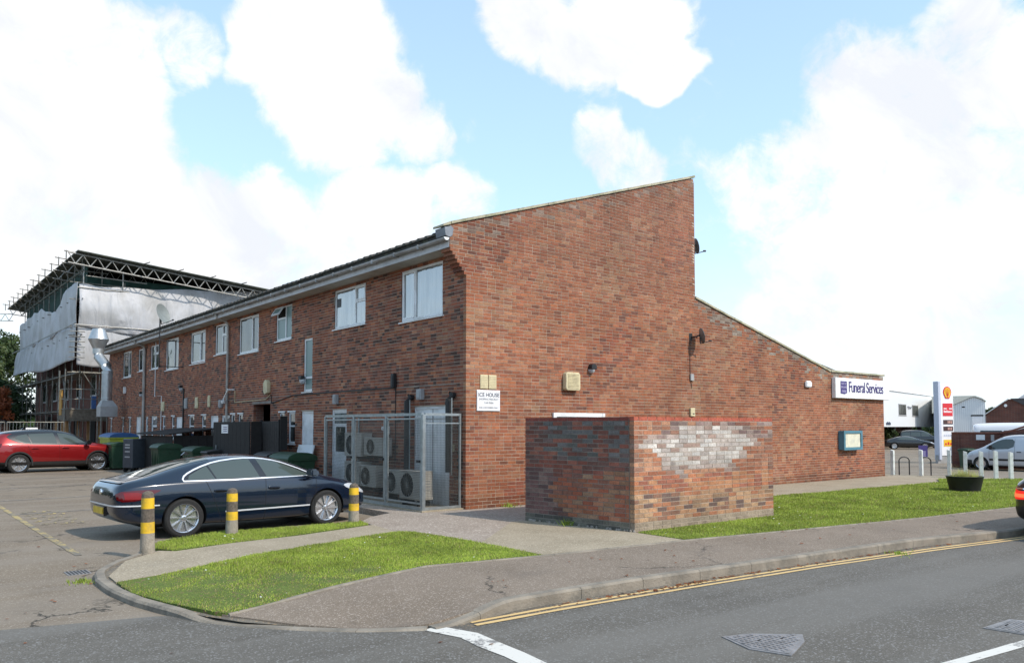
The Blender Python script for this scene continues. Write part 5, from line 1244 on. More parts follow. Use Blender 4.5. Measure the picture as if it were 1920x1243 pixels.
def grow(poly, d):
    cx = sum(p[0] for p in poly)/len(poly); cy = sum(p[1] for p in poly)/len(poly); out_ = []
    for i, p in enumerate(poly):
        a = Vector(poly[i-1]); b = Vector(p); c = Vector(poly[(i+1) % len(poly)])
        n1 = Vector(((b-a).y, -(b-a).x)).normalized(); n2 = Vector(((c-b).y, -(c-b).x)).normalized()
        if n1.dot(b-Vector((cx, cy))) < 0: n1 = -n1
        if n2.dot(b-Vector((cx, cy))) < 0: n2 = -n2
        n_ = (n1+n2).normalized(); k = min(2, 1/max(.3, n_.dot(n1))); q = b+n_*d*k; out_.append((q.x, q.y))
    return out_
def wheel(parent, x, y, z, R, style='ten', w=.215, rimr=.68, dark=False):
    s = 1 if y > 0 else -1
    yo = w/2
    tyre = MB().lathe([(R*.60,-yo*.8),(R*.72,-yo),(R*.90,-yo),(R*.975,-yo*.82),(R,-yo*.5),(R,yo*.5),(R*.975,yo*.82),(R*.90,yo),(R*.74,yo),(rimr*R+.004,yo*.80),(rimr*R*.9,yo*.3)], 40, axis='y')
    o = tyre.build('wheel', RUBBER, parent, autosm=True); o.location = (x, y, z)
    if s < 0: o.rotation_euler = (0, 0, PI)
    rr = rimr*R
    rm = MB(); rm.lathe([(rr*.93, yo*.35),(rr*.94, yo*.72),(rr, yo*.84),(rr*1.01, yo*.74),(rr*.98, yo*.2)], 40, axis='y')
    rm.lathe([(.001, yo*.66),(.025, yo*.66),(.055, yo*.58),(.07, yo*.40)], 20, axis='y')
    ns = 10 if style == 'ten' else 5
    for k in range(ns):
        t = 2*PI*k/ns
        def P(r_, dt, yy): return (math.cos(t+dt)*r_, yy, math.sin(t+dt)*r_)
        if style == 'ten':
            a, b = .045, rr*.95; v = [P(a, -.16, yo*.60), P(a, .20, yo*.60), P(b, .10, yo*.80), P(b, -.01, yo*.80), P(a, -.16, yo*.35), P(a, .20, yo*.35), P(b, .10, yo*.55), P(b, -.01, yo*.55)]
            rm.add(v, [(0,1,2,3),(4,7,6,5),(0,4,5,1),(1,5,6,2),(2,6,7,3),(3,7,4,0)])
        else:
            for q in (-.16, .16) if style == 'double' else (0,):
                a, b = .05, rr*.95; ww = .07 if style == 'double' else .17
                v = [P(a, q-ww*2, yo*.58), P(a, q+ww*2, yo*.58), P(b, q*1.6+ww, yo*.78), P(b, q*1.6-ww, yo*.78), P(a, q-ww*2, yo*.35), P(a, q+ww*2, yo*.35), P(b, q*1.6+ww, yo*.60), P(b, q*1.6-ww, yo*.60)]
                rm.add(v, [(0,1,2,3),(4,7,6,5),(0,4,5,1),(1,5,6,2),(2,6,7,3),(3,7,4,0)])
    rm.build('rim', ALLOY, o)
    MB().lathe([(.001, -.02),(rr*.95, -.02),(rr*.95, yo*.1)], 24, axis='y').build('brake_backing', DARK, o)
    MB().lathe([(.001, -.01),(rr*.55, -.01),(rr*.55, -.015)], 24, axis='y').build('brake_disc', BLACKP, o)
    return o
def car(name, loc, rz, label, cat, st, arches, Ra, R, paintm, group=None, wheels='ten', track=.79, rimr=.70, sub=2, lining=True):
    e = empty(name, loc, rz, label, cat, group)
    fin, ref = body_mesh(st, arches, Ra, sub)
    fin.materials.clear(); fin.materials.append(paintm); fin.materials.append(DARK)
    # inside of the arches dark
    for p in fin.polygons:
        c = p.center; ins = any(abs(math.hypot(c.x-a[0], c.z-a[1])-Ra) < .012 and abs(p.normal.y) < .5 for a in arches) or (abs(p.normal.y) > .9 and abs(c.y) < .5 and any(math.hypot(c.x-a[0], c.z-a[1]) < Ra for a in arches))
        p.material_index = 1 if ins else 0
        p.use_smooth = not ins
    try: fin.set_sharp_from_angle(angle=math.radians(50))
    except Exception: pass
    fin.name = 'body'; b = bpy.data.objects.new('body', fin); link(b, e)
    for a in arches:
        for s in (-1, 1): wheel(e, a[0], s*track, R, R, wheels, rimr=rimr)
    return e, ref
def smooth_poly(pts, it=1):
    for _ in range(it):
        q = []
        for i in range(len(pts)):
            a, b = pts[i], pts[(i+1) % len(pts)]
            q += [(a[0]*.78+b[0]*.22, a[1]*.78+b[1]*.22), (a[0]*.22+b[0]*.78, a[1]*.22+b[1]*.78)]
        pts = q
    return pts
NAVY = paint('navy_metallic', (.002,.009,.024), .15, .22)
REDP = paint('red_metallic', (.27,.008,.010), .5, .28)
SILV = paint('silver_paint', (.52,.54,.57), .25, .35)
BLKP = paint('black_paint', (.010,.010,.011), .2, .25)
WHTP = paint('white_paint_car', (.72,.73,.75), .0, .35)

TRIM = mat('trim_sky_sheen', (.80,.82,.86), .25, .35, var=.02)  # chrome trim with the sky's reflection put into a pale, mostly diffuse colour
# ---- navy four door coupe
ST = [(-2.46,.50,.70,.76,.60,.42),(-2.42,.40,.80,.90,.74,.58),(-2.33,.31,.87,.985,.83,.68),(-2.10,.26,.915,1.03,.885,.69),(-1.80,.23,.935,1.10,.912,.67),(-1.40,.21,.945,1.235,.922,.635),(-.95,.19,.95,1.345,.927,.60),(-.45,.18,.95,1.405,.927,.585),
      (.0,.18,.945,1.405,.927,.58),(.45,.18,.935,1.345,.927,.58),(.85,.18,.92,1.205,.925,.60),(1.18,.19,.895,1.055,.92,.67),(1.40,.20,.865,.965,.915,.71),(1.75,.21,.80,.90,.90,.70),(2.05,.23,.72,.82,.86,.64),(2.27,.27,.62,.70,.76,.54),(2.38,.34,.52,.57,.60,.42)]
AR = [(-1.36,.345),(1.355,.345)]
navy, ref = car('navy_car', (-4.27, 1.15, -.12), math.radians(3.5), 'dark navy four door coupe parked beside the banded bollards', 'car', ST, AR, .375, .338, NAVY, track=.80, rimr=.735, sub=3)
SWN = smooth_poly([(-1.38,.985),(-1.33,1.06),(-1.10,1.17),(-.75,1.275),(-.30,1.325),(.10,1.315),(.45,1.25),(.80,1.12),(1.10,.985),(1.13,.965),(.6,.965),(-.5,.975),(-1.30,.965)], 1)
for s in (-1, 1):
    patch(ref, grow(SWN, .024), 'side', side(s), .003, 'window_trim', TRIM, navy)
    patch(ref, SWN, 'side', side(s), .005, 'window_surround', BLKP, navy)
    for nm, pl in (('quarter_window', [(-1.30,.99),(-1.26,1.06),(-1.02,1.175),(-.93,1.21),(-.83,.985)]),
                   ('rear_window', [(-.80,.985),(-.895,1.22),(-.70,1.27),(-.30,1.31),(-.12,1.31),(.0,.98)]),
                   ('front_window', [(.13,.98),(.02,1.30),(.15,1.295),(.44,1.235),(.76,1.11),(1.03,.98)])):
        patch(ref, pl, 'side', side(s), .007, nm, CGLASS, navy)
    patch(ref, [(-.66,.395),(.98,.405),(.98,.432),(-.66,.422)], 'side', side(s), .012, 'chrome_strip', TRIM, navy)
    for nm, pl in (('door_gap', [(.075,.20),(.082,.20),(.105,.965),(.098,.965)]), ('door_gap', [(1.06,.24),(1.066,.24),(1.14,.93),(1.133,.93)]),
                   ('door_gap', [(-.86,.62),(-.852,.62),(-.995,.965),(-1.003,.965)]), ('door_gap', [(-.62,.19),(.98,.19),(.98,.197),(-.62,.197)]), ('door_gap', [(-.86,.62),(-.852,.62),(-.70,.22),(-.708,.22)])):
        patch(ref, pl, 'side', side(s), .0015, nm, DARK, navy)
    patch(ref, [(-1.9,.80),(-1.9,.792),(1.2,.735),(1.2,.743)], 'side', side(s), .0015, 'shoulder_crease', BLKP, navy)
    for x in (-.75, .25):
        MB().prism([(x-.12,.775),(x+.10,.77),(x+.12,.795),(x,.812),(x-.10,.81)], s*.918, s*.945).build('door_handle', NAVY, navy, bevel=.008)
        patch(ref, smooth_poly([(x-.10,.752),(x+.10,.748),(x+.13,.785),(x-.12,.79)]), 'side', side(s), .002, 'handle_recess', DARK, navy)
    patch(ref, smooth_poly([(-2.40,.665),(-2.42,.83),(-2.10,.855),(-1.80,.85),(-1.74,.83),(-1.95,.745),(-2.10,.675)], 1), 'side', lambda c, n, s=s: c.y*s > .34 and c.x < -1.5, .006, 'tail_lamp', REDG, navy)
    patch(ref, [(-2.30,.70),(-2.32,.815),(-2.12,.82),(-2.02,.775),(-2.05,.70)], 'side', lambda c, n, s=s: c.y*s > .44 and c.x < -1.5, .009, 'tail_lamp_lens', mat('lamp_inner_%d' % s, (.20,.008,.010), .25), navy)
    patch(ref, smooth_poly([(1.72,.77),(1.80,.70),(2.12,.60),(2.30,.56),(2.31,.66),(2.10,.735),(1.9,.79)], 1), 'side', lambda c, n, s=s: c.y*s > .36 and c.x > 1.5, .006, 'head_lamp', LAMPG, navy)
    MB().add([(p[0]+.98, s*(p[1]), p[2]+.955) for p in [(-.10,.90,.02),(-.09,1.14,.01),(.08,1.16,.02),(.16,.92,.03),(-.09,.92,.16),(-.08,1.13,.16),(.05,1.14,.15),(.10,.93,.15)]],
             [(0,3,2,1),(4,5,6,7),(0,1,5,4),(1,2,6,5),(2,3,7,6),(3,0,4,7)]).build('door_mirror', NAVY, navy, bevel=.03, autosm=True)
    MB().bar((.98, s*.86, .955), (.98, s*.95, .99), .035).build('mirror_stalk', BLKP, navy)
patch(ref, [(-2.6,.590),(-2.6,.616),(-1.78,.600),(-1.78,.580)], 'side', lambda c, n: c.x < -1.7, .007, 'bumper_trim', TRIM, navy)
patch(ref, [(-.56,1.06),(.56,1.06),(.50,1.36),(-.50,1.36)], 'end', lambda c, n: c.x < -.8 and n.z > .3, .004, 'rear_screen', CGLASS, navy)
patch(ref, [(-.60,.99),(.60,.99),(.50,1.34),(-.50,1.34)], 'end', lambda c, n: c.x > .4 and n.z > .3, .004, 'windscreen', CGLASS, navy)
patch(ref, [(-.62,.955),(.62,.955),(.60,.985),(-.60,.985)], 'end', lambda c, n: c.x < -2.1, .016, 'boot_spoiler', BLKP, navy)
MB().box(-2.492,-2.475,-.26,.26,.44,.55).build('number_plate', YPLATE, navy); MB().box(-2.48,-2.43,-.30,.30,.41,.57).build('plate_recess', BLKP, navy)
MB().lathe([(.001,-2.462),(.045,-2.462),(.05,-2.44)], 20, (0, 0, .80), axis='x').build('boot_badge', CHROME, navy)
MB().prism([(-.98,1.405),(-1.12,1.395),(-1.06,1.45),(-1.03,1.45)], -.02, .02).build('roof_aerial', BLKP, navy)
MB().box(-1.9, 1.9, -.60, .60, .18, .32).build('underbody', DARK, navy)

navy.scale = (.962, .955, .95)
# ---- red compact suv
ST2 = [(-2.21,.58,.95,1.02,.64,.52),(-2.17,.46,1.02,1.20,.76,.58),(-2.08,.38,1.07,1.38,.84,.60),(-1.85,.32,1.09,1.545,.90,.62),(-1.45,.28,1.08,1.61,.925,.62),(-.9,.25,1.055,1.645,.93,.62),(-.35,.24,1.04,1.65,.93,.615),(.15,.24,1.03,1.61,.93,.61),
       (.55,.24,1.02,1.49,.93,.62),(.90,.25,1.01,1.29,.93,.66),(1.15,.26,1.0,1.14,.925,.73),(1.5,.28,.97,1.09,.92,.76),(1.85,.31,.92,1.03,.89,.72),(2.08,.36,.84,.93,.80,.62),(2.18,.46,.74,.80,.64,.50)]
AR2 = [(-1.36,.37),(1.345,.37)]
red, ref = car('red_car', (-4.0, 21.83, -.035), math.radians(7), 'glossy red compact crossover with a black roof in front of the scaffolding', 'car', ST2, AR2, .405, .365, REDP, wheels='double', track=.80, rimr=.70)
top_ = lambda c, n: c.z > 1.05
patch(ref, [(-2.3,1.36),(-2.3,1.8),(1.2,1.8),(1.2,1.18),(.6,1.42),(.1,1.52),(-1.2,1.52),(-1.9,1.42)][::1] if False else [(-2.1,1.47),(-2.1,1.8),(.70,1.8),(.70,1.47)], 'side', lambda c, n: n.z > -.2, .004, 'black_roof', BLKP, red)
for s in (-1, 1):
    W2 = smooth_poly([(-1.72,1.34),(-1.62,1.42),(-1.2,1.50),(-.3,1.54),(.25,1.50),(.62,1.37),(1.02,1.12),(1.0,1.07),(-.9,1.10),(-1.35,1.16)], 1)
    patch(ref, grow(W2, .035), 'side', side(s), .006, 'window_surround', BLKP, red)
    for pl in ([(-1.50,1.30),(-1.40,1.40),(-1.1,1.46),(-.98,1.13),(-1.2,1.16)], [(-.94,1.13),(-1.05,1.46),(-.35,1.49),(-.20,1.49),(-.10,1.11)], [(.02,1.11),(-.06,1.49),(.22,1.465),(.56,1.35),(.90,1.12)]):
        patch(ref, pl, 'side', side(s), .010, 'side_window', CGLASS, red)
    patch(ref, [(-2.3,.1),(2.3,.1),(2.3,.44),(-2.3,.44)], 'side', side(s), .008, 'lower_cladding', BLACKP, red)
    for ax_ in (-1.36, 1.345):
        rg = MB(); v = []; f = []; K = 20
        for i in range(K+1):
            t = PI*i/K*1.10-.05*PI; 
            for rr in (.403, .455): v.append((ax_+math.cos(t)*rr, 0, .37+math.sin(t)*rr))
        q = []
        for p in v: q.append((p[0], s*.936, p[2]))
        q2 = [(p[0], s*.90, p[2]) for p in v]
        f = [(2*i, 2*i+1, 2*i+3, 2*i+2) for i in range(K)]; o_ = len(q)
        f += [(2*i+1, 2*i+1+o_, 2*i+3+o_, 2*i+3) for i in range(K)] + [(2*i, 2*i+2, 2*i+2+o_, 2*i+o_) for i in range(K)]
        MB().add(q+q2, f).build('arch_trim', BLACKP, red)
    patch(ref, [(-.85,.455),(1.0,.455),(.95,.51),(-.70,.525)], 'side', side(s), .012, 'sill_crease', REDP, red)
    for nm, pl in (('door_gap', [(-.02,.38),(-.013,.38),(-.02,1.10),(-.028,1.10)]), ('door_gap', [(.98,.5),(.986,.5),(1.03,1.05),(1.022,1.05)]), ('door_gap', [(-.95,.62),(-.943,.62),(-1.12,1.16),(-1.128,1.16)])):
        patch(ref, pl, 'side', side(s), .002, nm, DARK, red)
    for x in (-.85, .18): MB().prism([(x-.12,.93),(x+.12,.92),(x+.10,.955),(x-.10,.96)], s*.90, s*.955).build('door_handle', REDP, red, bevel=.008)
    patch(ref, smooth_poly([(1.78,.86),(2.2,.72),(2.22,.83),(1.95,.93)], 1), 'side', lambda c, n, s=s: c.y*s > .38 and c.x > 1.4, .006, 'head_lamp', LAMPG, red)
    patch(ref, [(-2.3,.95),(-2.3,1.10),(-1.9,1.12),(-1.95,.98)], 'side', lambda c, n, s=s: c.y*s > .45 and c.x < -1.4, .006, 'tail_lamp', REDG, red)
    MB().box(.86, 1.04, s*.98 if s > 0 else s*1.16, s*1.16 if s > 0 else s*.98, 1.05, 1.22).build('door_mirror', BLKP, red, bevel=.04, autosm=True)
    MB().bar((.93, s*.85, 1.07), (.93, s*1.0, 1.10), .05).build('mirror_stalk', BLKP, red)
patch(ref, [(-.70,1.06),(.70,1.06),(.56,1.50),(-.56,1.50)], 'end', lambda c, n: c.x > .4 and n.z > .3, .006, 'windscreen', CGLASS_D, red)
patch(ref, [(-.75,.25),(.75,.25),(.75,.62),(-.75,.62)], 'end', lambda c, n: c.x > 1.7 and n.x > .3, .008, 'grille', BLACKP, red)
MB().prism([(-.95,1.640),(-1.10,1.63),(-1.05,1.70),(-1.0,1.70)], -.02, .02).build('roof_aerial', BLKP, red)
MB().box(-2.0, 1.95, -.62, .62, .2, .40).build('underbody', DARK, red)

# ---- white car behind the red one
e, ref = car('white_car', (-6.35, 28.6, -.02), math.radians(4), 'white car mostly hidden behind the red car at the left edge', 'car', ST2, AR2, .40, .36, WHTP, wheels='ten')
for s in (-1, 1): patch(ref, smooth_poly([(-1.6,1.34),(-1.2,1.49),(-.3,1.53),(.25,1.49),(.62,1.36),(1.02,1.12),(-.9,1.11),(-1.3,1.16)]), 'side', side(s), .008, 'side_window', CGLASS_D, e)
# ---- silver white van, nose to the left
ST3 = [(-2.19,.30,1.0,1.70,.78,.66),(-2.14,.24,1.05,1.79,.86,.70),(-1.6,.22,1.08,1.82,.90,.70),(-.8,.22,1.09,1.83,.905,.70),(.0,.22,1.08,1.82,.905,.69),(.45,.22,1.05,1.74,.905,.67),(.85,.22,1.02,1.52,.905,.68),(1.2,.22,.99,1.27,.90,.72),(1.5,.23,.95,1.10,.89,.74),(1.85,.25,.88,1.0,.84,.68),(2.08,.30,.76,.86,.74,.56),(2.19,.40,.62,.68,.58,.42)]
AR3 = [(-1.35,.33),(1.38,.33)]
van, ref = car('parked_van', (35.5, 1.80, -.5), math.radians(92), 'silver white small van with its bonnet to the left behind the white posts', 'van', ST3, AR3, .37, .33, SILV, wheels='double', track=.78)
for s in (-1, 1):
    patch(ref, smooth_poly([(-.10,1.10),(-.16,1.58),(.35,1.58),(.70,1.45),(1.20,1.12),(.95,1.06)]), 'side', side(s), .006, 'cab_window', CGLASS, van)
    for pl in ([(-.16,.3),(-.15,.3),(-.15,1.6),(-.16,1.6)], [(-1.10,.3),(-1.09,.3),(-1.09,1.6),(-1.10,1.6)], [(.98,.4),(.99,.4),(.99,1.0),(.98,1.0)]): patch(ref, pl, 'side', side(s), .003, 'door_gap', DARK, van)
    patch(ref, [(-1.0,.50),(.97,.50),(.97,.60),(-1.0,.60)], 'side', side(s), .010, 'rubbing_strip', BLACKP, van)
    for x in (-.35, -1.3): patch(ref, [(x-.10,.92),(x+.10,.92),(x+.10,.965),(x-.10,.965)], 'side', side(s), .012, 'door_handle', BLACKP, van)
    patch(ref, smooth_poly([(1.75,.70),(2.16,.62),(2.15,.76),(1.75,.90)]), 'side', lambda c, n, s=s: c.y*s > .36 and c.x > 1.4, .006, 'head_lamp', LAMPG, van)
    MB().box(.80, .94, min(s*.92, s*1.10), max(s*.92, s*1.10), 1.05, 1.27).build('door_mirror', BLACKP, van, bevel=.03, autosm=True)
    MB().box(-1.9, .2, s*.62-.02, s*.62+.02, 1.82, 1.86).build('roof_rail', BLACKP, van)
patch(ref, [(1.80,.20),(2.3,.20),(2.3,.56),(1.80,.50)], 'side', lambda c, n: c.x > 1.6, .012, 'front_bumper', BLACKP, van)
patch(ref, [(-.68,1.06),(.68,1.06),(.58,1.66),(-.58,1.66)], 'end', lambda c, n: c.x > .3 and n.z > .3, .004, 'windscreen', CGLASS_D, van)
MB().box(-2.0, 1.9, -.6, .6, .18, .36).build('underbody', DARK, van)

# ---- black sports coupe parked under the white building
ST4 = [(-2.3,.40,.72,.78,.66,.45),(-2.2,.30,.84,.94,.80,.62),(-1.8,.24,.90,1.02,.90,.66),(-1.2,.20,.90,1.20,.93,.60),(-.6,.18,.90,1.285,.93,.57),(.0,.18,.89,1.28,.93,.57),(.45,.18,.87,1.17,.93,.60),(.9,.18,.84,.98,.925,.68),(1.4,.20,.78,.88,.92,.70),(1.9,.24,.68,.76,.86,.62),(2.2,.30,.56,.62,.72,.48),(2.3,.38,.48,.52,.58,.40)]
cp, ref = car('black_coupe', (70.2, 23.0, -.5), math.radians(-58), 'black sports coupe with bright bonnet parked below the white building', 'car', ST4, [(-1.35,.33),(1.35,.33)], .37, .335, BLKP, wheels='five')
for s in (-1, 1):
    patch(ref, smooth_poly([(-1.2,.94),(-.9,1.12),(-.4,1.20),(.0,1.20),(.4,1.10),(.8,.92),(.5,.90)]), 'side', side(s), .006, 'side_window', CGLASS, cp)
    patch(ref, smooth_poly([(1.8,.66),(2.2,.55),(2.22,.64),(1.9,.74)]), 'side', lambda c, n, s=s: c.y*s > .4 and c.x > 1.4, .008, 'head_lamp', LAMPG, cp)
patch(ref, [(-.60,.92),(.60,.92),(.50,1.25),(-.50,1.25)], 'end', lambda c, n: c.x > .3 and n.z > .3, .004, 'windscreen', LAMPG, cp)
MB().box(2.31, 2.33, -.26, .26, .40, .50).build('number_plate', WHITE, cp)
# ---- dark four by four behind it
ST5 = [(-2.2,.5,1.0,1.4,.80,.70),(-2.1,.4,1.1,1.80,.88,.74),(-1.2,.35,1.15,1.86,.92,.74),(-.2,.35,1.15,1.86,.92,.74),(.4,.35,1.12,1.78,.92,.72),(.85,.35,1.10,1.40,.92,.76),(1.1,.35,1.08,1.20,.92,.80),(1.9,.38,1.02,1.12,.90,.78),(2.15,.45,.85,.95,.82,.68)]
c4, ref = car('dark_offroader', (76.2, 24.4, -.5), math.radians(-60), 'dark boxy four by four standing behind the black coupe', 'car', ST5, [(-1.3,.38),(1.35,.38)], .44, .39, BLKP, wheels='five')
for s in (-1, 1):
    for a, b in ((-1.9,-1.1), (-1.05,-.15), (-.08,.55)): patch(ref, [(a,1.2),(a,1.65),(b,1.65),(b+.15 if b > .5 else b,1.2)], 'side', side(s), .006, 'side_window', CGLASS, c4)
# ---- minibus behind the brick wall
STB = [(-3.4,.4,1.2,2.3,.95,.82),(-3.3,.32,1.25,2.42,1.0,.86),(-1.5,.3,1.25,2.46,1.02,.86),(.5,.3,1.25,2.46,1.02,.86),(1.5,.3,1.22,2.38,1.02,.84),(2.1,.3,1.20,1.95,1.0,.84),(2.6,.32,1.15,1.40,.98,.84),(3.1,.38,1.0,1.12,.92,.74),(3.3,.5,.8,.86,.75,.6)]
mb_, ref = car('minibus', (43.8, 3.4, -.5), math.radians(-68), 'white minibus whose roof and windows show above the brown brick wall', 'minibus', STB, [(-2.0,.36),(2.2,.36)], .42, .36, WHTP, wheels='five', track=.88)
for s in (-1, 1):
    for a, b in ((-3.0,-1.9), (-1.8,-.7), (-.6,.5), (.6,1.5)): patch(ref, [(a,1.35),(a,1.98),(b,1.98),(b,1.35)], 'side', side(s), .008, 'side_window', CGLASS_D, mb_)
# ---- tail of a dark car leaving on the right
DKC = paint('charcoal_paint', (.016,.015,.017), .3, .3)
tc_, ref = car('dark_car', (7.34, -9.44, -.12), math.radians(-6+180), 'dark car with a lit tail lamp cut off by the right edge of the photo', 'car', [(-x, a, b, c, d_, f) for (x, a, b, c, d_, f) in ST][::-1], [(1.36,.345),(-1.355,.345)], .375, .338, DKC, wheels='double')
for s in (-1, 1):
    patch(ref, smooth_poly([(2.5,.64),(2.5,.79),(1.90,.81),(1.98,.70),(2.2,.64)]), 'side', lambda c, n, s=s: c.y*s > .40 and c.x > 1.3, .008, 'tail_lamp', REDL, tc_)
    patch(ref, smooth_poly([(2.5,.67),(2.5,.73),(2.2,.74),(2.25,.68)]), 'side', lambda c, n, s=s: c.y*s > .50 and c.x > 1.3, .013, 'lamp_core', ORANGEL, tc_)
    patch(ref, [(2.5,.80),(2.5,.82),(1.85,.835),(1.85,.815)], 'side', lambda c, n, s=s: c.y*s > .3 and c.x > 1.3, .014, 'chrome_strip', CHROME, tc_)
    patch(ref, [(-p[0], p[1]) for p in SWN], 'side', side(s), .008, 'side_window', CGLASS_D, tc_)
patch(ref, [(-.56,1.06),(.56,1.06),(.50,1.36),(-.50,1.36)], 'end', lambda c, n: c.x > .8 and n.z > .3, .006, 'rear_screen', CGLASS_D, tc_)
patch(ref, [(-.9,.2),(.9,.2),(.9,.52),(-.9,.52)], 'end', lambda c, n: c.x > 1.2, .008, 'bumper', BLACKP, tc_)
MB().box(2.47, 2.49, -.26, .26, .44, .55).build('number_plate', YPLATE, tc_)
# ================================================================== scaffolded building at the back
SB = empty('building_under_repair', label='dark brick building standing behind the scaffolding and white sheeting', cat='building')
MB().box(.35, 13.5, 34.3, 57, -.3, 8.6).build('wall', FBRICK_D, SB)
for k in range(5):
    w_ = MB().box(.30, .40, 36+k*4, 37.4+k*4, 3.4, 4.7).build('window', UPVC, SB)
    MB().box(.28, .31, 36.1+k*4, 36.65+k*4, 3.5, 4.6).build('pane', GLASS, w_); MB().box(.28, .31, 36.75+k*4, 37.3+k*4, 3.5, 4.6).build('pane', GLASS, w_)
for k in range(4):
    w_ = MB().box(.30, .40, 36+k*4.6, 37.3+k*4.6, .2, 2.4).build('shopfront', DARK, SB)
MB().prism([(.1,8.6),(13.8,8.6),(13.8,8.75),(.1,8.75)], 34.1, 57.2).build('roof_slab', MORTAR_D, SB)
SC = empty('scaffold', label='tube scaffolding with a lattice framed temporary roof round the building at the back', cat='scaffolding')
xo, xi = -1.02, -.05; ya, yb = 33.4, 54.6; RN = lambda x, y=0: 10.66 - .092*(x+1.5)
TH = .055
def tube(a, b, name='scaffold_tube', m=SCAF, r=TH/2): return MB().tube([a, b], r, 6, cap=False).build(name, m, SC)
k = 0
for y in np.arange(ya, yb, 1.95):
    tube((xo, y, 0), (xo, y, 10.5 if k % 2 else 10.55), 'standard'); tube((xi, y+.05, 0), (xi, y+.05, 10.45), 'standard'); k += 1
for z in (2.55, 4.55, 6.5, 8.4, 9.9):
    tube((xo-.05, ya-.6, z), (xo-.05, yb, z), 'ledger'); tube((xi+.05, ya-.3, z), (xi+.05, yb, z), 'ledger')
    for y in np.arange(ya, yb, 1.95): tube((xo-.35, y+.06, z+.05), (.25, y+.06, z+.05), 'transom')
for x in np.arange(-1.02, 12.5, 2.1):
    tube((x, ya, 0 if x < 0 else 4.0), (x, ya, RN(x)-.9), 'standard')
for z in (2.55, 4.55, 6.5, 8.4, 9.3): tube((-1.6, ya-.05, z), (.3 if z < 5 else 12.5, ya-.05, z), 'ledger')
for (a, b) in (((xo-.06,34,.1),(xo-.06,37.5,4.4)), ((xo-.06,44,.1),(xo-.06,40.4,4.4)), ((-.9,ya-.08,4.6),(.3,ya-.08,2.7)), ((xo-.06,47,4.6),(xo-.06,50.6,8.2)), ((-1.0,ya-.1,3.9),(-1.25,ya-1.4,1.1))): tube(a, b, 'brace')
for z in (2.42, 4.42, 8.3):
    for q in range(3): MB().box(xo+.03+q*.29, xo+.29+q*.29, ya, yb, z+.16, z+.20).build('board', TIMBER if z < 4 else SCAF, SC)
# work platform and yellow panel near the corner
MB().box(-1.9, .1, ya-1.6, ya-.2, 2.0, 2.08).build('platform', SCAF, SC)
MB().box(-1.95, -1.91, ya-1.6, ya-.2, 2.05, 2.55).build('toe_board', mat('weathered_ply', (.13,.11,.085), .9, var=.3), SC); MB().box(-1.9, .1, ya-1.64, ya-1.6, 2.05, 2.6).build('toe_board', bpy.data.materials['weathered_ply'], SC)
MB().box(-1.98, -1.93, ya-.9, ya-.35, 2.3, 3.6).build('yellow_panel', mat('ochre_panel', (.42,.22,.04), .7, var=.2), SC)
for z in (2.6, 3.1, 3.6): tube((-1.95, ya-1.65, z), (.1, ya-1.65, z), 'guard_rail'); tube((-1.95, ya-1.65, z), (-1.95, ya, z), 'guard_rail')
for x, y in ((-1.95, ya-1.65), (-.0, ya-1.65), (-1.95, ya-.1)): tube((x, y, 0), (x, y, 4.6), 'standard')
for (x, y) in ((-1.6,33.0),(-1.1,32.9),(-.6,33.1),(-.15,32.9),(-1.3,35.2),(-1.2,36.6),(-1.25,38.2)):
    MB().box(x-.06, x+.06, y-.05, y+.05, -.1, 2.0).build('timber_prop', TIMBER, SC)
MB().box(-.55,-.35,32.6,32.75,2.0,3.3).build('blue_wrap', mat('blue_wrap', (.05,.12,.30), .6, var=.2), SC)
# lattice beams: gable truss of the temporary roof, and rafters running back
def lattice(p, q, dz, n, m, r=.028, side_v=None, name='lattice_beam'):
    p = Vector(p); q = Vector(q); b = MB(); b.tube([p, q], r, 6, cap=False); dv = Vector((0, 0, -dz)); b.tube([p+dv, q+dv], r, 6, cap=False)
    for i in range(n):
        a = p.lerp(q, i/n); c = p.lerp(q, (i+.5)/n)+dv; d_ = p.lerp(q, (i+1)/n); b.tube([a, c], r*.7, 5, cap=False); b.tube([c, d_], r*.7, 5, cap=False)
    return b.build(name, m, SC)
TY = ya-1.15
lattice((-1.9, TY, RN(-1.9)-.06), (12.6, TY, RN(12.6)-.10), .52, 21, SCAFL, .035)
for y in np.arange(TY+2.6, yb+2, 2.6): lattice((-1.75, y, RN(-1.75)-.12), (3.0, y, RN(3)-.12), .5, 8, SCAFL if y < 38 else SCAF, .03)
for x in (-1.0, .6, 3.0, 6.0, 9.0): tube((x, TY-.3, RN(x)-.02), (x, yb+1.6, RN(x)-.02), 'purlin')
for i, y in enumerate(np.arange(TY+.2, yb+2, 2.1)):
    tube((-2.05-.08*(i % 2), y, RN(-2.0)+.02), (-1.0, y, RN(-1)+.02), 'outrigger'); tube((-1.95, y, RN(-1.95)+.06), (-1.95, y, RN(-1.95)-.42), 'upright')
for i in range(6): tube((1.6+i*1.75, TY-.35, RN(1.6+i*1.75)+.02), (1.85+i*1.75, TY-.75, RN(1.6+i*1.75)+.10), 'tube_end')
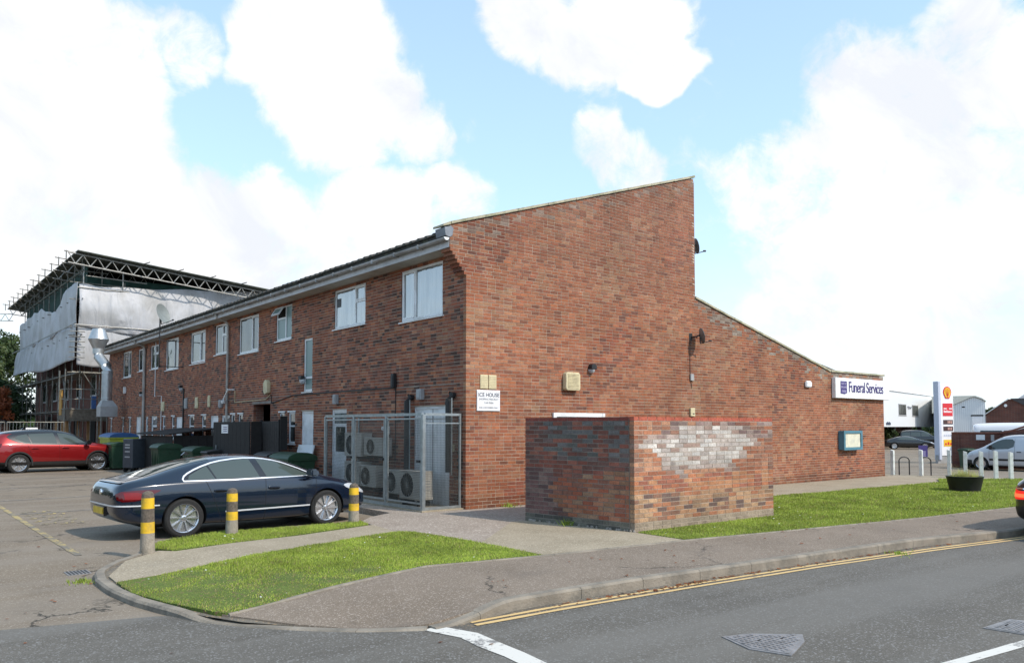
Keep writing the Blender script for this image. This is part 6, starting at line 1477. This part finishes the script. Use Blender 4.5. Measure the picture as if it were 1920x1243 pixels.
# roof sheets, dark underneath
SHEETD = mat('roof_sheeting', (.060,.070,.060), .75, var=.3, scale=3, dirt=(.12,.13,.09))
for i, y in enumerate(np.arange(TY-.25, yb+1.5, 2.4)):
    x0, x1 = -1.50, 13.2; z = .06
    MB().prism([(x0, RN(x0)+z), (x1, RN(x1)+z), (x1, RN(x1)+z+.05), (x0, RN(x0)+z+.05)], y+.01, y+2.39).build('roof_sheet', SHEETD, SC)
NET = mat('green_netting', (.012,.045,.035), .9, var=.35, scale=3)
MB().box(-.70, 12.6, ya+.35, ya+.38, 8.6, 9.75).build('debris_net', NET, SC)
MB().box(-.70, -.67, ya+.4, yb, 8.2, 10.4).build('debris_net', NET, SC)
tube((-1.0, ya-.3, 9.0), (-1.0, ya-.3, 10.3), 'standard', SCAFL); tube((.9, ya-.35, 8.9), (.9, ya-.35, 10.1), 'standard', SCAFL); tube((-.9, ya-.4, 9.65), (2.1, ya-.4, 9.55), 'guard_rail', SCAFL); tube((-1.3, ya-.4, 9.0), (1.2, ya-.4, 9.0), 'ledger', SCAFL)
for (x, y) in ((-1.05, 57.0),): pass
lattice((-1.5, yb+.5, 10.0), (-4.2, yb+3.5, 10.1), .5, 6, SCAFL, .03)
# white sheeting with folds
CLOTH, tt, bb_ = material('white_sheeting'); bb_.inputs['Base Color'].default_value = (.66,.68,.71,1); bb_.inputs['Roughness'].default_value = .55
n_ = tt.nodes; l_ = tt.links; tcx = n_.new('ShaderNodeTexCoord'); nz = n_.new('ShaderNodeTexNoise'); l_.new(tcx.outputs['Object'], nz.inputs['Vector']); nz.inputs['Scale'].default_value = .9; nz.inputs['Detail'].default_value = 7
cr = n_.new('ShaderNodeValToRGB'); l_.new(nz.outputs['Fac'], cr.inputs[0]); cr.color_ramp.elements[0].position = .35; cr.color_ramp.elements[0].color = (.50,.50,.50,1); cr.color_ramp.elements[1].position = .62; cr.color_ramp.elements[1].color = (.66,.67,.70,1)
l_.new(cr.outputs[0], bb_.inputs['Base Color']); tr_ = n_.new('ShaderNodeBsdfTranslucent'); l_.new(cr.outputs[0], tr_.inputs['Color']); ms = n_.new('ShaderNodeMixShader'); ms.inputs[0].default_value = .30
bw = n_.new('ShaderNodeTexNoise'); bw.inputs['Scale'].default_value = 2.2; bw.inputs['Detail'].default_value = 7; bw.inputs['Distortion'].default_value = 1.0; mpx = n_.new('ShaderNodeMapping'); mpx.inputs['Scale'].default_value = (1, 1, .25); l_.new(tcx.outputs['Object'], mpx.inputs['Vector']); l_.new(mpx.outputs[0], bw.inputs['Vector'])
bpn = n_.new('ShaderNodeBump'); bpn.inputs['Strength'].default_value = .9; bpn.inputs['Distance'].default_value = .14; l_.new(bw.outputs['Fac'], bpn.inputs['Height']); l_.new(bpn.outputs[0], bb_.inputs['Normal'])
l_.new(bb_.outputs[0], ms.inputs[1]); l_.new(tr_.outputs[0], ms.inputs[2]); l_.new(ms.outputs[0], n_['Material Output'].inputs['Surface'])
from mathutils import noise as mn
def sheet(fn, nu, nv, name, amp=.10, seed=0.0, nrm=(0, -1, 0)):
    V = []; F = []
    for j in range(nv+1):
        for i in range(nu+1):
            u, v = i/nu, j/nv; p = Vector(fn(u, v))
            k = Vector((p.x*.55+seed, p.y*.55, p.z*.35)); f1 = mn.noise(k*1.0); f2 = mn.noise(Vector((k.x*4.0+k.z*1.5, k.y*4.0, k.z*.9+7)))
            f3 = math.sin((p.x+p.y)*2.6+v*1.2+f1*4)*.35
            off = (f1*.9+f2*.35+f3*.45)*amp*(.35+.65*math.sin(PI*min(1, max(0, v)))**.6)
            V.append(p+Vector(nrm)*off)
    for j in range(nv):
        for i in range(nu):
            a = j*(nu+1)+i; F.append((a, a+1, a+nu+2, a+nu+1))
    o = MB().add(V, F).build(name, CLOTH, SH, smooth=True, recalc=False); md = o.modifiers.new('t', 'SOLIDIFY'); md.thickness = .008; return o
SH = empty('scaffold_sheeting', label='white plastic sheeting hung in folds round the scaffolding', cat='sheeting')
yf = ya-.30
def top_near(x): return 9.14 + .075*max(0, x) + .12*math.exp(-((x+.9)/.5)**2) + .035*math.sin(x*1.9)
sheet(lambda u, v: (-1.2+u*13.6, yf - .25*math.sin(PI*v)*math.exp(-((u-.12)/.2)**2), 7.0-.35*math.sin(PI*min(1, u*2.2))*(1-v) + (top_near(-1.2+u*13.6)-7.0)*v), 90, 26, 'upper_front_sheet', .20, 1.0)
sheet(lambda u, v: (-1.22+u*13.6, yf+.06, 4.95+.25*u + 2.12*v - .12*math.sin(u*22)*(1-v)), 90, 18, 'lower_front_sheet', .12, 5.0)
def top_side(y):
    return float(np.interp(y, [32.7,34.95,37.2,38.07,39.36,41.67,44.03,47.56,52.45], [9.25,9.34,9.15,8.72,8.44,8.63,9.10,9.15,9.0])) + .05*math.sin(y*2.3)
sheet(lambda u, v: (xo-.22, 33.15+u*20.2, 7.0 + (top_side(33.15+u*20.2)-7.0)*v - .10*math.sin(u*40)*(1-v)), 110, 24, 'upper_side_sheet', .18, 9.0, (-1, 0, 0))
sheet(lambda u, v: (xo-.26-.30*u*(1-v), 33.15+u*20.6, 5.12+.10*math.sin(u*9+1)*(1-v)+.25*u**3*(1-v) + (1.95-.25*u**3*(1-v))*v), 110, 16, 'lower_side_sheet', .12, 13.0, (-1, 0, 0))
for z in (7.05,):
    tube((xo-.42, 32.6, z), (xo-.42, 55.5, z+.05), 'ledger', SCAFL); tube((-1.4, yf-.16, z-.02), (12, yf-.16, z-.12), 'ledger', SCAFL)
for i in range(7): tube((xo-.6, 33.0-.12*(i % 2), 5.3+i*.27), (xo+.1, 32.75, 5.3+i*.27), 'putlog', SCAF)

# temporary fence in front of the scaffolding
FE = empty('temporary_fence', label='grey mesh temporary fence with a white notice behind the red car', cat='fence')
for k in range(4):
    x0, x1 = -11.9+k*2.45, -9.55+k*2.45; y = 30.3
    for x in (x0, x1): MB().tube([(x, y, 0), (x, y, 1.92)], .022, 6).build('post', SCAF, FE)
    for z in (.15, 1.92): MB().tube([(x0, y, z), (x1, y, z)], .022, 6).build('rail', SCAF, FE)
    w = MB()
    for x in np.arange(x0+.1, x1, .14): w.box(x, x+.008, y-.004, y+.004, .15, 1.9)
    tag(w.build('wire_mesh', GALV, FE), kind='stuff')
MB().box(-3.80, -3.31, 30.24, 30.27, 1.42, 1.66).build('notice', SIGNW, FE)

# ================================================================== far right: road end
# white posts
WP = mat('white_post', (.66,.68,.66), .55, var=.08, scale=6, dirt=(.42,.46,.40), dscale=5)
for i, (x, y, t_) in enumerate([(18.68,.08,'nearest the gable corner'),(18.99,-.76,'behind the second cycle hoop'),(18.97,-1.70,'directly behind the planter weeds'),(18.80,-2.28,'just right of the planter'),(18.62,-2.83,'in front of the van bumper'),(18.85,-3.18,'in front of the van door'),(19.08,-3.54,'rightmost of the row, near the edge')]):
    e = empty('white_post', (x, y, -.01), math.radians(8*i), 'white square timber post '+t_, 'bollard', 'white posts along the road end')
    h = .90+.02*(i % 3)
    MB().add([(-.055,-.055,0),(.055,-.055,0),(.055,.055,0),(-.055,.055,0),(-.055,-.055,h-.03),(.055,-.055,h-.03),(.055,.055,h),(-.055,.055,h)],
             [(0,3,2,1),(4,5,6,7),(0,1,5,4),(1,2,6,5),(2,3,7,6),(3,0,4,7)]).build('post', WP, e, bevel=.006)
    MB().box(-.060, .060, -.060, .060, .02, .05).build('collar', WP, e)
for (x, y, x2, y2, t_) in ((18.80,-.09,19.1,-.31,'black cycle hoop nearest the gable corner'), (19.05,-.72,19.35,-.94,'second black cycle hoop, beside the small blue sign')):
    e = empty('cycle_hoop', (0, 0, 0), 0, t_, 'cycle stand', 'cycle hoops beyond the gable')
    p, q = Vector((x, y, 0)), Vector((x2, y2, 0)); P_ = [p, p+Vector((0,0,.50))]; c = (p+q)/2; hv = (q-p)/2
    P_ += [c - hv*math.cos(t) + Vector((0,0,.50+.14*math.sin(t))) for t in np.linspace(.25, PI-.25, 7)] + [q+Vector((0,0,.50)), q]
    MB().tube(P_, .022, 8).build('tube', BLACKP, e)
# planter
e = empty('planter', (12.93, -4.55, .02), label='black half barrel planter with weeds standing on the lawn', cat='planter')
MB().lathe([(.36,0),(.44,.36),(.46,.38),(.44,.385),(.42,.37),(.40,.30),(.001,.30)], 28).build('tub', BLACKP, e, autosm=True)
V = []
for _ in range(900):
    a, q = rng.uniform(0, 2*PI), rng.uniform(0, .38)**1; x, y = math.cos(a)*q, math.sin(a)*q; hh = rng.uniform(.08, .30)*(1.5 if rng.random() < .08 else 1); c_ = rng.uniform(0, 2*PI); l_2 = hh*rng.uniform(.2, .7); w = .006
    V += [(x-w, y, .30), (x+w, y, .30), (x+math.cos(c_)*l_2, y+math.sin(c_)*l_2, .30+hh)]
tri_mesh('weeds', np.array(V), [BL[1], BL[3]], rng.integers(0, 2, 900), parent=e)
# fuel price sign
FS = empty('fuel_price_sign', (40.93, 7.75, -.5), math.radians(-21), 'tall white fuel price sign with a yellow shell emblem', 'sign')
PW = mat('totem_white', (.80,.80,.82), .35, var=.03, dirt=(.70,.70,.72)); PBL = mat('totem_blue_grey', (.50,.54,.64), .4, var=.05)
RD = mat('totem_red', (.62,.02,.03), .4, var=.05); YL = mat('totem_yellow', (.80,.48,.02), .4, var=.05)
# local x runs along its broad face, which looks to -y
MB().box(-.05, .95, -.14, .14, .45, 4.80).build('panel', PW, FS, bevel=.02); MB().box(-.26, -.06, -.18, .20, .20, 4.95).build('edge_column', PBL, FS, bevel=.02)
MB().box(-.3, .8, -.10, .10, .0, .5).build('plinth', GREYP, FS)
sh = [(math.cos(t)*.27*(1+.05*math.cos(14*t)), math.sin(t)*.30*(1+.05*math.cos(14*t))+.02) for t in np.linspace(-.18*PI, 1.18*PI, 36)] + [(-.13,-.33), (.13,-.33)]
MB().prism([(p[0]*1.12+.47, p[1]*1.12+4.28) for p in sh], -.165, -.14).build('emblem_rim', RD, FS)
MB().prism([(p[0]*.92+.47, p[1]*.92+4.28) for p in sh], -.175, -.163).build('emblem', YL, FS)
for k in range(-3, 4): MB().bar((.47, -.177, 3.98), (.47+k*.075, -.177, 4.53-abs(k)*.035), .012).build('emblem_rib', RD, FS)
MB().box(.10, .86, -.155, -.14, 2.85, 3.62).build('red_panel', RD, FS); 
for k in range(6): MB().box(.17+k*.105, .245+k*.105, -.158, -.154, 3.06, 3.16+.04*(k in (0, 2))).build('print', PW, FS)
for k in range(2): MB().box(.16+k*.42, .40+k*.42, -.158, -.154, 3.27, 3.33).build('print', PW, FS)
PD = mat('price_panel', (.06,.025,.022), .4, var=.1); RN_ = mat('price_digits', (.62,.36,.30), .5)
for z, t_ in ((2.35, '119.9'), (1.95, '124.9')):
    MB().box(.12, .86, -.155, -.14, z, z+.27).build('price_panel', PD, FS)
    for k in range(3): MB().box(.45+k*.12, .52+k*.12, -.158, -.154, z+.06, z+.21).build('digit', RN_, FS)
for k in range(5): MB().box(.14+k*.15, .24+k*.15, -.150, -.14, 1.62, 1.74).build('letter_block', PBL, FS)
MB().box(.12, .88, -.155, -.14, 1.02, 1.42).build('yellow_panel', YL, FS)
for k in range(3): MB().box(.2+k*.2, .33+k*.2, -.158, -.154, 1.10, 1.22+.06*(k % 2)).build('print', RD, FS)
e = empty('small_blue_sign', (23.1, 1.0, -.16), math.radians(-40), 'small purple blue sign on a white post by the cycle hoops', 'sign')
MB().box(-.03, .03, -.03, .03, -.1, .70).build('post', WP, e); MB().box(-.16, .20, -.05, -.035, .62, 1.12).build('panel', PURPLE, e)
for k in range(3): MB().box(-.12, .12, -.054, -.05, .70+k*.08, .725+k*.08).build('print', LIL, e)
# white clad commercial building, brick ground floor set back
P1 = Vector((69.6, 24.9)); P2 = Vector((90.7, 29.3)); du_ = (P2-P1).normalized(); dn_ = Vector((du_.y, -du_.x))
if dn_.dot(Vector((-1, -1))) < 0: dn_ = -dn_
CLAD, t_, b_ = material('white_cladding'); b_.inputs['Roughness'].default_value = .5
nn_ = t_.nodes; ll_ = t_.links; tcx = nn_.new('ShaderNodeTexCoord'); wv_ = nn_.new('ShaderNodeTexWave'); ll_.new(tcx.outputs['Object'], wv_.inputs['Vector']); wv_.inputs['Scale'].default_value = 1.6; wv_.bands_direction = 'X'
cr = nn_.new('ShaderNodeValToRGB'); ll_.new(wv_.outputs['Fac'], cr.inputs[0]); cr.color_ramp.elements[0].color = (.56,.58,.60,1); cr.color_ramp.elements[1].color = (.70,.72,.73,1); cr.color_ramp.elements[0].position = .1; cr.color_ramp.elements[1].position = .3; ll_.new(cr.outputs[0], b_.inputs['Base Color'])
ang = math.atan2(du_.y, du_.x)
WB = empty('white_showroom', (P1.x, P1.y, -.5), ang, 'white clad two storey showroom with brick ground floor across the road', 'building')
# local x along the facade, local y away from us
MB().prism([(-14,2.2),(22,2.2),(22,5.9),(-14,5.9)], 0, 14).build('upper_storey', CLAD, WB)
MB().box(-14.1, 22.1, -.12, 14.1, 5.88, 6.05).build('parapet', PW, WB)
MB().box(-14, 22, 2.5, 13.8, .0, 2.2).build('ground_floor', FBRICK, WB)
def LX(u_):    # where the sight line of a column meets the facade
    return u_
for (a, b, z0, z1) in ((5.1, 8.2, 3.42, 4.62), (11.0, 13.7, 3.40, 4.62)):
    w_ = MB().box(a, b, -.05, .02, z0, z1).build('window', GREYP, WB)
    for q in range(3): MB().box(a+.08+q*(b-a-.1)/3, a+.0+(q+1)*(b-a-.1)/3, -.07, -.045, z0+.08, z1-.08).build('pane', GLASS, w_)
    MB().box(a-.1, b+.3, -.02, .0, z0-.1, z0-.02).build('sill', GREYP, w_)
for x in (4.4, 16): MB().box(x-.18, x+.18, .2, .6, .0, 2.2).build('column', BLACKP, WB)
for (a, b) in ((7,9.0),(10.5,12.5)): MB().box(a, b, 2.42, 2.52, .9, 2.05).build('window', CGLASS_D, WB)
sq = MB(); sq.tube([(8.75+t*.22, -.08, 4.28+.16*math.sin(t*1.9)*(1-t*.06)) for t in np.linspace(0, 8, 30)], .03, 5); sq.build('script_lettering', INK, WB)
for k in range(5): MB().box(.1+k*.34, .34+k*.34, -.06, -.0, 2.40, 2.62+.08*(k % 2)).build('sign_letter', INK, WB)
# pale shed beyond
Q = Vector((84.0, 24.2)); 
WS = empty('pale_shed', (83.0, 24.3, -.5), math.radians(-67), 'pale metal clad shed with a curved roof edge beyond the price sign', 'building')
# local x runs right along the gable seen from here, local y away
MB().prism([(-1.5,.2),(3.4,.2),(3.4,4.9),(3.1,5.15),(2.5,5.40),(2.1,5.38),(0,4.40),(-1.5,3.7)], 0, 22).build('walls', CLAD, WS)
MB().prism([(-1.7,3.68),(0,4.42),(2.1,5.42),(2.5,5.44),(3.1,5.2),(3.5,4.9),(3.5,5.0),(3.1,5.32),(2.5,5.58),(-.9,5.56),(-1.7,5.5)], -.2, 22.1).build('roof', mat('cream_roof', (.62,.60,.52), .6, var=.05), WS)
MB().box(2.15, 3.1, -.03, .02, 2.1, 3.4).build('shutter', PW, WS); MB().box(2.05, 3.2, -.05, .0, 3.35, 3.5).build('shutter_box', DARK, WS); MB().box(1.2, 1.5, -.04, .0, 4.3, 4.42).build('lamp', DARK, WS)
# brown brick house
HB = empty('brown_brick_house', (60.8, 12.4, -.5), math.radians(-69), 'brown brick house with a steep gable at the right edge', 'house')
RF = mat('slate_roof', (.06,.058,.06), .85, var=.2)
MB().prism([(0,0),(9,0),(9,4.3),(1.7,4.40),(1.5,4.40),(0,3.25)], 0, 8).build('wall', FBRICK_D, HB)
MB().prism([(-.12,3.18),(1.5,4.42),(1.5,4.48),(-.12,3.26)], -.12, 8.1).build('roof', WHITE, HB)
MB().prism([(1.6,4.46),(9.2,4.46),(9.2,3.6),(2.9,3.7)], -.12, -.02).build('roof_slope', RF, HB)
MB().prism([(2.1,4.4),(3.4,5.4),(10,6.4),(10,4.4)], 1.5, 1.6).build('rear_gable', WHITE, HB)
MB().lathe([(.12,-.12),(.10,-.02)], 10, (1.3,0,3.9), axis='y').build('wall_lamp', WHITE, HB)
# brown yard wall with ramped end
YW = empty('yard_wall', (36.28, 5.2, -.5), math.atan2(3.0-5.2, 36.9-36.28), 'brown brick yard wall behind the price sign with a ramped end', 'wall')
MB().box(0, 2.9, 0, .22, 0, 1.84).build('wall', FBRICK_D, YW); MB().box(-.02, 2.9, -.03, .25, 1.84, 1.92).build('coping', mat('brick_coping', (.20,.075,.05), .9, var=.2), YW)
MB().box(-.02, .35, -.06, .28, .0, 1.80).build('pier', FBRICK_D, YW)
MB().prism([(2.0,0),(6.5,0),(6.5,3.0),(4.0,2.35),(3.1,2.05),(2.4,1.85)], -.30, -.08).build('ramped_wall', FBRICK_D, YW)
for a, b in zip([(2.3,1.84),(2.8,1.95),(3.3,2.14),(3.8,2.32),(4.3,2.48),(4.9,2.64),(5.5,2.80)], [(2.8,1.95),(3.3,2.14),(3.8,2.32),(4.3,2.48),(4.9,2.64),(5.5,2.80),(6.5,3.0)]):
    MB().prism([a, (b[0], b[1]), (b[0], b[1]+.10), (a[0], a[1]+.10)], -.34, -.03).build('coping', bpy.data.materials['brick_coping'], YW)
MB().box(1.15, 1.55, -.02, .0, 1.50, 1.78).build('notice', SIGNW, YW); MB().box(1.85, 2.0, -.33, -.30, 1.45, 1.78).build('sign', GREYP, YW)
e = wheelie(35.6, 4.15, math.radians(150), 'green wheeled bin standing against the brown yard wall', GREEN, z=-.5, w=.6, dp=.7, h=1.05)
e = wheelie(35.9, 3.40, math.radians(150), 'black wheeled bin beside the green bin at the brown yard wall', BLACKP, z=-.5, h=1.05)
# ================================================================== trees
BARK = mat('bark', (.07,.052,.038), .95, var=.3, scale=8, bump=.6)
def tree(x, y, z, h, r, label, n=7000, cols=None, trunk_h=.35, name='broadleaf_tree', leaf=.16, group=None, cat='tree'):
    e = empty(name, (x, y, z), random.uniform(0, 6), label, cat, group)
    t = MB(); t.tube([(0,0,-.2),(.05,.03,h*trunk_h*.5),(.0,.1,h*trunk_h),(.1,.0,h*.7)], [h*.035, h*.028, h*.024, h*.01], 8)
    for k in range(6):
        a = k*1.05; b = h*(trunk_h+.08*k*.6); t.tube([(0,.05,b*.8),(math.cos(a)*r*.35,math.sin(a)*r*.35,b+h*.08),(math.cos(a)*r*.7,math.sin(a)*r*.7,b+h*.2)], [h*.014, h*.010, h*.004], 6)
    t.build('trunk', BARK, e)
    cl_ = []
    for k in range(38):
        a = rng.uniform(0, 2*PI); ph = rng.uniform(-.5, 1); q = rng.uniform(.35, 1)**.6; cl_.append((math.cos(a)*r*q*math.cos(ph*1.2), math.sin(a)*r*q*math.cos(ph*1.2), h*(trunk_h+.28)+h*.36*math.sin(ph*1.5)*q+h*.02, r*rng.uniform(.18, .36)))
    cl_ = np.array(cl_); idx = rng.integers(0, len(cl_), n); dv = rng.normal(0, 1, (n, 3)); dv /= np.linalg.norm(dv, axis=1)[:, None]
    P_ = cl_[idx, :3] + dv*(cl_[idx, 3]*rng.uniform(.5, 1.05, n)**.5)[:, None]; s = leaf*rng.uniform(.6, 1.4, n)
    a1 = rng.normal(0, 1, (n, 3)); a1 /= np.linalg.norm(a1, axis=1)[:, None]; a2 = np.cross(a1, dv); a2 /= np.linalg.norm(a2, axis=1)[:, None]+1e-9
    V = np.stack([P_-a1*s[:, None], P_+a2*s[:, None]*.8, P_+a1*s[:, None]], 1)
    mi = (idx+rng.integers(0, 2, n)) % len(cols)
    o = tri_mesh('crown', V.reshape(-1, 3), cols, mi, parent=e); return e
LG = [leafmat('leaf_dark', (.028,.050,.016), .55, .2), leafmat('leaf_mid', (.045,.075,.022), .55, .2), leafmat('leaf_light', (.075,.105,.03), .55, .25)]
LO = [leafmat('leaf_orange', (.30,.085,.03), .6, .2), leafmat('leaf_rust', (.20,.06,.025), .6, .2)]
tree(-3.9, 66, 0, 9.6, 3.2, 'tall dark green tree at the left edge beyond the scaffolding', 8000, LG, leaf=.20)
tree(-.8, 72, 0, 10.0, 3.0, 'green tree showing in the gap left of the white sheeting', 6000, LG, leaf=.20)
tree(-7.6, 60, 0, 8.0, 3.4, 'dark green tree cut off by the left edge of the photo', 6000, LG, leaf=.20)
tree(-3.9, 52, 0, 6.2, 2.4, 'dark shrub like tree under the left end of the sheeting', 6000, [LG[0]], leaf=.18, trunk_h=.08)
tree(-3.5, 44, 0, 3.9, .9, 'small rust orange tree at the left edge behind the fence', 2500, LO, leaf=.10, trunk_h=.45)
tree(-1.9, 59, 0, 6.5, 2.6, 'dark tree behind the lower scaffold tubes', 6000, [LG[0]], leaf=.2, trunk_h=.08)
tree(95.5, 25.0, -.5, 4.4, 1.3, 'small dark tree between the pale shed and the brown house', 3000, LG, leaf=.2)
tree(74.2, 26.8, -.5, 2.9, 1.0, 'green bush growing beside the gable corner below the showroom', 3000, LG, leaf=.12, trunk_h=.1, name='garden_bush', cat='bush')
# low wall and house behind on the far left
e = empty('far_brick_house', (-10, 48, 0), 0, 'low orange brick building behind the fence at the left edge', 'building')
MB().box(-6, 7.6, 0, 3, 0, 1.9).build('wall', FBRICK, e); MB().prism([(-6.3,1.9),(7.8,1.9),(7,2.3),(-5,2.3)], -.3, 3).build('roof', RF, e)
# tree belt on the horizon; nearer unseen stretch behind camera added to darken reflections
V = []; n = 60000
ang_ = rng.uniform(-PI, PI, n); back = (ang_ < -.45) | (ang_ > 1.72); dd_ = np.where(back, rng.uniform(52, 64, n), rng.uniform(190, 230, n)); hh = rng.uniform(0, 1, n)**.8*np.where(back, 7.5+1.6*np.sin(ang_*9)+1.2*np.sin(ang_*23), 4.0+1.2*np.sin(ang_*17)+.8*np.sin(ang_*41)); 
P_ = np.c_[-9.6+np.cos(ang_)*dd_, -13.4+np.sin(ang_)*dd_, hh-.6]; sc_ = np.where(back, .5, .9)[:, None]; a1 = rng.normal(0, 1, (n, 3))*sc_; a2 = rng.normal(0, 1, (n, 3))*sc_
tag(tri_mesh('tree_belt', np.stack([P_-a1, P_+a2, P_+a1], 1).reshape(-1, 3), LG, rng.integers(0, 3, n)), 'far belt of dark trees along the horizon, with a nearer unseen stretch added to darken reflections', 'trees', kind='stuff')
